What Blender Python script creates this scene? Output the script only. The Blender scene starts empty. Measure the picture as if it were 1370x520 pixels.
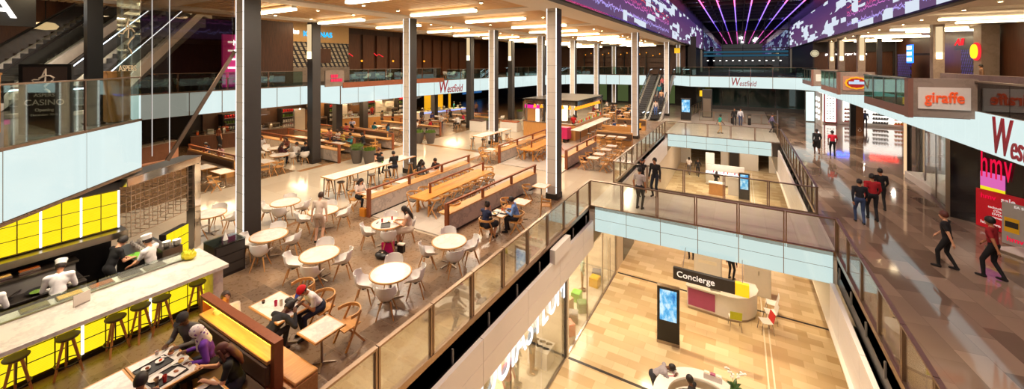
import bpy, bmesh, math, random
import numpy as np
from mathutils import Vector, Matrix
random.seed(7)
PI = math.pi
SC = bpy.context.scene
COL = SC.collection
# ---------------------------------------------------------------- camera
CAM_H = 6.3
YAW = math.radians(30.3)
cam_data = bpy.data.cameras.new('camera')
cam = bpy.data.objects.new('camera', cam_data)
COL.objects.link(cam)
cam.location = (0, 0, CAM_H)
cam.rotation_euler = (PI / 2, 0, YAW)
cam_data.sensor_width = 36.0
cam_data.lens = 520.0 * 36.0 / 1370.0
cam_data.shift_y = -(260.0 - 84.0) / 1370.0
cam_data.clip_end = 400
SC.camera = cam
# ---------------------------------------------------------------- view, sampling limits
SC.view_settings.view_transform = 'Standard'
SC.view_settings.look = 'None'
SC.view_settings.gamma = 1.0
SC.view_settings.use_curve_mapping = False
SC.view_settings.exposure = 0.0
cy = SC.cycles
cy.max_bounces = 7
cy.diffuse_bounces = 3
cy.glossy_bounces = 4
cy.transmission_bounces = 4
cy.transparent_max_bounces = 24
cy.sample_clamp_indirect = 4.0
cy.caustics_reflective = False
cy.caustics_refractive = False
cy.use_denoising = True
cy.use_light_tree = True
# ---------------------------------------------------------------- world: dim warm hall air
wd = bpy.data.worlds.new('world'); SC.world = wd
wd.use_nodes = True
wd.node_tree.nodes['Background'].inputs[0].default_value = (0.9, 0.72, 0.55, 1)
wd.node_tree.nodes['Background'].inputs[1].default_value = 0.16
# ---------------------------------------------------------------- large lamps
def area(name, loc, sx, sy, power, col, rot=(0, 0, 0), spread=None):
    l = bpy.data.lights.new(name, 'AREA'); l.shape = 'RECTANGLE'
    l.size = sx; l.size_y = sy; l.energy = power; l.color = col
    if spread: l.spread = spread
    o = bpy.data.objects.new(name, l); COL.objects.link(o)
    o.location = loc; o.rotation_euler = rot
    return o
def spot(name, loc, power, col, angle=60, blend=0.5, r=0.12, target=None):
    l = bpy.data.lights.new(name, 'SPOT'); l.energy = power; l.color = col
    l.spot_size = math.radians(angle); l.spot_blend = blend; l.shadow_soft_size = r
    o = bpy.data.objects.new(name, l); COL.objects.link(o); o.location = loc
    if target is not None:
        d = Vector(target) - Vector(loc)
        o.rotation_euler = d.to_track_quat('-Z', 'Y').to_euler()
    return o
WARM = (1.0, 0.72, 0.42)
SOFT = (1.0, 0.84, 0.66)
# ceiling lamps of the food court (recessed between the light bars)
for X, Y, p in ((-9.5, 3.0, 260), (-10.0, 8.5, 330), (-10.5, 14.5, 300), (-18, 9, 380), (-18.5, 17, 380), (-11, 23, 420), (-18.5, 26, 420), (-11, 33, 450), (-18.5, 38, 450), (-11, 45, 450)):
    area('ceiling_lamp', (X, Y, 8.62), 0.4, 0.4, p * 1.3, SOFT)
# downlights over the lower mall
for X, Y, p in ((-2.0, 7.5, 900), (-1.5, 12.5, 1400), (-1.2, 22.5, 900), (-1.5, 30, 900), (0.8, 9.5, 700), (-1.0, 24.0, 500)):
    spot('atrium_downlight', (X, Y, 13.6), p * 6.0, (1.0, 0.79, 0.52), 42, 0.6, 0.12)
for X, Y in ((-3.6, 18.4), (-1.2, 18.4), (1.2, 18.4)):
    area('bridge_downlight', (X, Y, -1.12), 0.5, 0.5, 60, (1.0, 0.76, 0.46))
for X, Y in ((-3.4, 40), (-1, 42), (-2.2, 38.5), (1, 45)):
    area('bridge_downlight', (X, Y, -1.12), 0.8, 0.8, 70, SOFT)
# lamps under the upper floors
for Y in (12, 18, 24, 30, 36):
    area('dining_lamp', (-29, Y, 3.1), 2.0, 2.0, 200, WARM)
for Y in (9, 28, 38, 46):
    area('walkway_lamp', (9.6 if Y > 24 else 8.6, Y, 3.1), 0.12, 0.12, 80 if Y > 24 else 26, SOFT)
# lamps of the upper restaurants
for Y in (20, 30, 40, 50):
    area('restaurant_lamp', (-30, Y, 9.7), 2.0, 2.0, 150, WARM)
for Y in (22, 34, 46, 56):
    area('restaurant_lamp', (12.0, Y, 8.7), 2.0, 2.0, 200, WARM)
area('lobby_fill_light', (-22.0, 3.6, 8.6), 1.0, 1.0, 330, SOFT)  # fill lights added to brighten the escalators behind the balcony
area('lobby_fill_light', (-17.5, 1.0, 8.6), 1.0, 1.0, 160, SOFT)
# shop lamps on the lower floor, kitchen lamps
area('shop_lamp', (-7.2, 17.4, -1.85), 1.5, 4.0, 300, SOFT)
area('shop_lamp', (-7.2, 10.0, -1.85), 1.5, 4.0, 300, SOFT)
area('kitchen_lamp', (-13.6, 3.2, 3.0), 0.4, 3.0, 70, SOFT)
# added fill lights under the roof, brightening surfaces that face the camera
for X, Y, p in ((1.0, 4.0, 330), (4.5, 12.0, 330), (4.5, 26.0, 520), (0.5, 32.0, 1300)):
    area('roof_fill_light', (X, Y, 13.8), 0.5, 0.4, p, SOFT, (math.radians(38), 0, 0), math.radians(120))

# ---------------------------------------------------------------- node helpers and materials
MATS = {}
def rgb(h):
    """sRGB 0-255 triple to linear"""
    return tuple(((c / 255.0) / 12.92 if c <= 10 else ((c / 255.0 + 0.055) / 1.055) ** 2.4) for c in h)
class NT:
    def __init__(s, name):
        s.m = bpy.data.materials.new(name); s.m.use_nodes = True
        s.t = s.m.node_tree; s.t.nodes.clear()
        s.out = s.n('ShaderNodeOutputMaterial')
    def n(s, typ, **kw):
        nd = s.t.nodes.new(typ)
        for k, v in kw.items():
            setattr(nd, k, v)
        return nd
    def set(s, sock, v):
        if isinstance(v, bpy.types.NodeSocket):
            s.t.links.new(v, sock)
        elif isinstance(v, (tuple, list)) and len(v) == 3 and sock.type == 'RGBA':
            sock.default_value = (*v, 1)
        else:
            sock.default_value = v
    def math(s, op, a, b=0.0, c=None):
        nd = s.n('ShaderNodeMath', operation=op)
        s.set(nd.inputs[0], a); s.set(nd.inputs[1], b)
        if c is not None: s.set(nd.inputs[2], c)
        return nd.outputs[0]
    def mix(s, f, a, b):
        nd = s.n('ShaderNodeMix', data_type='RGBA')
        s.set(nd.inputs[0], f); s.set(nd.inputs[6], a); s.set(nd.inputs[7], b)
        return nd.outputs[2]
    def coord(s, which='Object'):
        return s.n('ShaderNodeTexCoord').outputs[which]
    def mapping(s, vec, scale=(1, 1, 1), rot=(0, 0, 0), loc=(0, 0, 0)):
        nd = s.n('ShaderNodeMapping')
        s.t.links.new(vec, nd.inputs[0])
        nd.inputs['Scale'].default_value = scale; nd.inputs['Rotation'].default_value = rot; nd.inputs['Location'].default_value = loc
        return nd.outputs[0]
    def noise(s, vec, scale, detail=3, rough=0.55):
        nd = s.n('ShaderNodeTexNoise')
        s.t.links.new(vec, nd.inputs['Vector']); nd.inputs['Scale'].default_value = scale
        nd.inputs['Detail'].default_value = detail; nd.inputs['Roughness'].default_value = rough
        return nd.outputs[0]
    def ramp(s, f, stops):
        nd = s.n('ShaderNodeValToRGB'); s.set(nd.inputs[0], f)
        e = nd.color_ramp.elements
        while len(e) < len(stops): e.new(0.5)
        for el, (p, c) in zip(e, stops):
            el.position = p; el.color = (*c, 1) if len(c) == 3 else c
        return nd.outputs[0]
    def bsdf(s, col, rough=0.5, metal=0.0, spec=None, emit=None, estr=0.0, coat=0.0, bump=None, bstr=0.1):
        p = s.n('ShaderNodeBsdfPrincipled')
        s.set(p.inputs['Base Color'], col); s.set(p.inputs['Roughness'], rough); s.set(p.inputs['Metallic'], metal)
        if spec is not None: s.set(p.inputs['Specular IOR Level'], spec)
        if emit is not None:
            s.set(p.inputs['Emission Color'], emit); s.set(p.inputs['Emission Strength'], estr)
        if coat: p.inputs['Coat Weight'].default_value = coat
        if bump is not None:
            b = s.n('ShaderNodeBump'); b.inputs['Strength'].default_value = bstr; b.inputs['Distance'].default_value = 0.01
            s.t.links.new(bump, b.inputs['Height']); s.t.links.new(b.outputs[0], p.inputs['Normal'])
        s.t.links.new(p.outputs[0], s.out.inputs[0])
        return p
    def shader(s, sh):
        s.t.links.new(sh, s.out.inputs[0])
def plain(name, col, rough=0.5, metal=0.0, var=0.12, scale=6.0, **kw):
    """paint, plastic, fabric, metal: a colour with a little procedural variation"""
    if name in MATS: return MATS[name]
    t = NT(name); c = t.coord()
    f = t.noise(c, scale, 3)
    a = tuple(max(0, x * (1 - var)) for x in col); b = tuple(min(1, x * (1 + var)) for x in col)
    t.bsdf(t.mix(f, a, b), rough, metal, **kw)
    MATS[name] = t.m; return t.m
def glow(name, col, strength):
    if name in MATS: return MATS[name]
    t = NT(name); e = t.n('ShaderNodeEmission')
    t.set(e.inputs[0], col); e.inputs[1].default_value = strength
    t.shader(e.outputs[0]); MATS[name] = t.m; return t.m
def glass(name, tint=(0.9, 0.97, 0.95), refl=0.12, rough=0.02):
    if name in MATS: return MATS[name]
    t = NT(name)
    tr = t.n('ShaderNodeBsdfTransparent'); t.set(tr.inputs[0], tint)
    gl = t.n('ShaderNodeBsdfGlossy'); t.set(gl.inputs[0], (1, 1, 1)); gl.inputs['Roughness'].default_value = rough
    lw = t.n('ShaderNodeLayerWeight'); lw.inputs[0].default_value = 0.25
    f = t.math('MULTIPLY_ADD', lw.outputs['Fresnel'], 0.34, refl * 0.5)
    mx = t.n('ShaderNodeMixShader'); t.set(mx.inputs[0], t.math('MINIMUM', f, 0.9))
    t.t.links.new(tr.outputs[0], mx.inputs[1]); t.t.links.new(gl.outputs[0], mx.inputs[2])
    t.shader(mx.outputs[0]); MATS[name] = t.m; return t.m
def wood(name, ca, cb, rough=0.4, axis=0, scale=1.0):
    if name in MATS: return MATS[name]
    t = NT(name); c = t.coord()
    sc = [14 * scale] * 3; sc[axis] = 1.2 * scale
    v = t.mapping(c, tuple(sc))
    f = t.noise(v, 2.2, 5, 0.6)
    t.bsdf(t.ramp(f, [(0.25, ca), (0.75, cb)]), rough)
    MATS[name] = t.m; return t.m
def marble(name, base, vein, rough=0.25, scale=1.5):
    if name in MATS: return MATS[name]
    t = NT(name); c = t.coord()
    n1 = t.noise(c, scale, 6, 0.65)
    f = t.math('ABSOLUTE', t.math('SUBTRACT', n1, 0.5))
    n2 = t.noise(c, scale * 5, 3)
    col = t.ramp(f, [(0.0, vein), (0.05, base), (1.0, base)])
    col = t.mix(t.math('MULTIPLY', n2, 0.35), col, tuple(x * 0.82 for x in base))
    t.bsdf(col, rough); MATS[name] = t.m; return t.m
def tiles(name, ca, cb, cm, tw, th, rough=0.15, mortar=0.006, off=0.5, rot=0.0, bias=0.0, spec=0.5, nscale=2.5, namt=0.35):
    t = NT(name); c = t.mapping(t.coord(), (1, 1, 1), (0, 0, rot))
    b = t.n('ShaderNodeTexBrick'); t.t.links.new(c, b.inputs['Vector'])
    b.offset = off; b.squash = 1.0
    t.set(b.inputs['Color1'], ca); t.set(b.inputs['Color2'], cb); t.set(b.inputs['Mortar'], cm)
    b.inputs['Scale'].default_value = 1.0; b.inputs['Mortar Size'].default_value = mortar
    b.inputs['Brick Width'].default_value = tw; b.inputs['Row Height'].default_value = th; b.inputs['Bias'].default_value = bias
    n = t.noise(c, nscale, 4, 0.6)
    col = t.mix(t.math('MULTIPLY', n, namt), b.outputs[0], tuple(x * 0.6 for x in ca))
    t.bsdf(col, t.math('MULTIPLY_ADD', n, 0.08, rough), spec=spec)
    MATS[name] = t.m; return t.m

M_TILE = tiles('brown_stone_tiles', rgb((154, 126, 98)), rgb((104, 84, 66)), rgb((156, 132, 106)), 0.9, 0.6, 0.24, 0.007, nscale=9, namt=0.18)
M_TERR = tiles('cream_terrazzo', rgb((204, 190, 168)), rgb((194, 178, 156)), rgb((178, 162, 138)), 1.5, 1.5, 0.08, 0.004, 0.0, nscale=18, namt=0.2)
M_DINE = tiles('dining_floor_tiles', rgb((134, 104, 72)), rgb((112, 86, 58)), rgb((100, 76, 52)), 0.9, 0.45, 0.22, 0.006)
M_STRIP = plain('brown_floor_band', rgb((160, 118, 78)), 0.18)
M_MALL = tiles('walkway_marble', rgb((172, 148, 126)), rgb((100, 82, 70)), rgb((104, 88, 76)), 1.25, 0.55, 0.025, 0.004, 0.37, rot=PI / 2 - 0.12, nscale=1.6, namt=0.45, spec=0.7)
M_BRIDGE = tiles('bridge_pale_tiles', rgb((206, 196, 184)), rgb((196, 186, 174)), rgb((170, 160, 150)), 0.9, 0.9, 0.12, 0.004, 0.0)
M_LOWER = tiles('lower_limestone', rgb((238, 214, 172)), rgb((200, 168, 122)), rgb((190, 160, 116)), 0.8, 0.4, 0.10, 0.003, 0.43, nscale=2.0, namt=0.3)
M_DARKBAND = plain('dark_drain_band', rgb((50, 42, 38)), 0.4)
M_PALEBAND = plain('pale_metal_band', rgb((240, 226, 200)), 0.25)
M_WHITE = plain('white_paint', rgb((226, 220, 212)), 0.55, var=0.05)
M_CEIL = plain('ceiling_white', rgb((232, 222, 206)), 0.7, var=0.03)
M_BULK = plain('bulkhead_white', rgb((234, 228, 224)), 0.35, var=0.04, scale=1.5)
M_BLACK = plain('black_metal', rgb((22, 20, 20)), 0.35)
M_DARK = plain('dark_paint', rgb((44, 38, 34)), 0.5)
M_CHAR = plain('charcoal_powder', rgb((52, 48, 46)), 0.45)
M_STEEL = plain('brushed_steel', rgb((172, 160, 148)), 0.28, 1.0, var=0.08, scale=30)
M_BRONZE = plain('bronze_rail_metal', rgb((150, 128, 110)), 0.32, 0.9, var=0.06, scale=20)
M_CHROME = plain('mirror_steel', rgb((205, 200, 195)), 0.10, 1.0, var=0.03)
M_RUST = plain('corten_rail', rgb((142, 78, 44)), 0.5, 0.2, var=0.2, scale=12)
M_OAK = wood('oak', rgb((190, 132, 70)), rgb((214, 162, 96)), 0.42, 0)
M_OAKY = wood('oak_y', rgb((190, 132, 66)), rgb((218, 160, 88)), 0.38, 1)
M_OAKZ = wood('oak_z', rgb((186, 128, 68)), rgb((210, 156, 92)), 0.42, 2)
M_TABLEWOOD = wood('orange_table_oak', rgb((190, 118, 40)), rgb((226, 158, 66)), 0.3, 1)
M_WALNUT = wood('dark_walnut', rgb((70, 40, 24)), rgb((104, 62, 36)), 0.45, 2, 0.6)
M_SLAT = wood('ceiling_oak', rgb((206, 158, 98)), rgb((232, 188, 128)), 0.5, 0, 0.8)
M_MARBLE = marble('white_marble', rgb((236, 228, 218)), rgb((208, 202, 196)), 0.25, 1.1)
M_MARBLEW = marble('marble_wall', rgb((196, 182, 170)), rgb((158, 148, 140)), 0.35, 1.2)
M_CONC = marble('concrete_cladding', rgb((150, 134, 122)), rgb((136, 120, 108)), 0.6, 0.8)
M_SHELL = plain('white_shell_plastic', rgb((242, 238, 232)), 0.35, var=0.02)
M_PLATE = plain('white_china', rgb((238, 234, 226)), 0.2, var=0.02)
M_TRAY = plain('black_tray', rgb((36, 32, 30)), 0.35)
M_LEATHER = plain('brown_leather', rgb((92, 66, 46)), 0.5, scale=20)
M_SEATPAD = plain('dark_seat_pad', rgb((98, 88, 80)), 0.6)
M_GREY = plain('grey_plastic', rgb((116, 112, 108)), 0.45)
M_FOODA = plain('brown_curry', rgb((150, 76, 24)), 0.4, var=0.5, scale=40)
M_FOODB = plain('yellow_rice', rgb((226, 180, 92)), 0.6, var=0.3, scale=60)
M_FOODC = plain('green_salad', rgb((96, 130, 44)), 0.6, var=0.5, scale=50)
M_RED = plain('red_plastic', rgb((200, 30, 34)), 0.35)
M_ORANGE = plain('orange_plastic', rgb((230, 92, 30)), 0.35)
M_GREEN = plain('green_plastic', rgb((120, 196, 60)), 0.4)
M_LIME = plain('lime_plastic', rgb((196, 206, 40)), 0.4)
M_PINK = plain('magenta_paint', rgb((196, 36, 96)), 0.4)
M_PLUM = plain('plum_panel', rgb((158, 70, 110)), 0.4)
M_YELLOW = plain('yellow_paint', rgb((240, 190, 24)), 0.45)
M_YBAG = plain('yellow_plastic_bag', rgb((226, 214, 40)), 0.4)
M_POT = plain('grey_planter', rgb((92, 84, 78)), 0.6)
M_LEAF = plain('herb_leaves', rgb((92, 120, 36)), 0.6, var=0.5, scale=30)
M_PETAL = plain('white_petals', rgb((240, 232, 226)), 0.5, var=0.03)
M_PAPER = plain('paper', rgb((236, 226, 208)), 0.7, var=0.06)
M_STONEB = plain('pink_stone', rgb((190, 140, 116)), 0.5)
G_RAIL = glass('balustrade_glass', (0.95, 0.97, 0.93), 0.06)
G_UPPER = glass('green_balustrade_glass', (0.62, 0.78, 0.74), 0.14)
G_BALC = glass('balcony_glass', (0.80, 0.88, 0.84), 0.10)
G_SHOP = glass('shop_glass', (0.93, 0.95, 0.93), 0.12)
G_TINT = glass('tinted_screen_glass', (0.58, 0.54, 0.50), 0.06)
G_SNEEZE = glass('counter_glass', (0.80, 0.88, 0.84), 0.20)
L_BAR = glow('light_bar_warm', (1.0, 0.80, 0.50), 12.0)
L_BULB = glow('bulb_warm', (1.0, 0.70, 0.34), 60.0)
L_LED = glow('led_strip_white', (1.0, 0.95, 0.90), 1.6)
L_LEDREFL = glow('led_reflection_dim', (1.0, 0.93, 0.86), 0.7)
L_NEONP = glow('neon_pink', (1.0, 0.12, 0.42), 4.0)
L_NEONB = glow('neon_violet', (0.35, 0.18, 1.0), 2.2)
L_BLUE = glow('sign_blue', (0.02, 0.16, 1.0), 3.5)
L_SIGNBLUE = glow('tall_sign_blue', (0.02, 0.12, 1.0), 9.0)
L_SIGNRED = glow('tall_sign_red', (1.0, 0.05, 0.04), 6.0)
L_CYAN = glow('sign_cyan', (0.02, 0.42, 0.85), 1.6)
L_RED = glow('sign_red', (1.0, 0.03, 0.04), 1.3)
L_HMV = glow('sign_magenta', (0.85, 0.008, 0.055), 1.0)
L_WHITE = glow('sign_white', (1.0, 0.97, 0.92), 2.2)
L_AMBER = glow('lamp_amber', (1.0, 0.34, 0.02), 1.7)
L_SHOP = glow('shop_light_wall', (1.0, 0.93, 0.84), 2.0)
L_COOLWALL = glow('cool_light_wall', (0.80, 1.0, 0.96), 1.2)
M_SIGNRED = plain('sign_dark_red', rgb((140, 18, 34)), 0.4, emit=rgb((140, 18, 34)), estr=0.25)
M_SIGNORANGE = plain('sign_orange', rgb((222, 84, 36)), 0.4, emit=rgb((222, 84, 36)), estr=0.35)

def fascia_mat(name, col, strength):
    t = NT(name); c = t.coord()
    n = t.noise(c, 0.9, 3)
    e = t.n('ShaderNodeEmission')
    t.set(e.inputs[0], t.mix(n, tuple(x * 0.93 for x in col), col)); e.inputs[1].default_value = strength
    d = t.n('ShaderNodeBsdfGlossy'); d.inputs['Roughness'].default_value = 0.08
    t.set(d.inputs[0], (1, 1, 1))
    mx = t.n('ShaderNodeMixShader'); mx.inputs[0].default_value = 0.05
    t.t.links.new(e.outputs[0], mx.inputs[1]); t.t.links.new(d.outputs[0], mx.inputs[2])
    t.shader(mx.outputs[0]); MATS[name] = t.m; return t.m
L_FASCIA = fascia_mat('backlit_glass_panel', rgb((228, 247, 244)), 1.02)
L_FASCIAD = fascia_mat('backlit_bridge_panel', rgb((214, 236, 230)), 0.98)
def yellow_wall_mat():
    t = NT('yellow_lit_tiles'); c = t.coord()
    w = t.n('ShaderNodeTexWave', wave_type='BANDS', bands_direction='Z'); t.t.links.new(c, w.inputs[0])
    w.inputs['Scale'].default_value = 9.0; w.inputs['Distortion'].default_value = 1.2
    n = t.noise(c, 7.0, 3)
    col = t.mix(t.math('MULTIPLY', w.outputs[1], 0.55), rgb((255, 226, 0)), rgb((255, 240, 70)))
    col = t.mix(t.math('MULTIPLY', n, 0.4), col, rgb((246, 196, 0)))
    e = t.n('ShaderNodeEmission'); t.set(e.inputs[0], col); e.inputs[1].default_value = 1.15
    t.shader(e.outputs[0]); MATS['ylw'] = t.m; return t.m
L_YELLOW = yellow_wall_mat()
def screen_mat(name, sgn):
    """LED facade: purple field, wriggling coloured lines, drifting white blocks"""
    t = NT(name); c = t.coord('Object')
    s = t.n('ShaderNodeSeparateXYZ'); t.t.links.new(c, s.inputs[0])
    y, z = s.outputs[1], s.outputs[2]
    def lines(k, amp, sc, w, ph):
        v = t.n('ShaderNodeCombineXYZ'); t.set(v.inputs[0], t.math('MULTIPLY', y, sc)); t.set(v.inputs[1], t.math('ADD', t.math('FLOOR', t.math('MULTIPLY', z, k)), ph))
        nn = t.noise(v.outputs[0], 1.0, 3, 0.7)
        zz = t.math('ADD', t.math('MULTIPLY', z, k), t.math('MULTIPLY', nn, amp))
        d = t.math('ABSOLUTE', t.math('SUBTRACT', t.math('FRACT', zz), 0.5))
        return t.math('LESS_THAN', d, w)
    base = t.ramp(t.math('MULTIPLY_ADD', z, 0.27, 0.0), [(0.0, rgb((122, 92, 128))), (0.5, rgb((112, 70, 118))), (1.0, rgb((84, 58, 116)))])
    n = t.noise(t.mapping(c, (1, 0.12, 0.5)), 1.2, 2)
    base = t.mix(t.math('MULTIPLY', n, 0.6), base, rgb((70, 52, 96)))
    l1 = lines(1.4, 1.6, 0.9, 0.045, 0.0); l2 = lines(1.0, 2.0, 1.3, 0.04, 7.0)
    lc = t.ramp(t.math('FRACT', t.math('MULTIPLY', z, 0.43)), [(0.0, rgb((150, 190, 255))), (0.4, rgb((220, 150, 255))), (0.75, rgb((255, 60, 110))), (1.0, rgb((255, 150, 80)))])
    m = t.math('MAXIMUM', l1, l2)
    near = t.math('LESS_THAN', y, 42.0)
    col = t.mix(t.math('MULTIPLY', m, near), base, lc)
    # white blocks
    cx = t.math('FLOOR', t.math('MULTIPLY', y, 0.52)); cz = t.math('FLOOR', t.math('MULTIPLY', z, 2.4))
    v = t.n('ShaderNodeCombineXYZ'); t.set(v.inputs[0], cx); t.set(v.inputs[1], cz); v.inputs[2].default_value = 3.0 if sgn > 0 else 8.0
    wn = t.n('ShaderNodeTexWhiteNoise', noise_dimensions='3D'); t.t.links.new(v.outputs[0], wn.inputs[0])
    dens = t.noise(t.mapping(c, (1, 0.10, 0.55)), 1.0, 1)
    blk = t.math('GREATER_THAN', t.math('MULTIPLY_ADD', dens, 2.6, wn.outputs[0]), 2.12 if sgn > 0 else 2.06)
    far = t.math('GREATER_THAN', y, 24.0 if sgn > 0 else 12.0)
    col = t.mix(t.math('MULTIPLY', blk, far), col, rgb((226, 236, 250)))
    e = t.n('ShaderNodeEmission'); t.set(e.inputs[0], col); e.inputs[1].default_value = 0.95
    t.shader(e.outputs[0]); MATS[name] = t.m; return t.m
L_SCREENL = screen_mat('led_screen_west', 1)
L_SCREENR = screen_mat('led_screen_east', -1)
def totem_mat():
    t = NT('blue_display'); c = t.coord()
    n = t.noise(t.mapping(c, (3, 3, 1.6)), 1.4, 4, 0.6)
    e = t.n('ShaderNodeEmission')
    t.set(e.inputs[0], t.ramp(n, [(0.30, rgb((24, 92, 176))), (0.48, rgb((110, 190, 236))), (0.62, rgb((214, 240, 252)))]))
    e.inputs[1].default_value = 1.1; t.shader(e.outputs[0]); return t.m
L_DISPLAY = totem_mat()
def dark_glass(name, col, rough):
    t = NT(name)
    t.bsdf(col, rough, 0.0, spec=0.8); MATS[name] = t.m; return t.m
def mirror_glass(name, col, rough):
    t = NT(name); t.bsdf(col, rough, 1.0); MATS[name] = t.m; return t.m
M_DGLASS = dark_glass('dark_facade_glass', rgb((30, 54, 52)), 0.04)
def lattice_mat(name, ca, cb, k=2.2):
    t = NT(name); c = t.coord()
    s = t.n('ShaderNodeSeparateXYZ'); t.t.links.new(c, s.inputs[0])
    a = t.math('FRACT', t.math('MULTIPLY', t.math('ADD', t.math('ADD', s.outputs[0], s.outputs[1]), t.math('MULTIPLY', s.outputs[2], 0.5)), k))
    b = t.math('FRACT', t.math('MULTIPLY', s.outputs[2], k * 1.3))
    f = t.math('MULTIPLY', t.math('GREATER_THAN', a, 0.45), t.math('GREATER_THAN', b, 0.2))
    t.bsdf(t.mix(f, ca, cb), 0.5); MATS[name] = t.m; return t.m
M_LATTICE = lattice_mat('patterned_screen', rgb((40, 34, 48)), rgb((190, 176, 150)))
M_BLUELATT = lattice_mat('blue_pattern', rgb((20, 18, 40)), rgb((80, 72, 190)), 3.0)
M_STOCK = lattice_mat('stock_on_shelves', rgb((60, 40, 36)), rgb((190, 150, 120)), 3.0)
# ---------------------------------------------------------------- mesh builder
class MB:
    def __init__(s):
        s.v = []; s.f = []; s.mi = []; s.M = None
    def add(s, v, f, m=0):
        b = len(s.v)
        if s.M is not None: v = [s.M @ Vector(p) for p in v]
        s.v.extend(tuple(p) for p in v)
        for q in f:
            s.f.append(tuple(b + i for i in q)); s.mi.append(m)
        return s
    def box(s, x0, x1, y0, y1, z0, z1, m=0, c=0.0):
        """box with optional chamfer of all vertical and top edges"""
        if c <= 0:
            v = [(x0, y0, z0), (x1, y0, z0), (x1, y1, z0), (x0, y1, z0), (x0, y0, z1), (x1, y0, z1), (x1, y1, z1), (x0, y1, z1)]
            return s.add(v, [(0, 3, 2, 1), (4, 5, 6, 7), (0, 1, 5, 4), (1, 2, 6, 5), (2, 3, 7, 6), (3, 0, 4, 7)], m)
        def ring(d, z):
            a0, a1, b0, b1 = x0 + d, x1 - d, y0 + d, y1 - d
            e = c
            return [(a0 + e, b0, z), (a1 - e, b0, z), (a1, b0 + e, z), (a1, b1 - e, z), (a1 - e, b1, z), (a0 + e, b1, z), (a0, b1 - e, z), (a0, b0 + e, z)]
        rs = [ring(c, z0), ring(0, z0 + c), ring(0, z1 - c), ring(c, z1)]
        v = [p for r in rs for p in r]; f = [tuple(range(7, -1, -1)), tuple(24 + i for i in range(8))]
        for k in range(3):
            for i in range(8):
                j = (i + 1) % 8
                f.append((8 * k + i, 8 * k + j, 8 * k + 8 + j, 8 * k + 8 + i))
        return s.add(v, f, m)
    def prism(s, poly, z0, z1, m=0):
        n = len(poly)
        v = [(x, y, z0) for x, y in poly] + [(x, y, z1) for x, y in poly]
        f = [tuple(range(n - 1, -1, -1)), tuple(range(n, 2 * n))]
        for i in range(n):
            j = (i + 1) % n; f.append((i, j, n + j, n + i))
        return s.add(v, f, m)
    def sweep(s, pts, prof, m=0, closed=False, up=(0, 0, 1), scales=None, cap=True):
        """profile (list of (a,b)) carried along pts; a across, b along the frame's up"""
        P = [Vector(p) for p in pts]; n = len(P); k = len(prof); v = []; U = Vector(up)
        for i, p in enumerate(P):
            if closed: d = P[(i + 1) % n] - P[i - 1]
            else: d = P[min(i + 1, n - 1)] - P[max(i - 1, 0)]
            d.normalize()
            u0 = U if abs(d.dot(U)) < 0.98 else Vector((1, 0, 0))
            a = d.cross(u0).normalized(); b = a.cross(d).normalized()
            sc = scales[i] if scales else 1.0
            for x, y in prof: v.append(p + a * x * sc + b * y * sc)
        f = []
        for i in range(n if closed else n - 1):
            i2 = (i + 1) % n
            for j in range(k):
                j2 = (j + 1) % k
                f.append((i * k + j, i * k + j2, i2 * k + j2, i2 * k + j))
        if not closed and cap:
            f.append(tuple(range(k - 1, -1, -1))); f.append(tuple((n - 1) * k + j for j in range(k)))
        return s.add(v, f, m)
    def tube(s, pts, r, n=8, m=0, closed=False, scales=None):
        return s.sweep(pts, [(r * math.cos(2 * PI * i / n), r * math.sin(2 * PI * i / n)) for i in range(n)], m, closed, scales=scales)
    def bar(s, pts, w, h, m=0, closed=False):
        return s.sweep(pts, [(-w / 2, -h / 2), (w / 2, -h / 2), (w / 2, h / 2), (-w / 2, h / 2)], m, closed)
    def rod(s, p, q, r0, r1=None, n=8, m=0):
        r1 = r0 if r1 is None else r1
        return s.sweep([p, q], [(math.cos(2 * PI * i / n), math.sin(2 * PI * i / n)) for i in range(n)], m, scales=[r0, r1])
    def lathe(s, prof, c=(0, 0, 0), n=20, m=0, a0=0.0, a1=2 * PI):
        full = abs(a1 - a0 - 2 * PI) < 1e-6
        k = len(prof); N = n if full else n + 1; v = []
        for i in range(N):
            a = a0 + (a1 - a0) * i / n
            for r, z in prof: v.append((c[0] + r * math.cos(a), c[1] + r * math.sin(a), c[2] + z))
        f = []
        for i in range(n):
            i2 = (i + 1) % N
            for j in range(k - 1):
                f.append((i * k + j, i2 * k + j, i2 * k + j + 1, i * k + j + 1))
        return s.add(v, f, m)
    def disc(s, c, r, h, n=24, m=0, e=0.0):
        e = e or min(0.004, h * 0.3)
        return s.lathe([(0, 0), (r - e, 0), (r, e), (r, h - e), (r - e, h), (0, h)], c, n, m)
    def ball(s, c, r, nu=12, nv=8, m=0):
        if not isinstance(r, (tuple, list)): r = (r, r, r)
        v = [(c[0], c[1], c[2] - r[2])]
        for j in range(1, nv):
            t = -PI / 2 + PI * j / nv
            for i in range(nu):
                a = 2 * PI * i / nu
                v.append((c[0] + r[0] * math.cos(t) * math.cos(a), c[1] + r[1] * math.cos(t) * math.sin(a), c[2] + r[2] * math.sin(t)))
        v.append((c[0], c[1], c[2] + r[2])); f = []; L = len(v) - 1
        for i in range(nu):
            i2 = (i + 1) % nu
            f.append((0, 1 + i2, 1 + i)); f.append((L, 1 + (nv - 2) * nu + i, 1 + (nv - 2) * nu + i2))
            for j in range(nv - 2):
                f.append((1 + j * nu + i, 1 + j * nu + i2, 1 + (j + 1) * nu + i2, 1 + (j + 1) * nu + i))
        return s.add(v, f, m)
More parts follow.
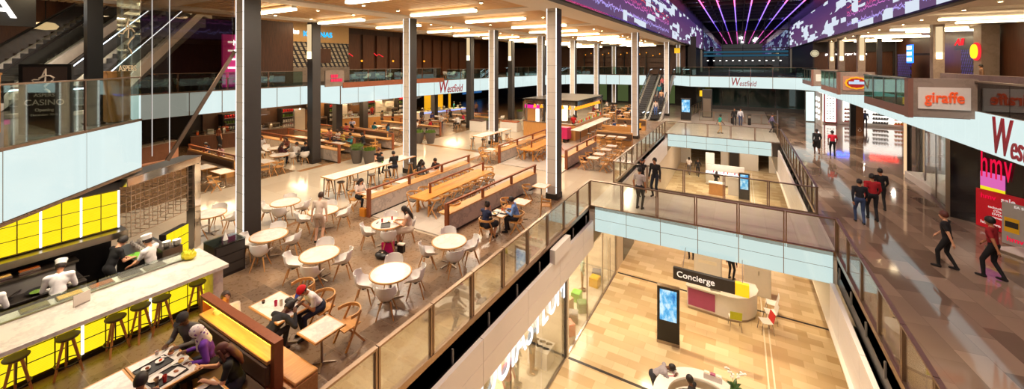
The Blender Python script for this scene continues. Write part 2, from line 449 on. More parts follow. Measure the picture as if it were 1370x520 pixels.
    def cap(s, p, q, r0, r1, n=10, m=0):
        """tapered capsule"""
        P = Vector(p); Q = Vector(q); d = (Q - P)
        L = d.length
        if L < 1e-5: return s.ball(p, r0, n, 6, m)
        d /= L
        pts = []; sc = []
        for a in (-80, -50, -25): pts.append(P + d * (r0 * math.sin(math.radians(a)))); sc.append(r0 * math.cos(math.radians(a)))
        pts.append(P); sc.append(r0); pts.append(Q); sc.append(r1)
        for a in (25, 50, 80): pts.append(Q + d * (r1 * math.sin(math.radians(a)))); sc.append(r1 * math.cos(math.radians(a)))
        return s.sweep(pts, [(math.cos(2 * PI * i / n), math.sin(2 * PI * i / n)) for i in range(n)], m, scales=sc)
    def sheet(s, fn, nu, nv, th, m=0):
        """a bent sheet fn(u,v)->(x,y,z), u,v in 0..1, given thickness th"""
        pts = [[Vector(fn(i / nu, j / nv)) for j in range(nv + 1)] for i in range(nu + 1)]
        v = []; w = nv + 1
        nor = []
        for i in range(nu + 1):
            for j in range(nv + 1):
                du = pts[min(i + 1, nu)][j] - pts[max(i - 1, 0)][j]; dv = pts[i][min(j + 1, nv)] - pts[i][max(j - 1, 0)]
                n_ = du.cross(dv); n_ = n_.normalized() if n_.length > 1e-9 else Vector((0, 0, 1)); nor.append(n_)
                v.append(pts[i][j])
        N = len(v)
        v += [p - n_ * th for p, n_ in zip(v[:N], nor)]
        f = []
        for i in range(nu):
            for j in range(nv):
                a, b, c, d = i * w + j, (i + 1) * w + j, (i + 1) * w + j + 1, i * w + j + 1
                f.append((a, b, c, d)); f.append((N + d, N + c, N + b, N + a))
        edge = [i * w for i in range(nu + 1)] + [nu * w + j for j in range(1, w)] + [i * w + nv for i in range(nu - 1, -1, -1)] + [j for j in range(nv - 1, 0, -1)]
        for a, b in zip(edge, edge[1:] + edge[:1]): f.append((b, a, N + a, N + b))
        return s.add(v, f, m)
    def mesh(s, name, mats, sharp=0.6):
        me = bpy.data.meshes.new(name)
        me.from_pydata(s.v, [], s.f)
        for m in (mats if isinstance(mats, (list, tuple)) else [mats]): me.materials.append(m)
        if any(s.mi): me.polygons.foreach_set('material_index', s.mi)
        bm = bmesh.new(); bm.from_mesh(me); bmesh.ops.recalc_face_normals(bm, faces=bm.faces); bm.to_mesh(me); bm.free()
        me.polygons.foreach_set('use_smooth', [True] * len(me.polygons))
        me.set_sharp_from_angle(angle=sharp)
        me.update(); return me
    def build(s, name, mats, parent=None, loc=None, sharp=0.6):
        o = bpy.data.objects.new(name, s.mesh(name, mats, sharp)); COL.objects.link(o)
        if parent is not None: o.parent = parent
        if loc is not None: o.location = loc
        return o
def tag(o, label, cat, group=None):
    o['label'] = label; o['category'] = cat
    if group: o['group'] = group
    return o
LABELS = {}
def thing(name, label, cat, loc=(0, 0, 0), rz=0.0, group=None):
    o = bpy.data.objects.new(name, None); COL.objects.link(o)
    o.empty_display_size = 0.1
    o.location = loc; o.rotation_euler = (0, 0, rz)
    return tag(o, label, cat, group)
def struct(name, mb, mats, parent=None, sharp=0.6):
    o = mb.build(name, mats, parent, sharp=sharp)
    if parent is None: o['kind'] = 'structure'
    return o
KIDS = {}
def kids(o):
    return [c for c in o.children]
def clone(o, loc=None, rz=None, label=None, group=None, parent=None):
    c = o.copy(); COL.objects.link(c)
    if parent is not None: c.parent = parent
    if loc is not None: c.location = loc
    if rz is not None: c.rotation_euler = (0, 0, rz)
    if label: c['label'] = label
    if group: c['group'] = group
    for k in PROTO[o.name]:
        clone_part(k, c)
    return c
def clone_part(k, par):
    d = k.copy(); COL.objects.link(d); d.parent = par
    for g in PROTO.get(k.name, []): clone_part(g, d)
PROTO = {}
def register(o):
    """remember the parts of a finished thing, so that copying does not search the scene"""
    PROTO[o.name] = list(o.children)
    for k in o.children: PROTO[k.name] = list(k.children)
    return o
def letters(body, size, mat, name='lettering', depth=0.03, shear=0.0, bold=0.0, space=1.0, align='CENTER', sx=1.0):
    cu = bpy.data.curves.new('txt', 'FONT'); cu.body = body; cu.size = size; cu.extrude = depth / 2; cu.shear = shear
    cu.offset = bold * 0.5; cu.space_character = space; cu.align_x = align; cu.align_y = 'CENTER'
    ob = bpy.data.objects.new('txt', cu); COL.objects.link(ob)
    dg = bpy.context.evaluated_depsgraph_get()
    me = bpy.data.meshes.new_from_object(ob.evaluated_get(dg)); me.name = name
    bpy.data.objects.remove(ob); bpy.data.curves.remove(cu)
    me.transform(Matrix.Diagonal((sx, 1, 1, 1))); me.materials.clear(); me.materials.append(mat)
    o = bpy.data.objects.new(name, me); COL.objects.link(o); return o
def upright(o, origin, right, parent=None, up=(0, 0, 1)):
    """stand a flat lettering mesh on a vertical plane whose reading direction is `right`"""
    r = Vector(right).normalized(); u = Vector(up); u = (u - r * u.dot(r)).normalized(); n = r.cross(u)
    M = Matrix(((r.x, u.x, n.x, origin[0]), (r.y, u.y, n.y, origin[1]), (r.z, u.z, n.z, origin[2]), (0, 0, 0, 1)))
    if parent is not None:
        o.parent = parent
        o.matrix_local = M      # parents of letterings sit at the world origin
    else: o.matrix_world = M
    return o
def look(px, py, z):
    """where the line of sight through photo position (px,py) meets height z"""
    u = (px - 685) / 520.0; v = (84 - py) / 520.0; t = (z - CAM_H) / v
    return t * (-math.sin(YAW) + u * math.cos(YAW)), t * (math.cos(YAW) + u * math.sin(YAW))
# ================================================================ STRUCTURE
XL, XR = -5.7, 2.8          # edges of the void
# ---- lower mall
b = MB(); b.box(-12, 9, -4, 64, -5.0, -4.8); struct('floor', b, M_LOWER)
b = MB()
for Y in (13.72, 20.62, 27.5): b.box(-5.55, 3.6, Y - 0.06, Y + 0.06, -4.803, -4.797)
struct('trim_1', b, M_DARKBAND)
b = MB()
for X in (0.88, 1.06): b.box(X - 0.025, X + 0.025, -4, 46, -4.803, -4.797)
struct('trim_2', b, M_PALEBAND)
b = MB(); b.box(-1.7, 1.7, 47, 47.2, -4.8, -1.2); b.box(-12, -4.6, 47, 47.2, -4.8, -1.2); b.box(2.6, 9, 47, 47.2, -4.8, -1.2); struct('wall_back', b, M_WHITE)
b = MB(); b.box(-0.9, 0.0, 46.94, 46.99, -4.8, -2.4, 0); b.box(-0.98, -0.9, 46.92, 46.99, -4.8, -2.34, 1); b.box(0.0, 0.08, 46.92, 46.99, -4.8, -2.34, 1); b.box(-0.98, 0.08, 46.92, 46.99, -2.4, -2.32, 1)
struct('door_1', b, [M_DARK, M_STEEL])
b = MB(); b.box(-12, 9, 63.8, 64, -4.8, -1); struct('wall_north', b, M_DARK)
b = MB(); b.box(4.6, 4.8, -4, 47, -4.8, -1.0); struct('wall_east', b, M_WHITE)
# ---- middle floor slabs
def poly_slab(name, poly, z0, z1, m): return struct(name, MB().prism(poly, z0, z1), m)
poly_slab('floor_dining', [(-46, -6), (XL, -6), (XL, 62), (-46, 62)], -0.6, 0.0, M_TERR)
poly_slab('floor_walkway', [(XR, -6), (18, -6), (18, 62), (XR, 62)], -0.6, 0.0, M_MALL)
poly_slab('floor_bridge', [(XL, 16.55), (XR, 16.55), (XR, 20.4), (XL, 20.4)], -0.25, 0.0, M_BRIDGE)
poly_slab('floor_landing', [(XL, 36.7), (XR, 36.7), (XR, 62), (XL, 62)], -0.25, 0.0, M_BRIDGE)
# stone and brown tile fields let into the terrazzo
b = MB()
for x0, x1, y0, y1 in ((-15.0, XL, -6, 10.75), (-9.2, XL, 10.75, 16.8), (-14.9, -13.1, 10.75, 17.2), (-14.9, -13.0, 19.9, 22.4), (-8.7, XL, 22.0, 31.0), (-8.9, XL, 31.0, 44.0)):
    b.box(x0, x1, y0, y1, -0.02, 0.004)
struct('floor_tiles', b, M_TILE)
b = MB()
for x0, x1, y0, y1 in ((-46, -22.3, 2, 13.2), (-46, -22.0, 14.9, 21.2), (-46, -21.9, 22.0, 31.0), (-46, -21.5, 32.0, 62), (-15, -9, 38, 54)): b.box(x0, x1, y0, y1, -0.02, 0.005)
struct('floor_dining_tiles', b, M_DINE)
b = MB(); b.box(-22.2, -14.9, 22.4, 22.8, -0.02, 0.006); b.box(-15.3, -14.9, 19.4, 22.4, -0.02, 0.006); b.box(-22.3, -21.9, 13.2, 22.8, -0.02, 0.006); b.box(-15.2, -15.0, -6, 10.75, -0.02, 0.006)
struct('trim_3', b, M_STRIP)
b = MB(); b.box(-15.7, -12.95, -2, 4.9, -0.02, 0.012); struct('floor_kitchen', b, plain('kitchen_floor', rgb((66, 60, 56)), 0.4))
b = MB(); b.box(-16.0, -15.85, -2, 3.9, 0, 1.9); struct('wall_kitchen_back', b, M_BLACK)
# raised pale plinths of the two planted-wall seating islands
b = MB(); b.box(-12.95, -9.25, 10.85, 18.4, -0.02, 0.05); b.box(-12.95, -8.75, 20.5, 28.0, -0.02, 0.05); struct('floor_island', b, M_BRIDGE)
# ---- slab edges: dark recess with brackets, white bulkhead under it
def slab_edge(x, s, y0, y1, zt, zb, idx):
    """s=+1 the void is towards +x"""
    b = MB(); b.box(min(x, x - s * 0.35), max(x, x - s * 0.35), y0, y1, -1.0, -0.08); struct('wall_recess_%s' % idx, b, M_BLACK)
    b = MB(); y = y0 + 0.5
    while y < y1:
        b.box(x + s * 0.03 - 0.02, x + s * 0.03 + 0.02, y - 0.02, y + 0.02, -0.62, -0.25); y += 1.5
    struct('trim_bracket_%s' % idx, b, M_GREY)
    b = MB()
    xa, xb = x + s * 0.08, x + s * 0.2
    y = y0
    while y < y1:
        ye = min(y + 2.4, y1)
        b.box(min(xa, xb), max(xa, xb), y + 0.008, ye - 0.008, zb, (zt + zb) / 2 - 0.006)
        b.box(min(xa, xb), max(xa, xb), y + 0.008, ye - 0.008, (zt + zb) / 2 + 0.006, zt); y = ye
    xc = x - s * 0.6
    b.box(min(xa, xc), max(xa, xc), y0, y1, zb, zb + 0.06)
    struct('wall_bulkhead_%s' % idx, b, M_BULK)
slab_edge(XL, 1, -4, 16.5, -0.58, -1.74, 'west')
slab_edge(XL, 1, 20.4, 36.7, -0.35, -1.74, 'northwest')
slab_edge(XR, -1, -4, 16.5, -1.0, -2.3, 'east')
slab_edge(XR, -1, 20.4, 36.7, -0.5, -2.3, 'northeast')
b = MB(); b.box(-5.62, -5.42, 12.2, 13.6, -0.60, -0.12); struct('trim_panel', b, M_BULK)
b = MB(); b.box(-12, XL + 0.1, -4, 47, -1.78, -1.72); b.box(XR - 0.3, 9, -4, 47, -2.3, -2.24); struct('ceiling_lower', b, M_CEIL)
# ---- backlit bridge fronts, two rows of glass panels
def bridge_front(y, x0, x1, n, zt, zb, idx, d):
    p = MB(); fr = MB(); w = (x1 - x0) / n; zm = (zt + zb) / 2
    for i in range(n):
        for a, c in ((zb, zm), (zm, zt)):
            p.box(x0 + i * w + 0.012, x0 + (i + 1) * w - 0.012, y, y + d, a + 0.012, c - 0.012)
    fr.box(x0, x1, y + d * 0.4, y + d, zb, zt)
    o = struct('wall_bridge_%s' % idx, fr, M_BRONZE); p.build('lit_panel', L_FASCIAD, o)
    return o
bridge_front(16.5, XL + 0.25, XR - 0.1, 6, 0.03, -1.05, 'south', 0.06)
bridge_front(36.6, XL + 0.25, XR - 0.6, 5, 0.03, -1.05, 'middle', 0.06)
b = MB(); b.box(XL, XR, 16.56, 20.4, -1.05, -0.25); b.box(XL, XR, 36.7, 62, -1.05, -0.25); struct('ceiling_bridge', b, M_CEIL)
b = MB(); b.box(XR - 0.55, XR, 36.6, 37.0, -1.05, 0.0); struct('wall_bridge_end', b, M_DARK)
# ---- upper floors
west = [(-27.4, 5.0), (-27.6, 18.3), (-25.3, 18.3), (-25.6, 24.6), (-24.8, 30), (-24.3, 40), (-23.6, 47.5), (-20, 54.6), (-11.0, 55.2), (-11.0, 57.2), (-7.7, 57.2), (-5.45, 54.6), (5.6, 54.6), (7.2, 52.5)]
poly_slab('floor_upper_west', west + [(7.2, 66), (-46, 66), (-46, 5)], 3.32, 4.58, M_DARK)
poly_slab('floor_upper_east', [(7.3, 8), (18, 8), (18, 66), (7.2, 66), (7.2, 52.5)], 3.32, 4.58, M_CONC)
b = MB(); b.prism(west + [(7.2, 66), (-46, 66), (-46, 5)], 3.28, 3.318); b.prism([(7.3, 8), (18, 8), (18, 66), (7.2, 66), (7.2, 52.5)], 3.28, 3.318); struct('ceiling_under_upper', b, M_CEIL)
def fascia(name, pts, z0, z1, pw, side=1):
    """backlit glass band following pts, split by thin joints"""
    p = MB(); fr = MB()
    for (xa, ya), (xb, yb) in zip(pts, pts[1:]):
        L = math.hypot(xb - xa, yb - ya); n = max(1, round(L / pw)); dx, dy = (xb - xa) / L, (yb - ya) / L; nx, ny = dy * side, -dx * side
        for i in range(n):
            a = L * i / n + 0.03; c = L * (i + 1) / n - 0.03
            q = [(xa + dx * a, ya + dy * a), (xa + dx * c, ya + dy * c), (xa + dx * c + nx * 0.05, ya + dy * c + ny * 0.05), (xa + dx * a + nx * 0.05, ya + dy * a + ny * 0.05)]
            p.prism(q, z0 + 0.02, z1 - 0.02)
        q = [(xa, ya), (xb, yb), (xb + nx * 0.02, yb + ny * 0.02), (xa + nx * 0.02, ya + ny * 0.02)]
        fr.prism(q, z0, z1)
    o = struct(name, fr, M_BRONZE); p.build('lit_panel', L_FASCIA, o); return o
fascia('wall_fascia_west', west[:9], 3.25, 4.6, 1.7)
fascia('wall_fascia_bridge', west[10:14], 3.25, 4.6, 2.2)
fascia('wall_fascia_east', [(7.2, 52.5), (7.25, 30), (7.3, 8)], 3.25, 4.6, 0.9, 1)
# balcony over the kitchen
asp = [(-9.6, -1.1), (-12.35, 1.5), (-15.3, 4.38)]
poly_slab('floor_balcony', asp + [(-31, 5.6), (-31, -1.1)], 4.35, 4.55, M_DARK)
o = fascia('wall_fascia_balcony', asp, 3.2, 4.6, 2.0)
b = MB(); b.prism(asp + [(-31, 5.6), (-31, -1.1)], 3.14, 3.2); struct('ceiling_balcony', b, M_DARK)
b = MB(); b.bar([(-9.6, -1.1, 3.16), (-12.35, 1.5, 3.16), (-15.3, 4.38, 3.16)], 0.1, 0.07); struct('trim_balcony', b, M_BRONZE)
# ---- main ceilings
ZC = 8.95
b = MB(); b.box(-25, -6.2, -10, 70, ZC + 0.05, ZC + 0.35); struct('ceiling', b, M_CEIL)
b = MB(); b.box(-46, -25, -10, 70, 10.2, 10.5); struct('ceiling_upper_west', b, M_CEIL)
b = MB(); b.box(-25.3, -25, -10, 70, ZC + 0.05, 10.2); struct('wall_ceiling_step', b, M_CEIL)
b = MB(); b.box(7.8, 18, -10, 84, ZC + 0.05, ZC + 0.35); struct('ceiling_east', b, M_CEIL)
b = MB()                                       # white beams on the column grid
for Y in (-1.5, 6.96, 16.4, 25.2, 33.4, 41.6, 49.8, 58): b.box(-25, -6.2, Y - 0.55, Y + 0.55, ZC - 0.1, ZC + 0.05)
for X in (-7.48, -16.4, -22.6): b.box(X - 0.6, X + 0.6, -10, 70, ZC - 0.12, ZC + 0.05)
for Y in (20, 28, 36, 44, 52, 60): b.box(7.8, 18, Y - 0.5, Y + 0.5, ZC - 0.1, ZC + 0.05)
struct('ceiling_beam', b, M_CEIL)
b = MB()                                       # oak slats between the beams
ys = [-1.5, 6.96, 16.4, 25.2, 33.4, 41.6, 49.8, 58]
for ya, yb in zip(ys, ys[1:]):
    for xa, xb in ((-15.7, -8.2), (-21.9, -17.1), (-25, -23.3)):
        y = ya + 0.75
        while y < yb - 0.7:
            b.box(xa, xb, y, y + 0.16, ZC - 0.05, ZC + 0.04); y += 0.24
for ya, yb in ((10, 19.4), (20.6, 23.4)):
    y = ya
    while y < yb:
        b.box(8.6, 17.5, y, y + 0.18, ZC - 0.04, ZC + 0.04); y += 0.28
struct('ceiling_slats', b, M_SLAT)
b = MB(); b.box(-8.2, -6.25, -10, 84, ZC - 0.14, ZC + 0.06); b.box(7.85, 8.4, -10, 84, ZC - 0.14, ZC + 0.06); struct('ceiling_soffit', b, M_CEIL)
# ---- media walls above the void
for nm, x, m in (('wall_screen_west', -6.2, L_SCREENL), ('wall_screen_east', 7.8, L_SCREENR)):
    s = -1 if x < 0 else 1
    bk = MB(); bk.box(min(x, x + s * 0.4), max(x, x + s * 0.4), -10, 84, 8.8, 14.2); o = struct(nm, bk, M_DARK)
    p = MB(); p.box(min(0, -s * 0.06), max(0, -s * 0.06), -10, 84, 0, 3.65); q = p.build('display', m, o); q.location = (x, 0, 8.95)
    t_ = MB(); t_.box(min(x, x - s * 0.1), max(x, x - s * 0.1), -10, 84, 8.84, 8.93); t_.build('edge_trim', M_CHROME, o)
# ---- glazed roof with its dark frames
b = MB(); b.box(-6.6, 8.2, -20, 84, 14.2, 14.3); struct('roof', b, dark_glass('roof_night_glass', rgb((20, 18, 30)), 0.06))
b = MB(); y = -18
while y < 84: b.box(-6.2, 7.8, y - 0.08, y + 0.08, 13.95, 14.2); y += 4.25
for X in (-3.3, 0.6, 4.4): b.box(X - 0.06, X + 0.06, -20, 84, 14.0, 14.2)
struct('roof_frame', b, M_CHAR)
# mirror-dark glazed end wall
b = MB(); b.box(-6.2, 7.8, 84, 84.2, 4.6, 14.3); struct('window_1', b, mirror_glass('end_mirror_glass', (0.30, 0.36, 0.46), 0.02))
b = MB()
for X in (-6.0, -2.7, 0.6, 4.0, 7.6): b.box(X - 0.05, X + 0.05, 83.88, 84, 4.6, 14.3)
for Z in (5.6, 9.0, 12.2): b.box(-6.2, 7.8, 83.88, 84, Z - 0.06, Z + 0.06)
struct('window_2', b, M_CHAR)
b = MB(); b.box(8.0, 8.2, 60.8, 84, 4.3, 8.9); struct('wall_far_east', b, M_DARK)
b = MB(); b.box(-6.7, -6.5, 62, 84, 4.3, 8.9); struct('wall_far_west', b, M_DARK)
poly_slab('floor_upper_far', [(-6.4, 66), (8, 66), (8, 84), (-6.4, 84)], 4.3, 4.58, M_DARK)
# dark glass wall of the middle floor, under the upper bridge
b = MB(); b.box(-5.2, 7.0, 60, 60.15, 0.5, 3.3, 0); b.box(-5.2, 7.0, 59.9, 60.2, 0.0, 0.5, 1)
for X in (-5.2, -2.1, 1.0, 4.0, 7.0): b.box(X - 0.06, X + 0.06, 59.9, 60.02, 0.5, 3.3, 1)
struct('window_3', b, [M_DGLASS, M_CHAR])
# ---- outer walls of the food hall
b = MB(); b.box(-40.2, -40, -6, 62, 0, 10.15); struct('wall_west', b, M_DARK)
b = MB(); b.box(-46, -5.4, 62, 62.2, 0, 10.15); struct('wall_north_hall', b, M_DARK)
b = MB(); b.box(-46, -9, -6.2, -6, 0, 8.9); struct('wall_south', b, M_DARK)
b = MB(); b.box(-36.2, -36, 6, 61.5, 4.6, 10.15); struct('wall_upper_west', b, M_WALNUT)
b = MB(); b.box(-36, -6.8, 61.6, 61.8, 4.6, 8.95); struct('wall_upper_north', b, M_WALNUT)
b = MB(); b.box(15.5, 15.7, 8, 60.5, 4.6, 8.95); struct('wall_upper_east', b, M_WALNUT)
b = MB(); b.box(7.9, 15.5, 60.65, 60.8, 4.6, 8.9); struct('wall_upper_northeast', b, M_WALNUT)
b = MB(); b.box(7.0, 18, 51.6, 51.8, 0, 3.3); struct('wall_shops', b, M_WHITE)
b = MB(); b.box(15.5, 15.7, 31, 51.5, 0, 3.27); struct('wall_mall_east', b, M_WHITE)
b = MB(); b.box(10.3, 10.5, 2, 18.4, 0, 3.27); struct('wall_shop_east', b, M_DARK)
b = MB(); b.box(10.5, 10.6, 23.2, 29.8, 0, 3.27); b.box(8.6, 10.6, 29.8, 29.95, 0, 3.27); struct('wall_shop_display', b, plain('shop_grey', rgb((120, 110, 104)), 0.5))
# ================================================================ FURNITURE KINDS
def proto_shell_chair():
    t = thing('shell_chair', 'x', 'chair')
    def shell(u, v):
        # v: 0 front lip of the seat -> 1 top of the back ; u across
        a = (u - 0.5) * 2
        prof = [(0.235, 0.440), (0.14, 0.428), (0.0, 0.415), (-0.12, 0.43), (-0.19, 0.50), (-0.225, 0.62), (-0.25, 0.74), (-0.268, 0.82)]
        k = v * (len(prof) - 1); i = min(int(k), len(prof) - 2); f = k - i
        x = prof[i][0] * (1 - f) + prof[i + 1][0] * f; z = prof[i][1] * (1 - f) + prof[i + 1][1] * f
        w = 0.235 + 0.02 * math.sin(PI * v) - 0.03 * max(0, v - 0.8) * 5 * abs(a) ** 2
        side = abs(a) ** 2.4
        z += side * (0.05 + 0.13 * math.sin(PI * min(1, v * 1.25)))
        x += side * (0.06 + 0.12 * max(0, v - 0.45))
        if v > 0.9: z -= 0.10 * abs(a) ** 3 * (v - 0.9) * 10
        return (x, a * w, z)
    MB().sheet(shell, 12, 14, 0.012).build('shell', M_SHELL, t, sharp=1.2)
    h = MB(); h.box(-0.12, 0.12, -0.03, 0.03, 0.385, 0.412); h.box(-0.03, 0.03, -0.12, 0.12, 0.385, 0.412); h.disc((0, 0, 0.36), 0.06, 0.05, 14); h.build('hub', M_GREY, t)
    for sx in (1, -1):
        for sy in (1, -1):
            MB().rod((sx * 0.11, sy * 0.11, 0.40), (sx * 0.23, sy * 0.21, 0.0), 0.021, 0.013, 10).build('leg', M_OAKZ, t)
    return register(t)
def proto_round_table():
    t = thing('round_cafe_table', 'x', 'table')
    MB().disc((0, 0, 0.715), 0.515, 0.03, 48).build('marble_top', M_MARBLE, t)
    MB().lathe([(0.51, 0.708), (0.545, 0.708), (0.55, 0.715), (0.55, 0.742), (0.545, 0.748), (0.515, 0.748), (0.51, 0.742), (0.51, 0.708)], n=48).build('oak_edge', M_OAK, t)
    c = MB(); c.rod((0, 0, 0.03), (0, 0, 0.70), 0.032, n=14); c.disc((0, 0, 0.69), 0.16, 0.025, 20); c.build('column_post', M_STEEL, t)
    for k in range(4):
        a = k * PI / 2 + PI / 4
        MB().bar([(0.02 * math.cos(a), 0.02 * math.sin(a), 0.04), (0.18 * math.cos(a), 0.18 * math.sin(a), 0.03), (0.34 * math.cos(a), 0.34 * math.sin(a), 0.012)], 0.04, 0.022).build('foot', M_STEEL, t)
    return register(t)
def proto_rect_table(lx, ly, name='marble_cafe_table'):
    t = thing(name, 'x', 'table')
    MB().box(-lx / 2 + 0.03, lx / 2 - 0.03, -ly / 2 + 0.03, ly / 2 - 0.03, 0.712, 0.744, 0).build('marble_top', M_MARBLE, t)
    e = MB()
    for s in (-1, 1):
        e.box(-lx / 2, lx / 2, s * ly / 2 - 0.035 * (s > 0), s * ly / 2 + 0.035 * (s < 0), 0.708, 0.746, c=0.004)
        e.box(s * lx / 2 - 0.035 * (s > 0), s * lx / 2 + 0.035 * (s < 0), -ly / 2 + 0.035, ly / 2 - 0.035, 0.708, 0.746, c=0.004)
    e.build('oak_edge', M_OAK, t)
    posts = [(0, 0)] if max(lx, ly) < 1.0 else ([(-lx / 4, 0), (lx / 4, 0)] if lx > ly else [(0, -ly / 4), (0, ly / 4)])
    for px, py in posts:
        c = MB(); c.rod((px, py, 0.03), (px, py, 0.70), 0.025, n=12); c.box(px - 0.14, px + 0.14, py - 0.14, py + 0.14, 0.695, 0.711); c.build('column_post', M_STEEL, t)
        for k in range(4):
            a = k * PI / 2 + PI / 4
            MB().bar([(px, py, 0.035), (px + 0.28 * math.cos(a), py + 0.28 * math.sin(a), 0.012)], 0.035, 0.02).build('foot', M_STEEL, t)
    return register(t)
def proto_oak_chair(pad, name='oak_armchair'):
    t = thing(name, 'x', 'chair')
    # faces +x: seat, bent back and arm hoop, two inverted-y side frames
    s = MB(); s.sheet(lambda u, v: (-0.20 + 0.42 * u, (v - 0.5) * (0.40 + 0.06 * u), 0.452 - 0.018 * math.sin(PI * u) * math.sin(PI * v)), 8, 6, 0.022)
    s.build('seat', pad or M_OAKY, t, sharp=1.0)
    hoop = []
    for k in range(17):
        a = math.radians(80 + 200 * k / 16)
        hoop.append((-0.02 + 0.25 * math.cos(a) + (0.05 if k in (0, 16) else 0), 0.27 * math.sin(a), 0.735 - 0.02 * abs(math.sin(a))))
    MB().sweep(hoop, [(-0.012, -0.035), (0.012, -0.035), (0.014, 0.035), (-0.014, 0.035)]).build('backrest', M_OAK, t, sharp=0.9)
    for sy in (-1, 1):
        MB().sweep([(-0.20, sy * 0.20, 0.72), (-0.06, sy * 0.235, 0.45), (0.19, sy * 0.25, 0.0)], [(-0.014, -0.022), (0.014, -0.022), (0.014, 0.022), (-0.014, 0.022)], up=(1, 0, 0)).build('front_leg', M_OAKZ, t)
        MB().sweep([(0.0, sy * 0.24, 0.36), (-0.27, sy * 0.235, 0.0)], [(-0.013, -0.02), (0.013, -0.02), (0.013, 0.02), (-0.013, 0.02)], up=(1, 0, 0)).build('rear_leg', M_OAKZ, t)
    MB().box(-0.03, 0.0, -0.235, 0.235, 0.40, 0.43).build('seat_rail', M_OAKY, t)
    return register(t)
def proto_bar_stool():
    t = thing('bar_stool', 'x', 'stool')
    MB().lathe([(0, 0.735), (0.15, 0.735), (0.175, 0.75), (0.178, 0.765), (0.165, 0.775), (0.10, 0.765), (0, 0.760)], n=24).build('seat', M_SEATPAD, t, sharp=1.0)
    MB().lathe([(0, 0.71), (0.13, 0.71), (0.165, 0.735), (0, 0.7355)], n=24).build('seat_base', M_OAK, t)
    for k in range(3):
        a = k * 2 * PI / 3 + 0.5
        MB().rod((0.07 * math.cos(a), 0.07 * math.sin(a), 0.72), (0.225 * math.cos(a), 0.225 * math.sin(a), 0), 0.027, 0.019, 10).build('leg', M_OAKZ, t)
    MB().tube([(0.185 * math.cos(k * PI / 12), 0.185 * math.sin(k * PI / 12), 0.24) for k in range(24)], 0.011, 6, closed=True).build('foot_ring', M_CHAR, t)
    MB().rod((0, 0, 0.24), (0, 0, 0.71), 0.012, n=8).build('screw_post', M_CHAR, t)
    return register(t)
def proto_high_table(ly, name='high_marble_table'):
    t = thing(name, 'x', 'table')
    MB().box(-0.45, 0.45, -ly / 2 + 0.03, ly / 2 - 0.03, 0.985, 1.016).build('marble_top', M_MARBLE, t)
    e = MB()
    for s in (-1, 1):
        e.box(s * 0.48 - 0.03 * (s > 0), s * 0.48 + 0.03 * (s < 0), -ly / 2, ly / 2, 0.98, 1.02)
        e.box(-0.45, 0.45, s * ly / 2 - 0.03 * (s > 0), s * ly / 2 + 0.03 * (s < 0), 0.98, 1.02)
    e.build('oak_edge', M_OAKY, t)
    n = max(2, int(round(ly / 1.3)) + 1)
    for k in range(n):
        y = -ly / 2 + 0.12 + (ly - 0.24) * k / (n - 1)
        MB().bar([(-0.38, y, 0.98), (-0.44, y, 0.02), (0.44, y, 0.02), (0.38, y, 0.98)], 0.035, 0.035).build('trestle', M_CHAR, t)
    return register(t)
def hide_source(o): o.location = (0, 0, -90)
USED = {}
def place(proto, x, y, z, rz, label, group=None):
    """first placing moves the proto itself, the rest are copies with their parts"""
    if proto.name not in USED:
        USED[proto.name] = 1
        proto.location = (x, y, z); proto.rotation_euler = (0, 0, rz); proto['label'] = label
        if group: proto['group'] = group
        return proto
    return clone(proto, (x, y, z), rz, label, group)
P_SHELL = proto_shell_chair(); P_ROUND = proto_round_table()
P_OAK = proto_oak_chair(None); P_OAKD = proto_oak_chair(M_SEATPAD, 'padded_oak_armchair')
P_STOOL = proto_bar_stool()
P_T12 = proto_rect_table(1.2, 0.72); P_T07 = proto_rect_table(0.66, 0.66, 'square_cafe_table')
# ================================================================ ROUND TABLES AND SHELL CHAIRS
SIDES = ((45, 'escalator side'), (135, 'dining hall side'), (225, 'kitchen side'), (315, 'balustrade side'))
rounds = [
    (-7.99, 7.29, 'between the single oak table and the glass balustrade', [45, 135, 225, 315]),
    (-10.56, 6.96, 'in the middle of the brown tiles', [45, 135, 225, 315]),
    (-13.13, 6.89, 'beside the big dark column', [45, 135, 225, 315]),
    (-7.82, 9.5, 'by the marble divider corner', [45, 135, 225, 315]),
    (-10.56, 9.48, 'of the woman in the summer dress', [135, 225, 315, 45]),
    (-13.55, 9.08, 'with the pale blurred visitor', [45, 135, 225, 315]),
    (-15.66, 8.85, 'on pale terrazzo behind the big dark column', [45, 135, 225, 315]),
    (-16.9, 6.75, 'partly hidden by the steel kitchen post', [45, 135, 315]),
]
short = ['by the single oak table', 'mid brown tiles', 'beside the big dark column', 'by the marble divider corner', 'of the summer dress woman', 'with the blurred visitor', 'behind the big dark column', 'hidden by the steel post']
for (x, y, where, angs), sh_ in zip(rounds, short):
    place(P_ROUND, x, y, 0.0, random.random(), 'round marble cafe table with oak edge, ' + where, 'round marble tables')
    for a in angs:
        nm = dict(SIDES)[a]
        r = 0.66 + random.uniform(-0.03, 0.06); aa = math.radians(a + random.uniform(-8, 8))
        cx, cy_ = x + r * math.cos(aa), y + r * math.sin(aa)
        place(P_SHELL, cx, cy_, 0.0, aa + PI + random.uniform(-0.18, 0.18), 'white shell chair at round table %s, on its %s' % (sh_, nm), 'white shell chairs around the round tables')
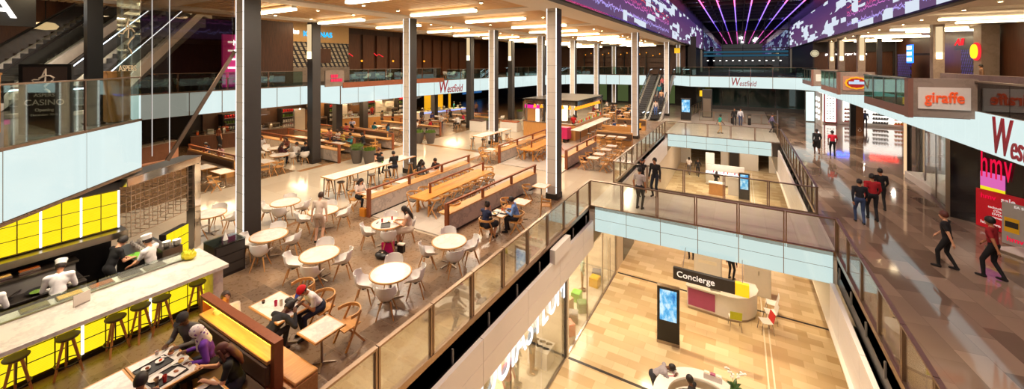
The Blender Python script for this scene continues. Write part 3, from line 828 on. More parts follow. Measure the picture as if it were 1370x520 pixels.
# ================================================================ BAR COUNTER STOOLS
for (x, y), lab in zip(((-11.77, 1.61), (-11.76, 2.26), (-11.72, 2.95), (-11.78, 3.38), (-11.75, 3.74), (-11.79, 4.46)),
                       ('first bar stool from the frame edge, at the yellow counter', 'second bar stool from the frame edge, at the yellow counter', 'third bar stool from the frame edge, below the menu stand end',
                        'fourth bar stool along the yellow counter', 'fifth bar stool along the yellow counter', 'last bar stool at the yellow counter, by the booth rail')):
    place(P_STOOL, x, y, 0.0, random.random() * 2, 'dark-seated oak tripod stool, ' + lab, 'stools at the yellow counter')
# ================================================================ NEAR RECTANGULAR TABLES
place(P_T12, -9.07, 2.91, 0, 0, 'marble table with plates and trays before the yellow booth', 'marble and oak tables near the booth')
place(P_T12, -9.07, 2.18, 0, 0, 'marble table pushed against the one with plates and trays', 'marble and oak tables near the booth')
place(P_T12, -7.44, 2.93, 0, 0, 'marble table with a dark tray beside the long-haired woman', 'marble and oak tables near the booth')
place(P_T12, -9.07, 4.98, 0, 0.0, 'marble table of the man in the red cap', 'marble and oak tables near the booth')
T_ = proto_rect_table(0.64, 0.70, 'small_marble_table')
place(T_, -7.55, 5.02, 0, 0.0, 'empty small marble table with one oak chair beside the booth end')
place(P_OAK, -7.6, 5.68, 0, -PI / 2 - 0.1, 'empty oak armchair behind the small marble table at the booth end', 'oak armchairs')
place(P_OAK, -8.62, 5.75, 0, -PI / 2, 'oak armchair carrying the man in the red cap', 'oak armchairs')
place(P_OAK, -9.5, 5.78, 0, -PI / 2 + 0.2, 'empty oak armchair behind the red cap table, beside the seated man', 'oak armchairs')
# two tables by the glass balustrade, along the marble divider
place(P_T07, -7.66, 12.2, 0, 0, 'small table with two trays between the couple by the balustrade', 'small square tables along the balustrade')
place(P_OAK, -7.80, 11.55, 0, PI / 2 + 0.15, 'oak armchair of the woman in dark blue at the couple table', 'oak armchairs')
place(P_OAK, -7.12, 12.55, 0, PI + 0.3, 'oak armchair of the man in the blue shirt', 'oak armchairs')
place(P_T07, -7.55, 13.65, 0, 0, 'empty small table behind the couple by the balustrade', 'small square tables along the balustrade')
place(P_OAK, -8.15, 13.55, 0, 0.1, 'empty oak armchair on the divider side of the table behind the couple', 'oak armchairs')
place(P_OAK, -7.62, 13.0, 0, PI / 2, 'empty oak armchair just behind the couple, facing the empty table', 'oak armchairs')
place(P_T07, -7.75, 15.9, 0, 0, 'small table against the tall column with lit edges', 'small square tables along the balustrade')
place(P_OAKD, -8.25, 15.55, 0, 0.35, 'padded oak armchair at the table against the lit column', 'padded oak armchairs')
# ================================================================ ISLAND LONG TABLES
def long_table(x, y0, y1, name, label):
    t = thing('long_wooden_table', label, 'table', (x, (y0 + y1) / 2, 0.05), 0, 'long wooden island tables')
    h = (y1 - y0) / 2
    p = MB()
    for k in range(5): p.box(-0.46 + k * 0.185, -0.46 + k * 0.185 + 0.18, -h, h, 0.66, 0.725, c=0.004)
    p.build('plank_top', M_TABLEWOOD, t)
    for s in (-1, 1):
        l = MB(); l.box(-0.36, -0.28, s * (h - 0.35) - 0.05, s * (h - 0.35) + 0.05, 0, 0.66); l.box(0.28, 0.36, s * (h - 0.35) - 0.05, s * (h - 0.35) + 0.05, 0, 0.66); l.box(-0.28, 0.28, s * (h - 0.35) - 0.04, s * (h - 0.35) + 0.04, 0.56, 0.64)
        l.build('trestle_leg', M_TABLEWOOD, t)
    r = MB(); r.box(-0.035, 0.035, -h + 0.7, h - 0.1, 1.10, 1.16); r.build('centre_rail', M_RUST, t)
    for y in (-h + 0.75, h - 0.15): MB().box(-0.03, 0.03, y - 0.045, y + 0.045, 0.725, 1.10).build('rail_post', M_RUST, t)
    return t
long_table(-11.33, 11.75, 16.6, 'a', 'long orange oak table with centre rail on the first marble island')
k = 0
for i in range(7):
    y = 12.15 + i * 0.66
    place(P_OAKD, -10.72, y, 0.05, PI + random.uniform(-0.1, 0.1), 'padded oak armchair %s at the first island table, balustrade side' % ('nearest the round tables', 'second', 'third', 'fourth', 'fifth', 'sixth', 'farthest back')[i].replace('nearest the', 'next to the').replace('farthest back', 'seventh'), 'padded oak armchairs')
    place(P_OAKD, -11.95, y, 0.05, random.uniform(-0.1, 0.1), 'padded oak armchair %s at the first island table, dining hall side' % ('next to the round tables', 'second', 'third', 'fourth', 'fifth', 'sixth', 'seventh')[i], 'padded oak armchairs')
place(P_OAKD, -11.35, 16.95, 0.05, -PI / 2, 'padded oak armchair at the far end of the first island table', 'padded oak armchairs')
place(P_OAKD, -9.75, 12.1, 0.05, PI, 'padded oak armchair tucked to the shelf of the marble divider', 'padded oak armchairs')
long_table(-11.7, 21.8, 26.4, 'b', 'long orange oak table on the second marble island, behind the tall column')
for i in range(6):
    y = 22.2 + i * 0.68
    for x, rz, sd in ((-11.1, PI, 'balustrade side'), (-12.3, 0, 'dining hall side')):
        place(P_OAKD, x, y, 0.05, rz, 'padded oak armchair %s at the second island table, %s' % (('first', 'second', 'third', 'fourth', 'fifth', 'sixth')[i], sd), 'padded oak armchairs')
# marble dividers with oak shelf and rusty rail
def divider(label, p0, p1, side, h=0.70, rail=1.15, posts=4, shelf=0.42, z0=0.0, cat='divider', endpost=True):
    """wall from p0 to p1; side: +1 shelf on the +normal side"""
    t = thing('marble_divider', label, cat, (p0[0], p0[1], z0), math.atan2(p1[1] - p0[1], p1[0] - p0[0]), 'marble dividers with rusty rails')
    L = math.hypot(p1[0] - p0[0], p1[1] - p0[1])
    MB().box(0, L, -0.07, 0.07, 0.09, h).build('marble_wall', M_MARBLEW, t)
    MB().box(0.02, L - 0.02, -0.05, 0.05, 0, 0.09).build('plinth', M_DARK, t)
    MB().box(0, L, min(-0.07 * side, side * shelf), max(-0.07 * side, side * shelf), h, h + 0.05, c=0.004).build('oak_shelf', M_OAK, t)
    MB().box(-0.05, L + 0.02, -0.05, 0.05, rail - 0.05, rail + 0.01).build('rail_bar', M_RUST, t)
    for i in range(posts):
        x = (L - 0.08) * i / (posts - 1)
        z = 0 if (i == 0 and endpost) else h + 0.05
        MB().box(x - 0.05, x + 0.05, -0.045 if z else -0.08, 0.045 if z else 0.08, z, rail - 0.05).build('rail_post', M_RUST, t)
    return t
divider('marble divider with rusty rail on the balustrade side of the first island', (-9.25, 11.1), (-8.9, 17.6), 1)
divider('marble divider with rusty rail on the dining hall side of the first island', (-13.05, 10.75), (-13.05, 17.6), 1)
divider('marble divider with rusty rail on the dining hall side of the second island', (-12.95, 20.6), (-12.95, 27.5), 1)
divider('marble divider with rusty rail of the second island, beside the balustrade table row', (-8.8, 21.4), (-8.8, 26.9), 1)
# small tables along the outer side of the first island
for y, w in ((11.3, 'of the woman with the yellow drink'), (13.2, 'second behind the divider'), (15.2, 'third behind the divider')):
    place(P_T07, -13.75, y, 0, 0, 'small table %s beside the high marble table' % w, 'small tables behind the first island')
    place(P_OAK, -14.3, y - 0.25, 0, 0.1, 'oak armchair at the small table %s' % w, 'oak armchairs')
    if y > 12: place(P_OAK, -13.75, y - 0.72, 0, PI / 2, 'oak armchair with its back to the viewer at the small table %s' % w, 'oak armchairs')
for x, y, w in ((-13.8, 20.9, 'in front of the second lit column'), (-13.8, 22.6, 'behind the second island divider'), (-13.8, 24.4, 'deep behind the second island divider')):
    place(P_T07, x, y, 0, 0, 'small table %s' % w, 'small tables behind the second island')
    place(P_OAK, x - 0.62, y, 0, 0, 'oak armchair, dining hall side of the small table %s' % w.replace('in front of', 'before'), 'oak armchairs')
    place(P_OAK, x + 0.05, y - 0.65, 0, PI / 2, 'oak armchair showing its back at the small table %s' % w.replace('in front of', 'before'), 'oak armchairs')
# high tables with stools
h1 = proto_high_table(5.2); h1.location = (-16.3, 13.7, 0); h1['label'] = 'long high marble table with stools behind the first island'
for y, sx, n in ((11.6, -0.55, 'first'), (11.6, 0.3, 'first'), (12.2, 0.62, 'second'), (12.75, -0.5, 'third'), (13.15, 0.55, 'fourth'), (14.1, 0.55, 'fifth'), (14.75, -0.95, 'sixth'), (14.6, 0.6, 'seventh'), (15.7, 0.6, 'last')):
    place(P_STOOL, -16.3 + sx, y, 0, random.random() * 2, 'oak tripod stool, %s along the high table on its %s side' % (n, 'island' if sx > 0 else 'dining hall'), 'stools at the high tables')
h2 = proto_high_table(4.2, 'far_high_table'); h2.location = (-16.25, 24.9, 0); h2.name = 'high_marble_table'; h2['label'] = 'high marble table with stools beyond the second lit column'
for y, sx, n in ((23.1, -0.6, 'first'), (23.2, 0.3, 'first'), (23.9, 0.6, 'second'), (24.7, -0.6, 'second'), (24.9, 0.6, 'third'), (26.0, 0.6, 'fourth'), (26.6, -0.5, 'third')):
    place(P_STOOL, -16.25 + sx, y, 0, random.random() * 2, 'oak tripod stool, %s at the far high table on its %s side' % (n, 'island' if sx > 0 else 'dining hall'), 'stools at the high tables')
# rows of small tables between the second island and the balustrade
nth = ('first', 'second', 'third', 'fourth', 'fifth', 'sixth', 'seventh', 'eighth')
for i, y in enumerate((22.1, 23.2, 24.6, 25.9)):
    place(P_T07, -7.38, y, 0, 0, 'small table, %s of the row beside the balustrade' % nth[i], 'small tables in the balustrade row')
    place(P_OAK, -7.98, y - 0.05, 0, 0.0, 'oak armchair on the island side of the %s table in the balustrade row' % nth[i], 'oak armchairs')
    place(P_OAK, -6.78, y + 0.05, 0, PI, 'oak armchair on the balustrade side of the %s table in that row' % nth[i], 'oak armchairs')
def bench(label, x, y, L, rz, two=False, hgt=0.95, mat=None, name='wooden_booth_bench'):
    """bench along local x facing local -y"""
    t = thing(name, label, 'bench', (x, y, 0), rz, 'wooden booth benches')
    MB().box(-L / 2, L / 2, -0.50, -0.02, 0.0, 0.40).build('base', M_OAK, t)
    MB().box(-L / 2 + 0.02, L / 2 - 0.02, -0.52, -0.08, 0.40, 0.47, c=0.02).build('seat_cushion', mat or M_LEATHER, t)
    MB().box(-L / 2, L / 2, -0.06, 0.04, 0.0, hgt).build('back_board', M_OAK, t)
    MB().box(-L / 2 + 0.02, L / 2 - 0.02, -0.12, -0.06, 0.47, hgt - 0.1, c=0.02).build('back_cushion', mat or M_LEATHER, t)
    if two:
        MB().box(-L / 2, L / 2, 0.04, 0.52, 0.0, 0.40).build('rear_base', M_OAK, t)
        MB().box(-L / 2 + 0.02, L / 2 - 0.02, 0.10, 0.54, 0.40, 0.47, c=0.02).build('rear_seat_cushion', mat or M_LEATHER, t)
    return t
bench('wide wooden booth bench with leather back beyond the balustrade row', -8.4, 30.2, 2.8, 0)
for i, x in enumerate((-9.2, -8.35, -7.6)):
    place(P_T07, x, 29.25, 0, 0, 'small table, %s of three before the wide booth bench' % nth[i], 'small tables at the booth benches')
    place(P_OAK, x, 28.65, 0, PI / 2, 'oak armchair, %s of three facing the wide booth bench' % nth[i], 'oak armchairs')
bench('second wooden booth bench behind the wide one', -8.9, 33.0, 2.7, PI)
bench('third wooden booth bench towards the escalators', -8.9, 37.9, 2.7, 0)
for x, y, w in ((-9.7, 34.4, 'before the far bench, bar side'), (-8.9, 34.8, 'before the far bench, in the middle'), (-7.9, 35.1, 'of the man in yellow')):
    place(P_T07, x, y, 0, 0, 'small table %s' % w, 'small tables at the booth benches')
    place(P_OAK, x + 0.1, y - 0.6, 0, PI / 2, 'oak armchair at the small table %s' % w, 'oak armchairs')
far = [(-12.3, 41.2), (-12.3, 43.2), (-12.25, 46.0), (-12.3, 48.9), (-12.5, 51.5), (-10.8, 41.5), (-10.8, 44.0), (-10.8, 46.6), (-10.8, 49.4), (-14.2, 42.0), (-14.2, 44.6), (-14.2, 47.5), (-14.2, 50.4)]
for i, (x, y) in enumerate(far):
    row = ('middle', 'escalator', 'bar')[0 if -13 < x < -11.5 else (1 if x > -11.5 else 2)]
    ix = i if i < 5 else (i - 5 if i < 9 else i - 9)
    place(P_T07, x, y, 0, 0, 'tiny far table, %s in the %s row before the escalators' % (nth[ix], row), 'far tables before the escalators')
    for s in (-1, 1):
        place(P_OAK, x + 0.02, y + s * 0.62, 0, -s * PI / 2, 'far oak chair %s the %s table of the %s row' % ('behind' if s > 0 else 'before', nth[ix], row), 'oak armchairs')
# wooden high chair by the lit column
t = thing('baby_high_chair', 'wooden baby high chair between the lit column and the balustrade', 'high chair', (-6.75, 14.3, 0), 0.4)
for sx in (-1, 1):
    for sy in (-1, 1): MB().rod((sx * 0.17, sy * 0.17, 0.88 if sx < 0 else 0.70), (sx * 0.24, sy * 0.23, 0), 0.02, n=8).build('leg', M_OAKZ, t)
MB().box(-0.17, 0.17, -0.17, 0.17, 0.52, 0.55).build('seat', M_OAK, t)
r = MB(); r.bar([(0.18, -0.18, 0.70), (-0.18, -0.18, 0.72), (-0.18, 0.18, 0.72), (0.18, 0.18, 0.70)], 0.03, 0.05, closed=True); r.bar([(-0.18, -0.17, 0.88), (-0.18, 0.17, 0.88)], 0.025, 0.06); r.build('guard_rail', M_OAK, t)
MB().bar([(0.23, -0.22, 0.22), (0.23, 0.22, 0.22)], 0.03, 0.04).build('foot_bar', M_OAK, t)
# ================================================================ YELLOW BOOTH
t = thing('booth_bench', 'double booth bench with yellow-lit oak cap and rusty frame rail', 'bench', (0, 0, 0))
MB().box(-10.0, -7.32, 3.88, 4.02, 0.0, 0.86).build('back_board', M_OAK, t)
MB().box(-9.98, -7.32, 3.80, 4.10, 0.86, 0.93, c=0.01).build('oak_cap', M_OAK, t)
MB().box(-10.05, -7.3, 3.34, 3.88, 0.0, 0.40).build('front_base', M_OAK, t)
MB().box(-10.03, -7.32, 3.30, 3.80, 0.40, 0.47, c=0.02).build('front_seat_cushion', M_LEATHER, t)
for i in range(2): MB().box(-9.98 + i * 1.33, -8.66 + i * 1.33, 3.78, 3.88, 0.48, 0.84, c=0.02).build('back_cushion', M_LEATHER, t)
MB().box(-10.05, -6.95, 4.02, 4.54, 0.0, 0.40).build('rear_base', M_OAK, t)
MB().box(-10.03, -6.97, 4.10, 4.56, 0.40, 0.46, c=0.015).build('rear_seat', M_OAKY, t)
MB().box(-10.1, -7.2, 3.87, 4.03, 1.19, 1.26).build('frame_rail', M_RUST, t)
MB().box(-7.32, -7.2, 3.87, 4.03, 0.0, 1.19).build('frame_post', M_RUST, t)
MB().box(-10.1, -9.98, 3.87, 4.03, 0.0, 1.19).build('frame_post', M_RUST, t)
l = MB(); l.box(-9.96, -7.34, 3.88, 3.92, 1.17, 1.188); l.box(-9.96, -7.34, 3.98, 4.02, 1.17, 1.188); l.build('light_strip', glow('strip_yellow', (1.0, 0.66, 0.03), 14.0), t)
# ================================================================ PEOPLE
SKIN = {'l': rgb((214, 160, 124)), 'm': rgb((176, 120, 84)), 'd': rgb((98, 62, 42)), 'p': rgb((226, 178, 146))}
M_EYE = plain('eye_dark', rgb((24, 18, 16)), 0.2)
M_LIP = plain('lip', rgb((150, 74, 66)), 0.5)
def cloth(c): return plain('cloth_%d_%d_%d' % c, rgb(c), 0.85, var=0.16, scale=9.0)
def skinm(k): return plain('skin_' + k, SKIN[k], 0.5, var=0.06)
HAIRC = {'black': (24, 18, 16), 'brown': (62, 38, 24), 'dark': (36, 24, 18), 'auburn': (84, 36, 22), 'grey': (130, 126, 122)}
def hairm(k): return plain('hair_' + k, rgb(HAIRC[k]), 0.55, var=0.3, scale=25)
def scarf_mat():
    t = NT('flowered_scarf'); v = t.n('ShaderNodeTexVoronoi'); t.t.links.new(t.coord(), v.inputs['Vector']); v.inputs['Scale'].default_value = 16
    t.bsdf(t.ramp(v.outputs[0], [(0.22, rgb((120, 80, 150))), (0.36, rgb((232, 222, 218)))]), 0.8); return t.m
SCARF = scarf_mat()
PEOPLE = []
def ik(a, b, l1, l2, hint):
    a = Vector(a); b = Vector(b); d = b - a; L = d.length
    mx = (l1 + l2) * 0.995
    if L > mx: b = a + d * (mx / L); d = b - a; L = mx
    L = max(L, abs(l1 - l2) + 0.01)
    x = (l1 * l1 - l2 * l2 + L * L) / (2 * L); h = math.sqrt(max(0, l1 * l1 - x * x))
    n = d.normalized(); hv = Vector(hint); hv = hv - n * hv.dot(n)
    if hv.length < 1e-4: hv = Vector((0, 0, 1))
    return a + n * x + hv.normalized() * h, b
def person(label, x, y, z, face, pose='stand', top=(40, 40, 44), legs=(30, 30, 36), skin='l', hair='dark', style='short', sleeve='long', shoes=(28, 26, 26), H=1.72, near=1,
           lean=None, headp=None, heady=0.0, handL=None, handR=None, footL=None, footR=None, hip=None, skirt=False, short_legs=False, roll=0.0, group=None, twist=0.0, hatcol=None, seat=0.46):
    s = H / 1.72
    PZ = dict(stand=(0.93, 2, 5), walk=(0.925, 4, 4), sit=(seat + 0.085, 10, 14), bend=(0.90, 62, 40), type=(0.93, 14, 24))[pose]
    hz = PZ[0] if hip is None else hip
    ln = math.radians(PZ[1] if lean is None else lean); hp = math.radians(PZ[2] if headp is None else headp)
    D = {'stand': dict(hL=(0.06, 0.27, 0.80), hR=(0.06, -0.27, 0.80), fL=(0.0, 0.10, 0), fR=(0.02, -0.10, 0)),
         'walk': dict(hL=(-0.18, 0.25, 0.86), hR=(0.26, -0.24, 0.92), fL=(0.16, 0.08, 0), fR=(-0.18, -0.08, 0.02)),
         'sit': dict(hL=(0.42, 0.14, 0.79), hR=(0.40, -0.15, 0.79), fL=(0.40, 0.12, 0), fR=(0.34, -0.12, 0)),
         'bend': dict(hL=(0.62, 0.16, 1.06), hR=(0.66, -0.12, 1.06), fL=(-0.02, 0.12, 0), fR=(-0.10, -0.12, 0)),
         'type': dict(hL=(0.40, 0.14, 1.02), hR=(0.42, -0.12, 1.04), fL=(0.02, 0.11, 0), fR=(-0.02, -0.11, 0))}[pose]
    hL = Vector(handL or D['hL']); hR = Vector(handR or D['hR']); fL = Vector(footL or D['fL']); fR = Vector(footR or D['fR'])
    P = Vector((0, 0, hz))
    tilt = Matrix.Rotation(ln, 3, 'Y') @ Matrix.Rotation(math.radians(roll), 3, 'X')
    def T(v): return P + tilt @ Vector(v)
    waist = T((0.0, 0, 0.16)); chest = T((0.015, 0, 0.36)); neck0 = T((0.0, 0, 0.50))
    tw = Matrix.Rotation(math.radians(twist), 3, 'Z')
    shL = P + tilt @ (tw @ Vector((0, 0.185, 0.455))); shR = P + tilt @ (tw @ Vector((0, -0.185, 0.455)))
    hd = Matrix.Rotation(ln * 0.55 + hp, 3, 'Y')
    hd = Matrix.Rotation(math.radians(heady), 3, 'Z') @ hd
    neck1 = neck0 + (tilt @ Vector((0.01, 0, 0.05))) ; C = neck0 + (tilt @ Vector((0.0, 0, 0.05))) + hd @ Vector((0.02, 0, 0.125))
    def Hd(v): return C + hd @ Vector(v)
    hipL = P + Vector((0, 0.095, -0.02)); hipR = P + Vector((0, -0.095, -0.02))
    kh = Vector((1, 0, 0.25))
    aL = fL + Vector((0, 0, 0.08)); aR = fR + Vector((0, 0, 0.08))
    kL, aL = ik(hipL, aL, 0.435, 0.43, kh + Vector((0, 0.12, 0))); kR, aR = ik(hipR, aR, 0.435, 0.43, kh + Vector((0, -0.12, 0)))
    eh = Vector((-0.55, 0, -0.8))
    eL, wL = ik(shL, hL, 0.285, 0.255, eh + Vector((0, 0.55, 0))); eR, wR = ik(shR, hR, 0.285, 0.255, eh + Vector((0, -0.55, 0)))
    b = MB(); n = 10; bones = []
    def seg(p, q, r0, r1, lab):
        b.cap(p, q, r0, r1, n); bones.append((tuple(p), tuple(q), r0, r1, lab))
    def blob(c, r, lab, rot=None):
        o = MB(); o.ball((0, 0, 0), r, 12, 8)
        v = [(Vector(c) + (rot @ Vector(p) if rot is not None else Vector(p))) for p in o.v]
        b.add(v, o.f)
        bones.append((tuple(c), tuple(Vector(c) + Vector((0.001, 0, 0))), min(r), min(r), lab))
    blob(P + Vector((-0.01, 0, 0.02)), (0.115, 0.165, 0.12), 'legs', tilt)
    blob(waist, (0.10, 0.145, 0.14), 'top', tilt); blob(chest, (0.115, 0.175, 0.16), 'top', tilt)
    seg(shL, shR, 0.072, 0.072, 'top'); seg(P, chest, 0.11, 0.12, 'top')
    bones.append((tuple(P + Vector((0, 0.08, 0))), tuple(P + Vector((0, -0.08, 0))), 0.11, 0.11, 'legs'))
    seg(neck0 - tilt @ Vector((0, 0, 0.03)), neck1 + hd @ Vector((0.0, 0, 0.06)), 0.055, 0.052, 'skin')
    blob(Hd((0, 0, 0.015)), (0.098, 0.078, 0.115), 'skin', hd); blob(Hd((0.03, 0, -0.055)), (0.062, 0.058, 0.065), 'skin', hd)
    if near:
        seg(Hd((0.095, 0, 0.01)), Hd((0.112, 0, -0.025)), 0.010, 0.016, 'skin')
        for sy in (1, -1): blob(Hd((-0.005, sy * 0.08, -0.005)), (0.022, 0.010, 0.032), 'skin', hd)
    slL = 'top' if sleeve == 'long' else 'skin'
    for sh_, e, w in ((shL, eL, wL), (shR, eR, wR)):
        if sleeve == 'none': seg(sh_, e, 0.052, 0.042, 'skin')
        elif sleeve == 'short':
            m_ = sh_ + (e - sh_) * 0.62
            seg(sh_, m_, 0.062, 0.054, 'top'); seg(m_, e, 0.045, 0.041, 'skin')
        else: seg(sh_, e, 0.062, 0.052, 'top')
        seg(e, w, 0.046 if sleeve == 'long' else 0.041, 0.036 if sleeve == 'long' else 0.029, slL)
        d = (w - e).normalized()
        seg(w, w + d * 0.075, 0.031, 0.034, 'skin')
    for h_, k_, a_, f_ in ((hipL, kL, aL, fL), (hipR, kR, aR, fR)):
        seg(h_, k_, 0.088, 0.06, 'legs')
        lab = 'skin' if short_legs or skirt else 'legs'
        seg(k_, k_ + (a_ - k_) * 0.35, 0.058, 0.056, lab); seg(k_ + (a_ - k_) * 0.35, a_, 0.056, 0.042, lab)
        df = (a_ - k_).normalized(); fw = Vector((1, 0, 0))
        fw = (fw - Vector((0, 0, 1)) * fw.z).normalized()
        seg(a_ + Vector((-0.03, 0, -0.04)), a_ + fw * 0.15 + Vector((0, 0, -0.05)), 0.042, 0.034, 'shoe')
    if skirt:
        for h_, k_ in ((hipL, kL), (hipR, kR)):
            seg(h_, h_ + (k_ - h_) * 0.95, 0.125, 0.115, 'legs')
        seg(hipL + (kL - hipL) * 0.8, hipR + (kR - hipR) * 0.8, 0.10, 0.10, 'legs')
    me = b.mesh('person', [])
    o = bpy.data.objects.new('person', me); COL.objects.link(o)
    o.location = (x, y, z); o.rotation_euler = (0, 0, face); o.scale = (s, s, s)
    md = o.modifiers.new('r', 'REMESH'); md.mode = 'VOXEL'; md.voxel_size = 0.013 if near == 2 else (0.02 if near == 1 else 0.03)
    m2 = o.modifiers.new('s', 'SMOOTH'); m2.factor = 0.5; m2.iterations = 3 if near else 2
    tag(o, label, 'person', group)
    hands = []
    if near:
        for side, e, w in ((1, eL, wL), (-1, eR, wR)):
            d = (w - e).normalized(); up = Vector((0, 0, 1)); a = d.cross(up)
            a = a.normalized() if a.length > 0.05 else Vector((0, 1, 0)); nn = a.cross(d).normalized()
            hands.append((w, d, a, nn, side))
    PEOPLE.append((o, bones, dict(top=cloth(top), legs=cloth(legs), skin=skinm(skin), shoe=cloth(shoes)), hands, near, Hd, C.copy(), hd.copy()))
    # hair or headgear, following the skull
    h = MB(); mh = hairm(hair) if hair in HAIRC else cloth((30, 30, 30))
    def skull(r, z0, back=0.0, front=0.6):
        nu, nv = 16, 9; v = []; f = []
        for j in range(nv + 1):
            for i in range(nu):
                a = 2 * PI * i / nu
                lim = z0 + (front - z0) * max(0, math.cos(a)) ** 1.5
                t_ = PI / 2 - (PI / 2 - lim) * j / nv
                v.append(Hd((r[0] * math.cos(t_) * math.cos(a) - 0.006, r[1] * math.cos(t_) * math.sin(a), 0.018 + r[2] * math.sin(t_))))
        for j in range(nv):
            for i in range(nu):
                i2 = (i + 1) % nu; f.append((j * nu + i, j * nu + i2, (j + 1) * nu + i2, (j + 1) * nu + i))
        f.append(tuple((nv * nu) + i for i in range(nu - 1, -1, -1)))
        h.add(v, f)
    nm = 'hair'
    if style in ('short', 'long', 'bun', 'tail'):
        skull((0.112, 0.092, 0.125), -0.55 if style == 'short' else -0.75, front=0.42)
        if style == 'long':
            back = [Hd((-0.04, 0, 0.05)), Hd((-0.10, 0, -0.05)), Hd((-0.11, 0, -0.15)), T((-0.14, 0, 0.40)), T((-0.15, 0, 0.27))]
            h.sweep(back, [(0.085 * math.cos(2 * PI * i / 10), 0.045 * math.sin(2 * PI * i / 10)) for i in range(10)], scales=[0.9, 1.1, 1.15, 1.1, 0.5])
            for sy in (1, -1):
                h.cap(Hd((0.02, sy * 0.08, 0.05)), T((0.03, sy * 0.10, 0.43)), 0.03, 0.028, 8)
        if style == 'bun': h.ball(Hd((-0.09, 0, 0.10)), 0.05, 10, 7)
        if style == 'tail':
            h.cap(Hd((-0.10, 0, 0.04)), T((-0.16, 0, 0.36)), 0.035, 0.018, 8)
    elif style == 'cap':
        nm = 'baseball_cap'; mh = cloth(hatcol); skull((0.116, 0.097, 0.128), 0.05, front=0.12)
        brim = [Hd((0.09, -0.07, 0.055)), Hd((0.15, -0.055, 0.045)), Hd((0.185, 0, 0.045)), Hd((0.15, 0.055, 0.045)), Hd((0.09, 0.07, 0.055))]
        low = [p - hd @ Vector((0, 0, 0.01)) for p in brim]
        bq = MB(); bq.add(brim + low, [(0, 1, 2, 3, 4), (9, 8, 7, 6, 5)] + [(i, (i + 1) % 5, 5 + (i + 1) % 5, 5 + i) for i in range(5)])
    elif style == 'chef':
        nm = 'chef_hat'; mh = cloth((236, 232, 226))
        q = MB(); q.lathe([(0.098, 0.0), (0.103, 0.0), (0.104, 0.06), (0.118, 0.085), (0.112, 0.108), (0.0, 0.116)], n=20)
        h.add([Hd((p[0] - 0.005, p[1] * 0.88, p[2] + 0.05)) for p in q.v], q.f)
    elif style == 'scarf':
        nm = 'headscarf'; mh = SCARF; skull((0.118, 0.100, 0.130), -1.0, front=0.45)
        h.cap(Hd((-0.03, 0, -0.08)), T((0.0, 0, 0.44)), 0.095, 0.12, 12)
        h.cap(Hd((0.03, 0, -0.12)), T((0.10, 0, 0.34)), 0.07, 0.06, 10)
    if style == 'chef' or style == 'cap':
        k = MB()
        q = h; h = k; skull((0.106, 0.086, 0.118), -0.6, front=0.35)
        r_ = k.build('hair', hairm('dark'), o, sharp=1.5); h = q
    if h.v:
        ho = h.build(nm, mh, o, sharp=1.2)
        if style == 'cap': bq.build('brim', cloth((44, 66, 160)) if hatcol[0] > 150 else mh, ho)
    return o
def face_dir(dx, dy): return math.atan2(dy, dx)
def finish_people():
    dg = bpy.context.evaluated_depsgraph_get()
    done = []
    for o, *_ in PEOPLE:
        done.append(bpy.data.meshes.new_from_object(o.evaluated_get(dg)))
    for (o, bones, mats, hands, near, Hd, C, hd), me in zip(PEOPLE, done):
        old = o.data
        o.modifiers.clear()
        n = len(me.polygons)
        cen = np.empty(n * 3); me.polygons.foreach_get('center', cen); cen = cen.reshape(-1, 3)
        best = np.full(n, 1e9); lab = np.zeros(n, int); keys = ['top', 'legs', 'skin', 'shoe']
        for p, q, r0, r1, l in bones:
            p = np.array(p); d = np.array(q) - p; L2 = max(1e-9, d @ d)
            t = np.clip(((cen - p) @ d) / L2, 0, 1)
            dist = np.linalg.norm(cen - (p + t[:, None] * d), axis=1) - (r0 + (r1 - r0) * t)
            m = dist < best; best[m] = dist[m]; lab[m] = keys.index(l)
        nv = len(me.vertices); vs = np.empty(nv * 3); me.vertices.foreach_get('co', vs)
        V = [tuple(v) for v in vs.reshape(-1, 3)]; F = [tuple(p.vertices) for p in me.polygons]; MI = lab.tolist()
        x = MB()
        for w, d, a, nn, side in hands:
            base = w + d * 0.085
            for k, (off, L, r) in enumerate(((-0.027, 0.066, 0.0085), (-0.009, 0.075, 0.009), (0.009, 0.070, 0.0085), (0.026, 0.055, 0.0075))):
                p0 = base + a * off - d * 0.03; p1 = base + a * off * 1.15 + d * L * 0.45; p2 = p1 + d * L * 0.3 - nn * L * 0.3
                p3 = p2 + d * L * 0.12 - nn * L * 0.25
                x.tube([p0, p1, p2, p3], r, 6, 2, scales=[1, 1, 0.9, 0.7])
            th = w + d * 0.03
            x.tube([th - a * side * -0.01, th + a * side * 0.04 + d * 0.02 - nn * 0.01, th + a * side * 0.05 + d * 0.055 - nn * 0.02], 0.010, 6, 2, scales=[1, 1, 0.75])
        if near:
            for sy in (1, -1):
                c = Hd((0.085, sy * 0.034, 0.022)); x.ball(c, 0.011, 8, 6, 4)
            x.cap(Hd((0.088, 0.02, -0.062)), Hd((0.088, -0.02, -0.062)), 0.007, 0.007, 6, 5)
        b0 = len(V); V += x.v; F += [tuple(b0 + i for i in q) for q in x.f]; MI += x.mi
        nm = bpy.data.meshes.new('person'); nm.from_pydata(V, [], F)
        for k in keys: nm.materials.append(mats[k])
        nm.materials.append(M_EYE); nm.materials.append(M_LIP)
        nm.polygons.foreach_set('material_index', MI); nm.polygons.foreach_set('use_smooth', [True] * len(F)); nm.update()
        o.data = nm
        bpy.data.meshes.remove(me); bpy.data.meshes.remove(old)
R = math.radians
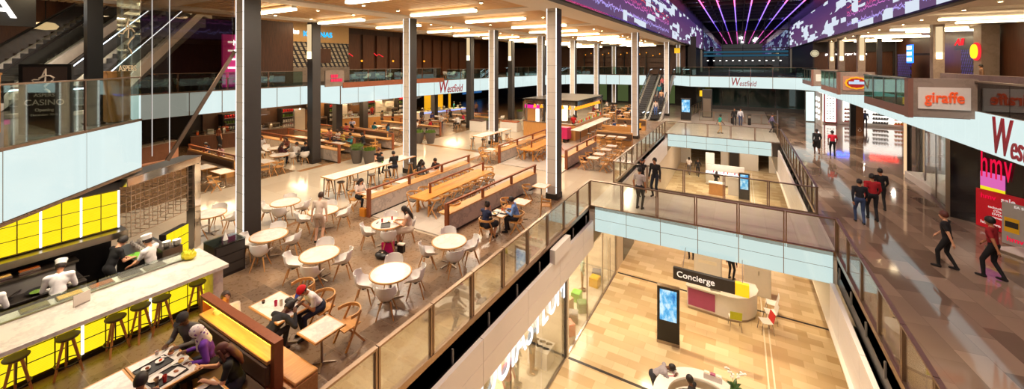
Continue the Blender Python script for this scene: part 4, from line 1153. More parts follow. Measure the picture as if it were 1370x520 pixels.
# kitchen
person('chef in white jacket and white hat bending over the pans', -13.42, 2.42, 0, R(160), 'type', (232, 230, 228), (60, 60, 66), 'm', style='chef', sleeve='long', lean=22, H=1.74)
person('chef in white short-sleeved jacket and hat at the pass, looking towards the pans', -13.35, 4.05, 0, R(215), 'type', (234, 230, 226), (50, 50, 56), 'l', style='chef', sleeve='short', lean=6, headp=10, H=1.76)
person('cook in black with bare forearms under the yellow wall', -14.2, 3.45, 0, R(100), 'type', (20, 20, 22), (20, 20, 22), 'l', 'black', 'short', 'short', lean=20)
person('white-sleeved chef cut by the frame edge beside the stove', -13.45, 1.45, 0, R(170), 'type', (230, 228, 226), (60, 60, 66), 'm', style='chef', lean=25)
# yellow booth
person('person in grey patterned jacket and dark cap sitting at the booth corner', -9.70, 3.58, 0, R(-65), 'sit', (92, 88, 88), (46, 46, 52), 'd', 'black', 'cap', 'long', hatcol=(44, 40, 42), lean=14, headp=20, near=2)
person('woman in purple tunic and white flowered headscarf on the booth bench', -8.82, 3.58, 0, R(-115), 'sit', (96, 40, 150), (40, 36, 44), 'd', 'black', 'scarf', 'long', hatcol=(226, 214, 214), lean=16, headp=22, near=2, skirt=True, handL=(0.30, 0.20, 0.74))
person('long-haired woman in black T-shirt reaching across the tray table', -7.85, 3.58, 0, R(-120), 'sit', (24, 22, 24), (44, 48, 66), 'l', 'auburn', 'long', 'short', lean=16, headp=18, near=2, handR=(0.50, -0.10, 0.92))
person('dark-haired diner with back to the viewer at the frame edge', -8.15, 2.3, 0, R(150), 'sit', (70, 40, 40), (40, 40, 46), 'm', 'dark', 'short', 'long', near=1)
# red cap table
person('man in white T-shirt and red cap leaning on the marble table', -8.62, 5.68, 0, R(-95), 'sit', (234, 230, 226), (34, 40, 60), 'm', 'black', 'cap', 'short', hatcol=(204, 26, 34), lean=34, headp=26, near=2, handL=(0.42, 0.10, 0.80), handR=(0.58, -0.20, 0.80))
person('man in dark suit slumped asleep with head on the marble table', -8.62, 4.42, 0, R(100), 'sit', (28, 28, 36), (28, 28, 36), 'd', 'black', 'short', 'long', lean=58, headp=36, near=2, handL=(0.72, -0.12, 0.80), handR=(0.50, -0.30, 0.80), seat=0.42)
person('person in pale cream coat lying on the rear booth seat', -9.45, 4.15, 0, R(-10), 'sit', (210, 196, 176), (40, 44, 60), 'm', 'brown', 'short', 'long', lean=-28, headp=-10, near=1, handL=(0.25, 0.12, 0.62), handR=(0.25, -0.12, 0.62))
# round tables
person('woman in white summer dress eating at the round table', -9.93, 9.95, 0, R(-140), 'sit', (226, 200, 180), (220, 202, 178), 'l', 'dark', 'long', 'none', lean=14, headp=16, near=2, skirt=True)
person('pale blurred visitor in white standing between the round tables', -12.75, 8.35, 0, R(120), 'stand', (224, 204, 186), (190, 166, 146), 'p', 'brown', 'short', 'short', short_legs=True, lean=14)
# couple by the balustrade
person('woman in dark blue top drinking at the couple table', -7.82, 11.48, 0, R(78), 'sit', (30, 40, 72), (30, 28, 34), 'l', 'dark', 'bun', 'short', lean=6, headp=14, near=2, handL=(0.20, 0.05, 1.06), handR=(0.22, -0.05, 1.04), skirt=True)
person('man in blue shirt eating at the couple table', -7.14, 12.62, 0, R(205), 'sit', (110, 146, 206), (36, 36, 44), 'm', 'black', 'short', 'long', lean=16, headp=16, near=2)
# first island surroundings
person('girl in white top with dark hair at the small table behind the divider', -14.25, 11.2, 0, R(0), 'sit', (226, 214, 204), (26, 26, 34), 'l', 'dark', 'long', 'short', near=1)
person('woman in black vest facing the man on the high stool', -17.25, 14.8, 0, R(-10), 'sit', (24, 20, 22), (30, 30, 36), 'l', 'auburn', 'bun', 'none', seat=0.72, hip=0.84, footL=(0.3, 0.1, 0.25), footR=(0.3, -0.1, 0.25), handL=(0.4, 0.1, 1.05), handR=(0.4, -0.12, 1.05), near=1)
person('man in black T-shirt on a high stool at the long high table', -15.72, 14.62, 0, R(165), 'sit', (22, 22, 24), (34, 38, 56), 'm', 'black', 'short', 'short', seat=0.72, hip=0.84, footL=(0.3, 0.1, 0.25), footR=(0.25, -0.1, 0.25), handL=(0.4, 0.1, 1.05), handR=(0.4, -0.12, 1.05), near=1)
person('dark-haired person in black behind the divider, lower of the pair', -14.3, 14.95, 0, R(0), 'sit', (30, 24, 24), (30, 28, 32), 'm', 'dark', 'long', 'long', near=1)
person('dark-haired person in brown behind the divider, closer to the lit column', -13.75, 15.7, 0, R(-90), 'sit', (56, 38, 32), (30, 28, 32), 'm', 'dark', 'short', 'short', near=1)
person('person in grey sitting behind the divider under the lit column', -13.75, 14.5, 0, R(95), 'sit', (90, 84, 82), (30, 28, 32), 'l', 'dark', 'tail', 'long', near=1)
# bridge
person('man in grey T-shirt leaning at the bridge rail, back to the viewer', -3.72, 17.25, 0, R(75), 'stand', (176, 164, 160), (38, 38, 44), 'm', 'black', 'short', 'short', H=1.78, near=2, handL=(0.05, 0.25, 0.86))
person('man in black holding both hands to his eyes on the bridge', -4.0, 19.0, 0, R(-60), 'stand', (22, 20, 22), (34, 34, 40), 'm', 'black', 'short', 'long', H=1.76, near=2, handL=(0.14, 0.06, 1.56), handR=(0.14, -0.06, 1.56))
person('man in black jacket beside the one shading his eyes on the bridge', -3.42, 19.25, 0, R(-110), 'stand', (26, 24, 26), (32, 36, 48), 'm', 'black', 'short', 'long', H=1.82, near=2)
# walkway
person('walker in dark jacket and blue jeans beside the person in red', 4.1, 20.1, 0, R(95), 'walk', (24, 26, 34), (52, 70, 106), 'm', 'black', 'short', 'long')
person('walker in red hooded top among the three on the walkway', 4.62, 20.75, 0, R(95), 'walk', (166, 26, 36), (24, 24, 30), 'm', 'black', 'short', 'long', H=1.84)
person('walker in black coat carrying a dark bag beyond the red top', 5.25, 22.4, 0, R(95), 'walk', (18, 18, 20), (22, 22, 24), 'm', 'black', 'short', 'long', H=1.75)
person('walker all in black passing the video shop window', 5.5, 17.0, 0, R(150), 'walk', (22, 20, 24), (18, 18, 20), 'l', 'auburn', 'short', 'short', H=1.74)
person('walker in dark red T-shirt by the sale posters', 6.4, 16.85, 0, R(140), 'walk', (150, 24, 34), (22, 22, 26), 'm', 'black', 'short', 'short', H=1.80)
person('walker in long black coat far along the walkway', 4.64, 33.8, 0, R(95), 'walk', (22, 22, 24), (20, 20, 22), 'd', 'black', 'short', 'long', skirt=True)
person('walker in bright red shirt far along the walkway', 5.45, 33.6, 0, R(90), 'walk', (206, 28, 54), (24, 24, 30), 'd', 'black', 'short', 'short')
person('shopper in blue and red standing before the far shoe display', 10.5, 49.6, 0, R(80), 'stand', (60, 66, 96), (40, 44, 60), 'm', 'dark', 'short', 'long', near=0)
# landing beyond the first bridge
person('person in teal shirt and beige trousers walking over the second bridge', -1.5, 39.3, 0, R(20), 'walk', (30, 140, 130), (176, 146, 110), 'd', 'black', 'short', 'short')
person('person in white shirt with a shoulder bag on the second bridge', 0.1, 45.4, 0, R(-70), 'stand', (206, 206, 214), (52, 62, 96), 'm', 'dark', 'short', 'long')
person('person in black beside the white shirt on the second bridge', -0.42, 45.3, 0, R(-80), 'stand', (26, 24, 26), (30, 30, 36), 'm', 'black', 'short', 'long')
person('walker in violet grey at the walkway end of the second bridge', 2.55, 42.2, 0, R(10), 'walk', (96, 88, 120), (34, 34, 40), 'm', 'dark', 'short', 'long')
# lower mall
person('man in grey T-shirt bending to write at the round desk', -2.45, 13.33, -4.8, R(15), 'bend', (150, 142, 146), (40, 40, 48), 'd', 'black', 'short', 'short', near=2, lean=55)
person('man in dark suit standing inside the round desk', -1.15, 12.75, -4.8, R(165), 'stand', (26, 22, 24), (26, 24, 28), 'd', 'black', 'short', 'long', near=2, handL=(0.40, 0.14, 1.05), handR=(0.40, -0.12, 1.05), lean=10)
person('assistant in dark clothes behind the white concierge cabin', -2.35, 24.2, -4.8, R(-90), 'stand', (28, 26, 30), (36, 34, 40), 'l', 'dark', 'tail', 'long', near=1)
person('assistant in black beyond the concierge counter, half hidden by the bridge', -0.36, 22.9, -4.8, R(60), 'stand', (24, 24, 28), (24, 24, 28), 'm', 'black', 'short', 'long', near=1)
person('shopper in white T-shirt on the far lower mall', -4.3, 42.2, -4.8, R(90), 'walk', (226, 214, 206), (110, 106, 110), 'd', 'black', 'short', 'short', near=1)
person('shopper in black on the far lower mall', -3.48, 42.0, -4.8, R(90), 'walk', (24, 24, 26), (34, 34, 40), 'm', 'black', 'short', 'long', near=1)
person('dark-haired customer sitting at the far kiosk counter', -1.75, 38.6, -4.8, R(80), 'sit', (36, 28, 30), (30, 28, 30), 'm', 'dark', 'long', 'short', seat=0.66, near=1)
# escalators
esc = [((-8.1, 45.6, 0.55), (206, 190, 180), 'man in white shirt stepping off the escalator with blue jeans', (70, 96, 150)), ((-8.35, 46.9, 1.15), (60, 54, 56), 'person in grey low on the escalator', (40, 40, 46)),
       ((-7.85, 47.8, 1.65), (196, 156, 120), 'person in beige top on the escalator', (60, 60, 70)), ((-8.3, 49.0, 2.3), (30, 120, 130), 'person in teal top on the escalator', (40, 40, 60)),
       ((-7.85, 49.6, 2.65), (26, 26, 30), 'person in black on the escalator behind the teal top', (30, 30, 36)), ((-8.2, 50.8, 3.3), (210, 110, 110), 'person in pink on the upper escalator', (60, 60, 70)), ((-7.9, 51.5, 3.75), (200, 196, 196), 'person in white near the escalator top', (50, 50, 60))]
for (p, c, lab, lg) in esc:
    person(lab, p[0], p[1] + 0.3, max(0, (p[1] + 0.3 - 45.3) * 4.6 / 9.7) + 0.1, R(-90), 'stand', c, lg, random.choice('lmd'), 'dark', 'short', random.choice(('short', 'long')), near=0)
person('man in yellow shirt at the small table near the escalators', -7.45, 34.75, 0, R(150), 'sit', (226, 170, 20), (40, 40, 46), 'm', 'black', 'short', 'short', near=1)
person('worker in red T-shirt behind the orange-lit bar', -12.7, 32.6, 0, R(-60), 'stand', (196, 34, 48), (30, 30, 34), 'm', 'black', 'short', 'short', near=1)
# dining hall guests
din = [(-24.69, 13.6, 75, (70, 20, 30), 'in maroon with back turned at the white chair table'), (-24.0, 14.15, 110, (226, 220, 214), 'in white T-shirt on a white chair at the hall edge'), (-23.45, 14.5, 150, (26, 24, 28), 'in black at the end of the white chair table'),
       (-26.4, 15.0, -60, (110, 60, 44), 'in brown behind the white chair table'), (-28.3, 14.3, -10, (206, 200, 196), 'in pale shirt at the inner end of the white chair table'),
       (-28.9, 11.5, -80, (40, 44, 70), 'in navy behind the brown booth rail'), (-27.3, 11.6, -80, (196, 150, 150), 'in pink leaning behind the brown booth rail'), (-24.9, 11.6, -90, (40, 70, 140), 'in blue behind the brown booth rail'),
       (-27.9, 18.4, -80, (190, 180, 60), 'in yellow-green on the long booth, inner end'), (-27.0, 18.7, -90, (180, 110, 90), 'in salmon on the long booth'), (-26.0, 18.7, -90, (216, 206, 200), 'in white with dark hair on the long booth'),
       (-24.9, 18.3, -100, (200, 190, 90), 'in pale yellow on the long booth'), (-23.84, 18.2, -100, (60, 160, 170), 'in turquoise on the long booth'), (-23.1, 18.6, -160, (28, 24, 26), 'in black at the booth end with a dark bag'),
       (-30.0, 22.9, -40, (150, 160, 200), 'in pale blue shirt standing out behind the second rail'), (-26.5, 22.3, 100, (30, 110, 120), 'in dark teal behind the second rail'), (-25.2, 22.6, 60, (70, 120, 150), 'in steel blue near the rail end'),
       (-29.3, 20.9, -90, (60, 130, 90), 'in green on the rear booth'), (-28.1, 21.0, -90, (190, 60, 90), 'in rose on the rear booth'), (-27.3, 20.9, -90, (60, 50, 60), 'in grey on the rear booth'),
       (-24.6, 25.3, 30, (226, 216, 206), 'in white facing the grey planters'), (-23.6, 26.2, 200, (176, 28, 48), 'in crimson beyond the grey planters'), (-25.8, 27.2, 10, (40, 36, 40), 'in charcoal at the far white table'),
       (-25.0, 29.2, -60, (210, 200, 190), 'in cream at the far white table'), (-23.2, 29.5, 180, (220, 214, 206), 'in white shirt on a far white chair'), (-23.8, 31.2, 200, (190, 30, 70), 'in bright pink on the far yellow chair'), (-27.0, 30.0, -20, (60, 60, 110), 'in indigo by the far counter'),
       (-28.5, 28.0, 0, (120, 40, 40), 'in dark red at the inner far table'), (-26.6, 32.6, -100, (30, 30, 34), 'in black beneath the fascia lettering'), (-24.2, 33.5, -120, (200, 150, 120), 'in tan beneath the fascia lettering')]
for i, (x, y, a, c, w) in enumerate(din):
    person('seated diner ' + w, x, y, 0, R(a), 'sit', c, random.choice(((36, 40, 60), (30, 30, 34), (60, 56, 54))), random.choice('lmmd'), random.choice(('black', 'dark', 'brown')), random.choice(('short', 'short', 'long', 'tail')), random.choice(('short', 'long')), near=0)
for x, y, a, c, w in ((-34.0, 14.6, 0, (206, 100, 70), 'in orange behind the serving counter'), (-32.6, 13.6, 100, (110, 60, 40), 'in brown standing before the serving counter'), (-30.9, 19.5, 120, (60, 50, 44), 'dark blurred server beside the long counter'),
                      (-33.6, 25.4, 0, (226, 220, 212), 'in white behind the wooden counter'), (-29.6, 25.9, 80, (84, 66, 50), 'in brown waiting at the wooden counter'), (-28.7, 26.4, 60, (40, 36, 36), 'in black queueing at the wooden counter'),
                      (-27.3, 28.9, 90, (60, 56, 60), 'in charcoal near the bright counter'), (-27.9, 35.8, 70, (24, 24, 26), 'tall in black before the yellow wall'), (-29.3, 36.4, 40, (40, 150, 150), 'in teal behind the bright counter'),
                      (-28.4, 38.4, 20, (220, 170, 40), 'in yellow behind the bright counter'), (-26.6, 37.2, 90, (110, 70, 50), 'in brown before the yellow wall'), (-25.6, 38.4, 100, (40, 44, 60), 'in navy before the yellow wall'),
                      (-36.6, 20.8, 0, (30, 30, 32), 'in black inside the kitchen counter'), (-34.2, 28.6, 0, (200, 60, 50), 'in red inside the wooden counter')):
    person('standing person ' + w, x, y, 0, R(a), 'stand', c, (34, 32, 38), random.choice('lmd'), random.choice(('black', 'dark', 'brown')), 'short', random.choice(('short', 'long')), near=0)
for i, (x, y, c, w) in enumerate(((-12.95, 40.6, (30, 28, 30), 'in black at the first far table'), (-11.6, 43.3, (60, 30, 34), 'in dark red at the second far table'), (-11.4, 46.7, (50, 60, 70), 'in slate at the third far table'), (-13.5, 47.6, (80, 60, 50), 'in brown at the bar row'), (-15.0, 44.7, (120, 30, 40), 'in red at the bar row'), (-14.9, 50.3, (200, 190, 180), 'in white at the bar row'), (-9.9, 38.9, (30, 26, 26), 'in black on the third booth bench'), (-9.3, 33.7, (60, 90, 150), 'in blue on the second booth bench'), (-8.3, 33.6, (210, 206, 200), 'in white on the second booth bench'))):
    person('small far diner ' + w, x, y, 0, R(random.uniform(-180, 180)), 'sit', c, (34, 34, 40), random.choice('lmd'), 'dark', 'short', 'long', near=0)
# upper floors
person('dark-haired guest showing head above the upper east parapet', 13.0, 35.5, 4.6, R(170), 'stand', (120, 90, 70), (40, 40, 46), 'm', 'black', 'short', 'long', near=0, H=1.6)
# ================================================================ COLUMNS
def column(label, x, y, w, z0, z1, m=None, lit=True, sconce=False, dark=None):
    t = thing('column', label, 'column', (x, y, 0), 0, 'columns of the hall')
    h = w / 2
    MB().box(-h, h, -h, h, z0, z1, 0, c=0.01).build('shaft', dark or M_CHAR, t)
    if lit:
        f = MB(); f.box(-h + 0.06, h - 0.06, -h - 0.025, -h, z0 + 0.02, z1, 0); pf = f.build('pale_face', m or plain('pale_perforated', rgb((206, 196, 184)), 0.5, var=0.1, scale=60), t, sharp=0.3)
        for sx in (-1, 1):
            l = MB(); l.box(sx * (h - 0.035) - 0.018, sx * (h - 0.035) + 0.018, -h - 0.03, -h - 0.004, z0 + 0.3, z1 - 0.02); l.build('led_light_line', L_LED, pf)
        c = MB(); z = z0 + 0.6
        while z < z1: c.box(-h - 0.004, h + 0.004, -h - 0.033, -h, z - 0.004, z + 0.004); z += 0.62
        c.build('joint_clip', M_GREY, pf)
    MB().box(-h - 0.02, h + 0.02, -h - 0.03, h + 0.02, z0, z0 + 0.25).build('base_plate', M_DARK, t)
    if sconce:
        s = MB(); s.box(-0.14, 0.14, -h - 0.10, -h - 0.0, 6.55, 7.0); s.build('sconce', glow('sconce_warm', (1.0, 0.78, 0.46), 4.0), t); s = MB(); s.box(-0.16, 0.16, -h - 0.08, -h, 7.0, 8.7); s.build('sconce_wash', glow('sconce_wash_glow', (1.0, 0.74, 0.42), 0.9), t)  # tall upper panel glows in place of the sconce's light on the shaft
    return t
cols = [(-7.48, 16.7, 0.54, 'tall column with lit edges beside the balustrade corner'), (-16.4, 16.4, 0.54, 'lit column behind the long high table'), (-14.82, 7.1, 0.54, 'big dark column among the white chair tables'),
        (-7.48, 33.2, 0.54, 'lit column rising from the booth benches'), (-16.5, 25.4, 0.54, 'lit column at the far high table'), (-16.4, 33.6, 0.6, 'lit column behind the pink-signed kiosk'), (-16.4, 42, 0.6, 'slender lit column beyond the orange bar'),
        (-16.4, 50.5, 0.6, 'slender lit column over the far table rows'), (-16.4, 59, 0.6, 'thinnest lit column near the far dark wall'), (-7.48, 49.6, 0.54, 'lit column in front of the escalators'), (-7.3, 58.5, 0.5, 'column standing on the upper landing by the escalator top')]
for x, y, w, lab in cols: column(lab, x, y, w, 0 if y < 58 or x < -10 else 4.6, 8.95)
for x, y, lab, z1 in ((-23.2, 14.9, 'dark column at the edge of the dining hall, below the blue cantina sign', 10.0), (-22.6, 30.6, 'dark column beside the yellow counter wall', 10.0), (-21.9, 37.3, 'dark column with planter in the rear dining hall', 10.0), (-22.4, 45.5, 'hidden dark column far in the dining hall', 10.0), (-27.9, 19.9, 'dark column in the long booth area under the fascia', 3.3), (-30.2, 24.3, 'black post by the bright serving counter', 3.3), (-28.4, 32.0, 'narrow black post before the yellow wall', 3.3)):
    column(lab, x, y, 0.55, 0, z1, None, False, z1 > 5)
for x, y, lab in ((11.5, 37.0, 'pale column with glowing sconce beside the blue light sign'), (9.9, 48.2, 'pale column with glowing sconce before the burger front'), (9.5, 54.2, 'second pale column with sconce at the burger front'), (9.4, 58.6, 'third pale column with sconce at the burger front')):
    column(lab, x, y, 0.55, 4.6, 8.95, None, False, True, M_CONC)
column('dark steel mullion column between the burger front and the blue sign', 12.2, 52.5, 0.35, 4.6, 8.95, None, False)
# dark column with brown directory sign on the walkway
t = thing('directory_column', 'dark column with tall brown directory sign on the far walkway', 'column', (8.6, 44.0, 0))
MB().box(-0.25, 0.12, 0, 0.4, 0, 3.28).build('shaft', M_BLACK, t)
MB().box(0.12, 0.62, 0.02, 0.12, 0.0, 3.28).build('sign_panel', plain('directory_brown', rgb((128, 84, 54)), 0.5), t)
g = MB()
for z in (0.5, 2.85): g.tube([(0.37 + 0.1 * math.cos(k * PI / 8), 0.015, z + 0.1 * math.sin(k * PI / 8)) for k in range(16)], 0.018, 5, closed=True)
g.bar([(0.30, 0.01, 0.72), (0.37, 0.01, 0.66), (0.44, 0.01, 0.72)], 0.02, 0.02); g.bar([(0.30, 0.01, 2.58), (0.37, 0.01, 2.64), (0.44, 0.01, 2.58)], 0.02, 0.02)
g.build('pictogram', M_PAPER, t)
# ================================================================ BALUSTRADES
def balustrade(label, pts, pw, z, mat=None, rail=1.12, step=0.0, thick=True, skip=0, name='glass_balustrade', railmat=None):
    t = thing(name, label, 'balustrade', (pts[0][0], pts[0][1], z))
    x0, y0 = pts[0]
    rm = railmat or M_BRONZE
    for (xa, ya), (xb, yb) in zip(pts, pts[1:]):
        L = math.hypot(xb - xa, yb - ya); n = max(1, round(L / pw)); dx, dy = (xb - xa) / L, (yb - ya) / L; nx, ny = dy, -dx
        for i in range(n):
            a, c = L * i / n, L * (i + 1) / n
            P = lambda s, o: (xa - x0 + dx * s + nx * o, ya - y0 + dy * s + ny * o)
            MB().prism([P(a + 0.07, -0.006), P(c - 0.07, -0.006), P(c - 0.07, 0.006), P(a + 0.07, 0.006)], 0.05, rail - 0.02).build('glass_pane', mat or G_RAIL, t)
            if thick:
                for s in (a + 0.035, c - 0.035):
                    MB().prism([P(s - 0.022, -0.035), P(s + 0.022, -0.035), P(s + 0.022, 0.035), P(s - 0.022, 0.035)], -0.12, rail - 0.02).build('post', rm, t)
                MB().prism([P(a + 0.01, -0.045), P(c - 0.01, -0.045), P(c - 0.01, 0.045), P(a + 0.01, 0.045)], rail - 0.02, rail + 0.02).build('handrail', rm, t)
            else:
                MB().prism([P(a, -0.025), P(c, -0.025), P(c, 0.025), P(a, 0.025)], rail - 0.02, rail + 0.015).build('handrail', rm, t)
                if i: MB().prism([P(a - 0.012, -0.02), P(a + 0.012, -0.02), P(a + 0.012, 0.02), P(a - 0.012, 0.02)], 0.02, rail - 0.02).build('post', rm, t)
        q = [(xa - x0 + nx * 0.05, ya - y0 + ny * 0.05), (xb - x0 + nx * 0.05, yb - y0 + ny * 0.05), (xb - x0 - nx * 0.05, yb - y0 - ny * 0.05), (xa - x0 - nx * 0.05, ya - y0 - ny * 0.05)]
        MB().prism(q, 0.0 if not thick else -0.10, 0.05).build('base_channel', rm, t)
    return t
balustrade('glass balustrade with bronze posts along the food court edge', [(XL, 0.5), (XL, 16.55)], 1.5, 0)
balustrade('glass balustrade on the near side of the first bridge', [(XL, 16.55), (XR, 16.55)], 1.42, 0)
balustrade('glass balustrade on the far side of the first bridge, behind the three men', [(XL, 20.35), (XR, 20.35)], 1.7, 0)
balustrade('glass balustrade along the food court between the two bridges', [(XL, 20.35), (XL, 36.7)], 1.36, 0)
balustrade('glass balustrade along the stone walkway edge before the first bridge', [(XR, 1.5), (XR, 16.55)], 1.5, 0)
balustrade('glass balustrade along the stone walkway between the two bridges', [(XR, 20.35), (XR, 36.7)], 1.36, 0)
balustrade('glass balustrade on the front of the second bridge', [(XL, 36.7), (XR, 36.7)], 1.7, 0)
balustrade('glass balustrade running on along the walkway past the second bridge', [(XR, 39.5), (3.6, 51)], 1.6, 0)
balustrade('low glass fence before the dark glass wall under the upper bridge', [(-3.8, 47.2), (3.4, 47.2)], 1.4, 0, rail=1.0)
balustrade('slanting glass fence beside the display totem on the landing', [(-5.3, 46.5), (-4.4, 58)], 1.8, 0, rail=1.1)
UP = [(-27.4, 5.2), (-27.6, 18.2)]
balustrade('green glass balustrade of the upper west floor beneath the blue cantina sign', [(-27.45, 7.0), (-27.6, 16.9)], 2.4, 4.6, G_UPPER, 1.1, thick=False)
balustrade('green glass balustrade of the upper west floor with reddish base band', [(-25.3, 19.0), (-25.6, 24.6), (-24.9, 29)], 2.2, 4.6, G_UPPER, 1.2, thick=False)
balustrade('green glass balustrade of the upper west floor above the red lettering', [(-24.85, 29.8), (-24.3, 38)], 2.2, 4.6, G_UPPER, 1.05, thick=False)
balustrade('green glass balustrade of the upper west floor far towards the escalators', [(-24.3, 40), (-23.6, 47.5), (-20, 54.6), (-11.2, 55.2)], 2.4, 4.6, G_UPPER, 1.15, thick=False)
balustrade('green glass balustrade across the upper bridge', [(-7.6, 57.2), (-5.45, 54.6), (5.6, 54.6), (7.2, 52.5)], 2.2, 4.6, G_UPPER, 1.15, thick=False)
balustrade('bronze-capped glass balustrade of the balcony over the kitchen', [(-9.6, -1.1), (-12.35, 1.5), (-15.3, 4.38)], 1.9, 4.6, G_BALC, 1.28, thick=False)
t = thing('trim_band', 'reddish timber base band under the upper west balustrade', 'trim band', (0, 0, 0))
MB().prism([(-25.24, 18.4), (-25.53, 24.6), (-24.85, 29.2), (-24.7, 29.2), (-25.38, 24.6), (-25.1, 18.4)], 4.45, 4.85).build('band', plain('reddish_timber', rgb((150, 84, 52)), 0.5), t)
# upper east: bays with sign boxes
def bay(y0, y1, label, sign):
    xw, xo = 7.3, 5.55
    t = thing('balcony_bay', label, 'balcony', (0, 0, 0))
    MB().box(xo, xw + 0.2, y0 + 0.3, y1, 4.25, 4.6).build('floor_box', plain('bay_brown', rgb((132, 92, 78)), 0.5), t)
    MB().box(xo - 0.02, xw, y0 - 0.02, y0 + 0.3, 4.3, 5.72).build('sign_box', M_CONC, t)
    MB().box(xo - 0.06, xo + 0.08, y0 - 0.06, y0 + 0.34, 4.25, 5.72).build('corner_post', plain('bay_brown', rgb((132, 92, 78)), 0.5), t)
    MB().box(xo, xo + 0.015, y0 + 0.35, y1 - 0.05, 4.62, 5.68).build('glass_pane', G_UPPER, t)
    MB().box(xo - 0.03, xo + 0.05, y0 + 0.3, y1, 5.66, 5.73).build('handrail', M_STEEL, t)
    MB().box(xo, xw, y1 - 0.05, y1, 4.6, 5.68).build('end_pane', G_UPPER, t)
    for k in range(1, 4): MB().box(xo - 0.01, xo + 0.03, y0 + (y1 - y0) * k / 4 - 0.02, y0 + (y1 - y0) * k / 4 + 0.02, 4.6, 5.66).build('post', M_STEEL, t)
    return t
bay(20.2, 26.4, 'projecting balcony bay with concrete box behind the orange word sign', 0)
bay(32.3, 38.6, 'projecting balcony bay behind the oval flame sign', 0)
bay(42.8, 49.0, 'last projecting balcony bay, with a small plain plaque', 0)
t = thing('wall_sign', 'white sign board with orange lower-case restaurant lettering', 'sign', (0, 0, 0))
MB().box(5.75, 7.1, 20.10, 20.17, 4.60, 5.40, c=0.006).build('board', M_WHITE, t)
upright(letters('giraffe', 0.56, M_SIGNORANGE, 'lettering', 0.05, 0, 0.014, 1.0, sx=0.74), (6.43, 20.08, 5.02), (1, 0, 0), t)
t = thing('oval_sign', 'pale sign board with flame-coloured lobed oval and white banner', 'sign', (0, 0, 0))
MB().box(5.75, 7.05, 32.22, 32.27, 4.55, 5.45, c=0.006).build('board', M_STONEB, t)
def lobed(rx, rz, amp, n, y0_, y1_):
    b = MB(); N = 72; v = []
    for y in (y0_, y1_):
        for i in range(N):
            a = 2 * PI * i / N; k = 1 + amp * math.cos(n * a)
            v.append((6.4 + rx * k * math.cos(a), y, 5.02 + rz * k * math.sin(a)))
    return b.add(v, [tuple(range(N)), tuple(range(2 * N - 1, N - 1, -1))] + [(i, (i + 1) % N, N + (i + 1) % N, N + i) for i in range(N)])
lobed(0.56, 0.38, 0.04, 12, 32.17, 32.22).build('lobed_rim', glow('flame_rim', (1.0, 0.45, 0.02), 1.1), t)
lobed(0.47, 0.30, 0.03, 12, 32.14, 32.17).build('red_field', plain('deep_red', rgb((170, 24, 24)), 0.4), t)
b = MB(); b.box(6.02, 6.78, 32.11, 32.14, 4.95, 5.12); b.box(6.28, 6.52, 32.11, 32.14, 5.12, 5.22); b.build('white_banner', glow('banner_white', rgb((206, 222, 244)), 1.0), t)
t = thing('small_plaque', 'small pale plaque on the last balcony bay', 'sign', (0, 0, 0)); MB().box(5.8, 7.0, 42.72, 42.77, 4.7, 5.3).build('board', M_WHITE, t); MB().box(5.95, 6.85, 42.70, 42.72, 4.95, 5.05).build('stripe', M_BULK, t)
t = thing('glass_parapet', 'dark glass parapet on the upper east floor above the big red lettering', 'balustrade', (0, 0, 0))
for k in range(6): MB().box(7.24, 7.26, 20.1 - (k + 1) * 1.9, 20.1 - k * 1.9 - 0.04, 4.62, 5.62).build('glass_pane', glass('dark_parapet_glass', (0.30, 0.31, 0.30), 0.2), t)
MB().box(7.2, 7.3, 8.6, 20.15, 5.6, 5.66).build('handrail', M_STEEL, t)
t = thing('parapet_band', 'plain concrete parapet band along the upper east floor', 'parapet', (0, 0, 0)); MB().box(8.5, 8.7, 9, 27, 4.6, 5.80).build('band', M_CONC, t)
# ================================================================ WORD SIGNS
def westfield(label, origin, right, size, parentname='fascia_sign'):
    t = thing(parentname, label, 'sign', (0, 0, 0), 0, 'red word signs on the lit fascia')
    r = Vector(right).normalized()
    upright(letters('W', size * 1.75, M_SIGNRED, 'capital', 0.03, 0.18, 0.03 * size, align='LEFT', sx=0.62), Vector(origin) + Vector((0, 0, 0.0 * size)), right, t)
    upright(letters('estfield', size * 1.12, M_SIGNRED, 'lettering', 0.03, 0.25, 0.006, 1.0, align='LEFT', sx=0.66), Vector(origin) + r * size * 1.10 + Vector((0, 0, -0.20 * size)), right, t)
    return t
p0 = Vector((-24.72, 29.6, 3.95)); westfield('red word sign on the lit fascia over the yellow counter', (-24.88, 28.6, 3.93), (0.15, 1, 0), 0.98)
westfield('red word sign centred on the upper bridge', (-0.9, 54.52, 3.95), (1, 0, 0), 0.82)
westfield('largest red word sign, cut by the frame edge over the video shop', (7.17, 19.05, 3.90), (0, -1, 0), 0.95)
# balcony casino
t = thing('casino_poster_stand', 'dark poster stand with swirling initial and casino lettering behind the balcony glass', 'poster stand', (0, 0, 0))
pa, pb = Vector((-15.1, 2.1, 0)), Vector((-14.5, 2.85, 0)); rr = (pb - pa).normalized(); nn = Vector((rr.y, -rr.x, 0))
q = [(pa.x, pa.y), (pb.x, pb.y), (pb.x - nn.x * 0.08, pb.y - nn.y * 0.08), (pa.x - nn.x * 0.08, pa.y - nn.y * 0.08)]
MB().prism(q, 4.55, 6.27).build('frame', M_BLACK, t)
q2 = [tuple((pa + rr * 0.08 + nn * 0.01)[:2]), tuple((pb - rr * 0.08 + nn * 0.01)[:2]), tuple((pb - rr * 0.08)[:2]), tuple((pa + rr * 0.08)[:2])]
MB().prism(q2, 4.7, 6.2).build('poster', plain('poster_brown', rgb((58, 46, 42)), 0.4), t)
mid = (pa + pb) / 2 + nn * 0.03
M_POSTERTXT = plain('poster_text', rgb((220, 206, 190)), 0.5)
upright(letters('CASINO', 0.20, M_POSTERTXT, 'lettering', 0.006), (mid.x, mid.y, 5.32), rr, t)
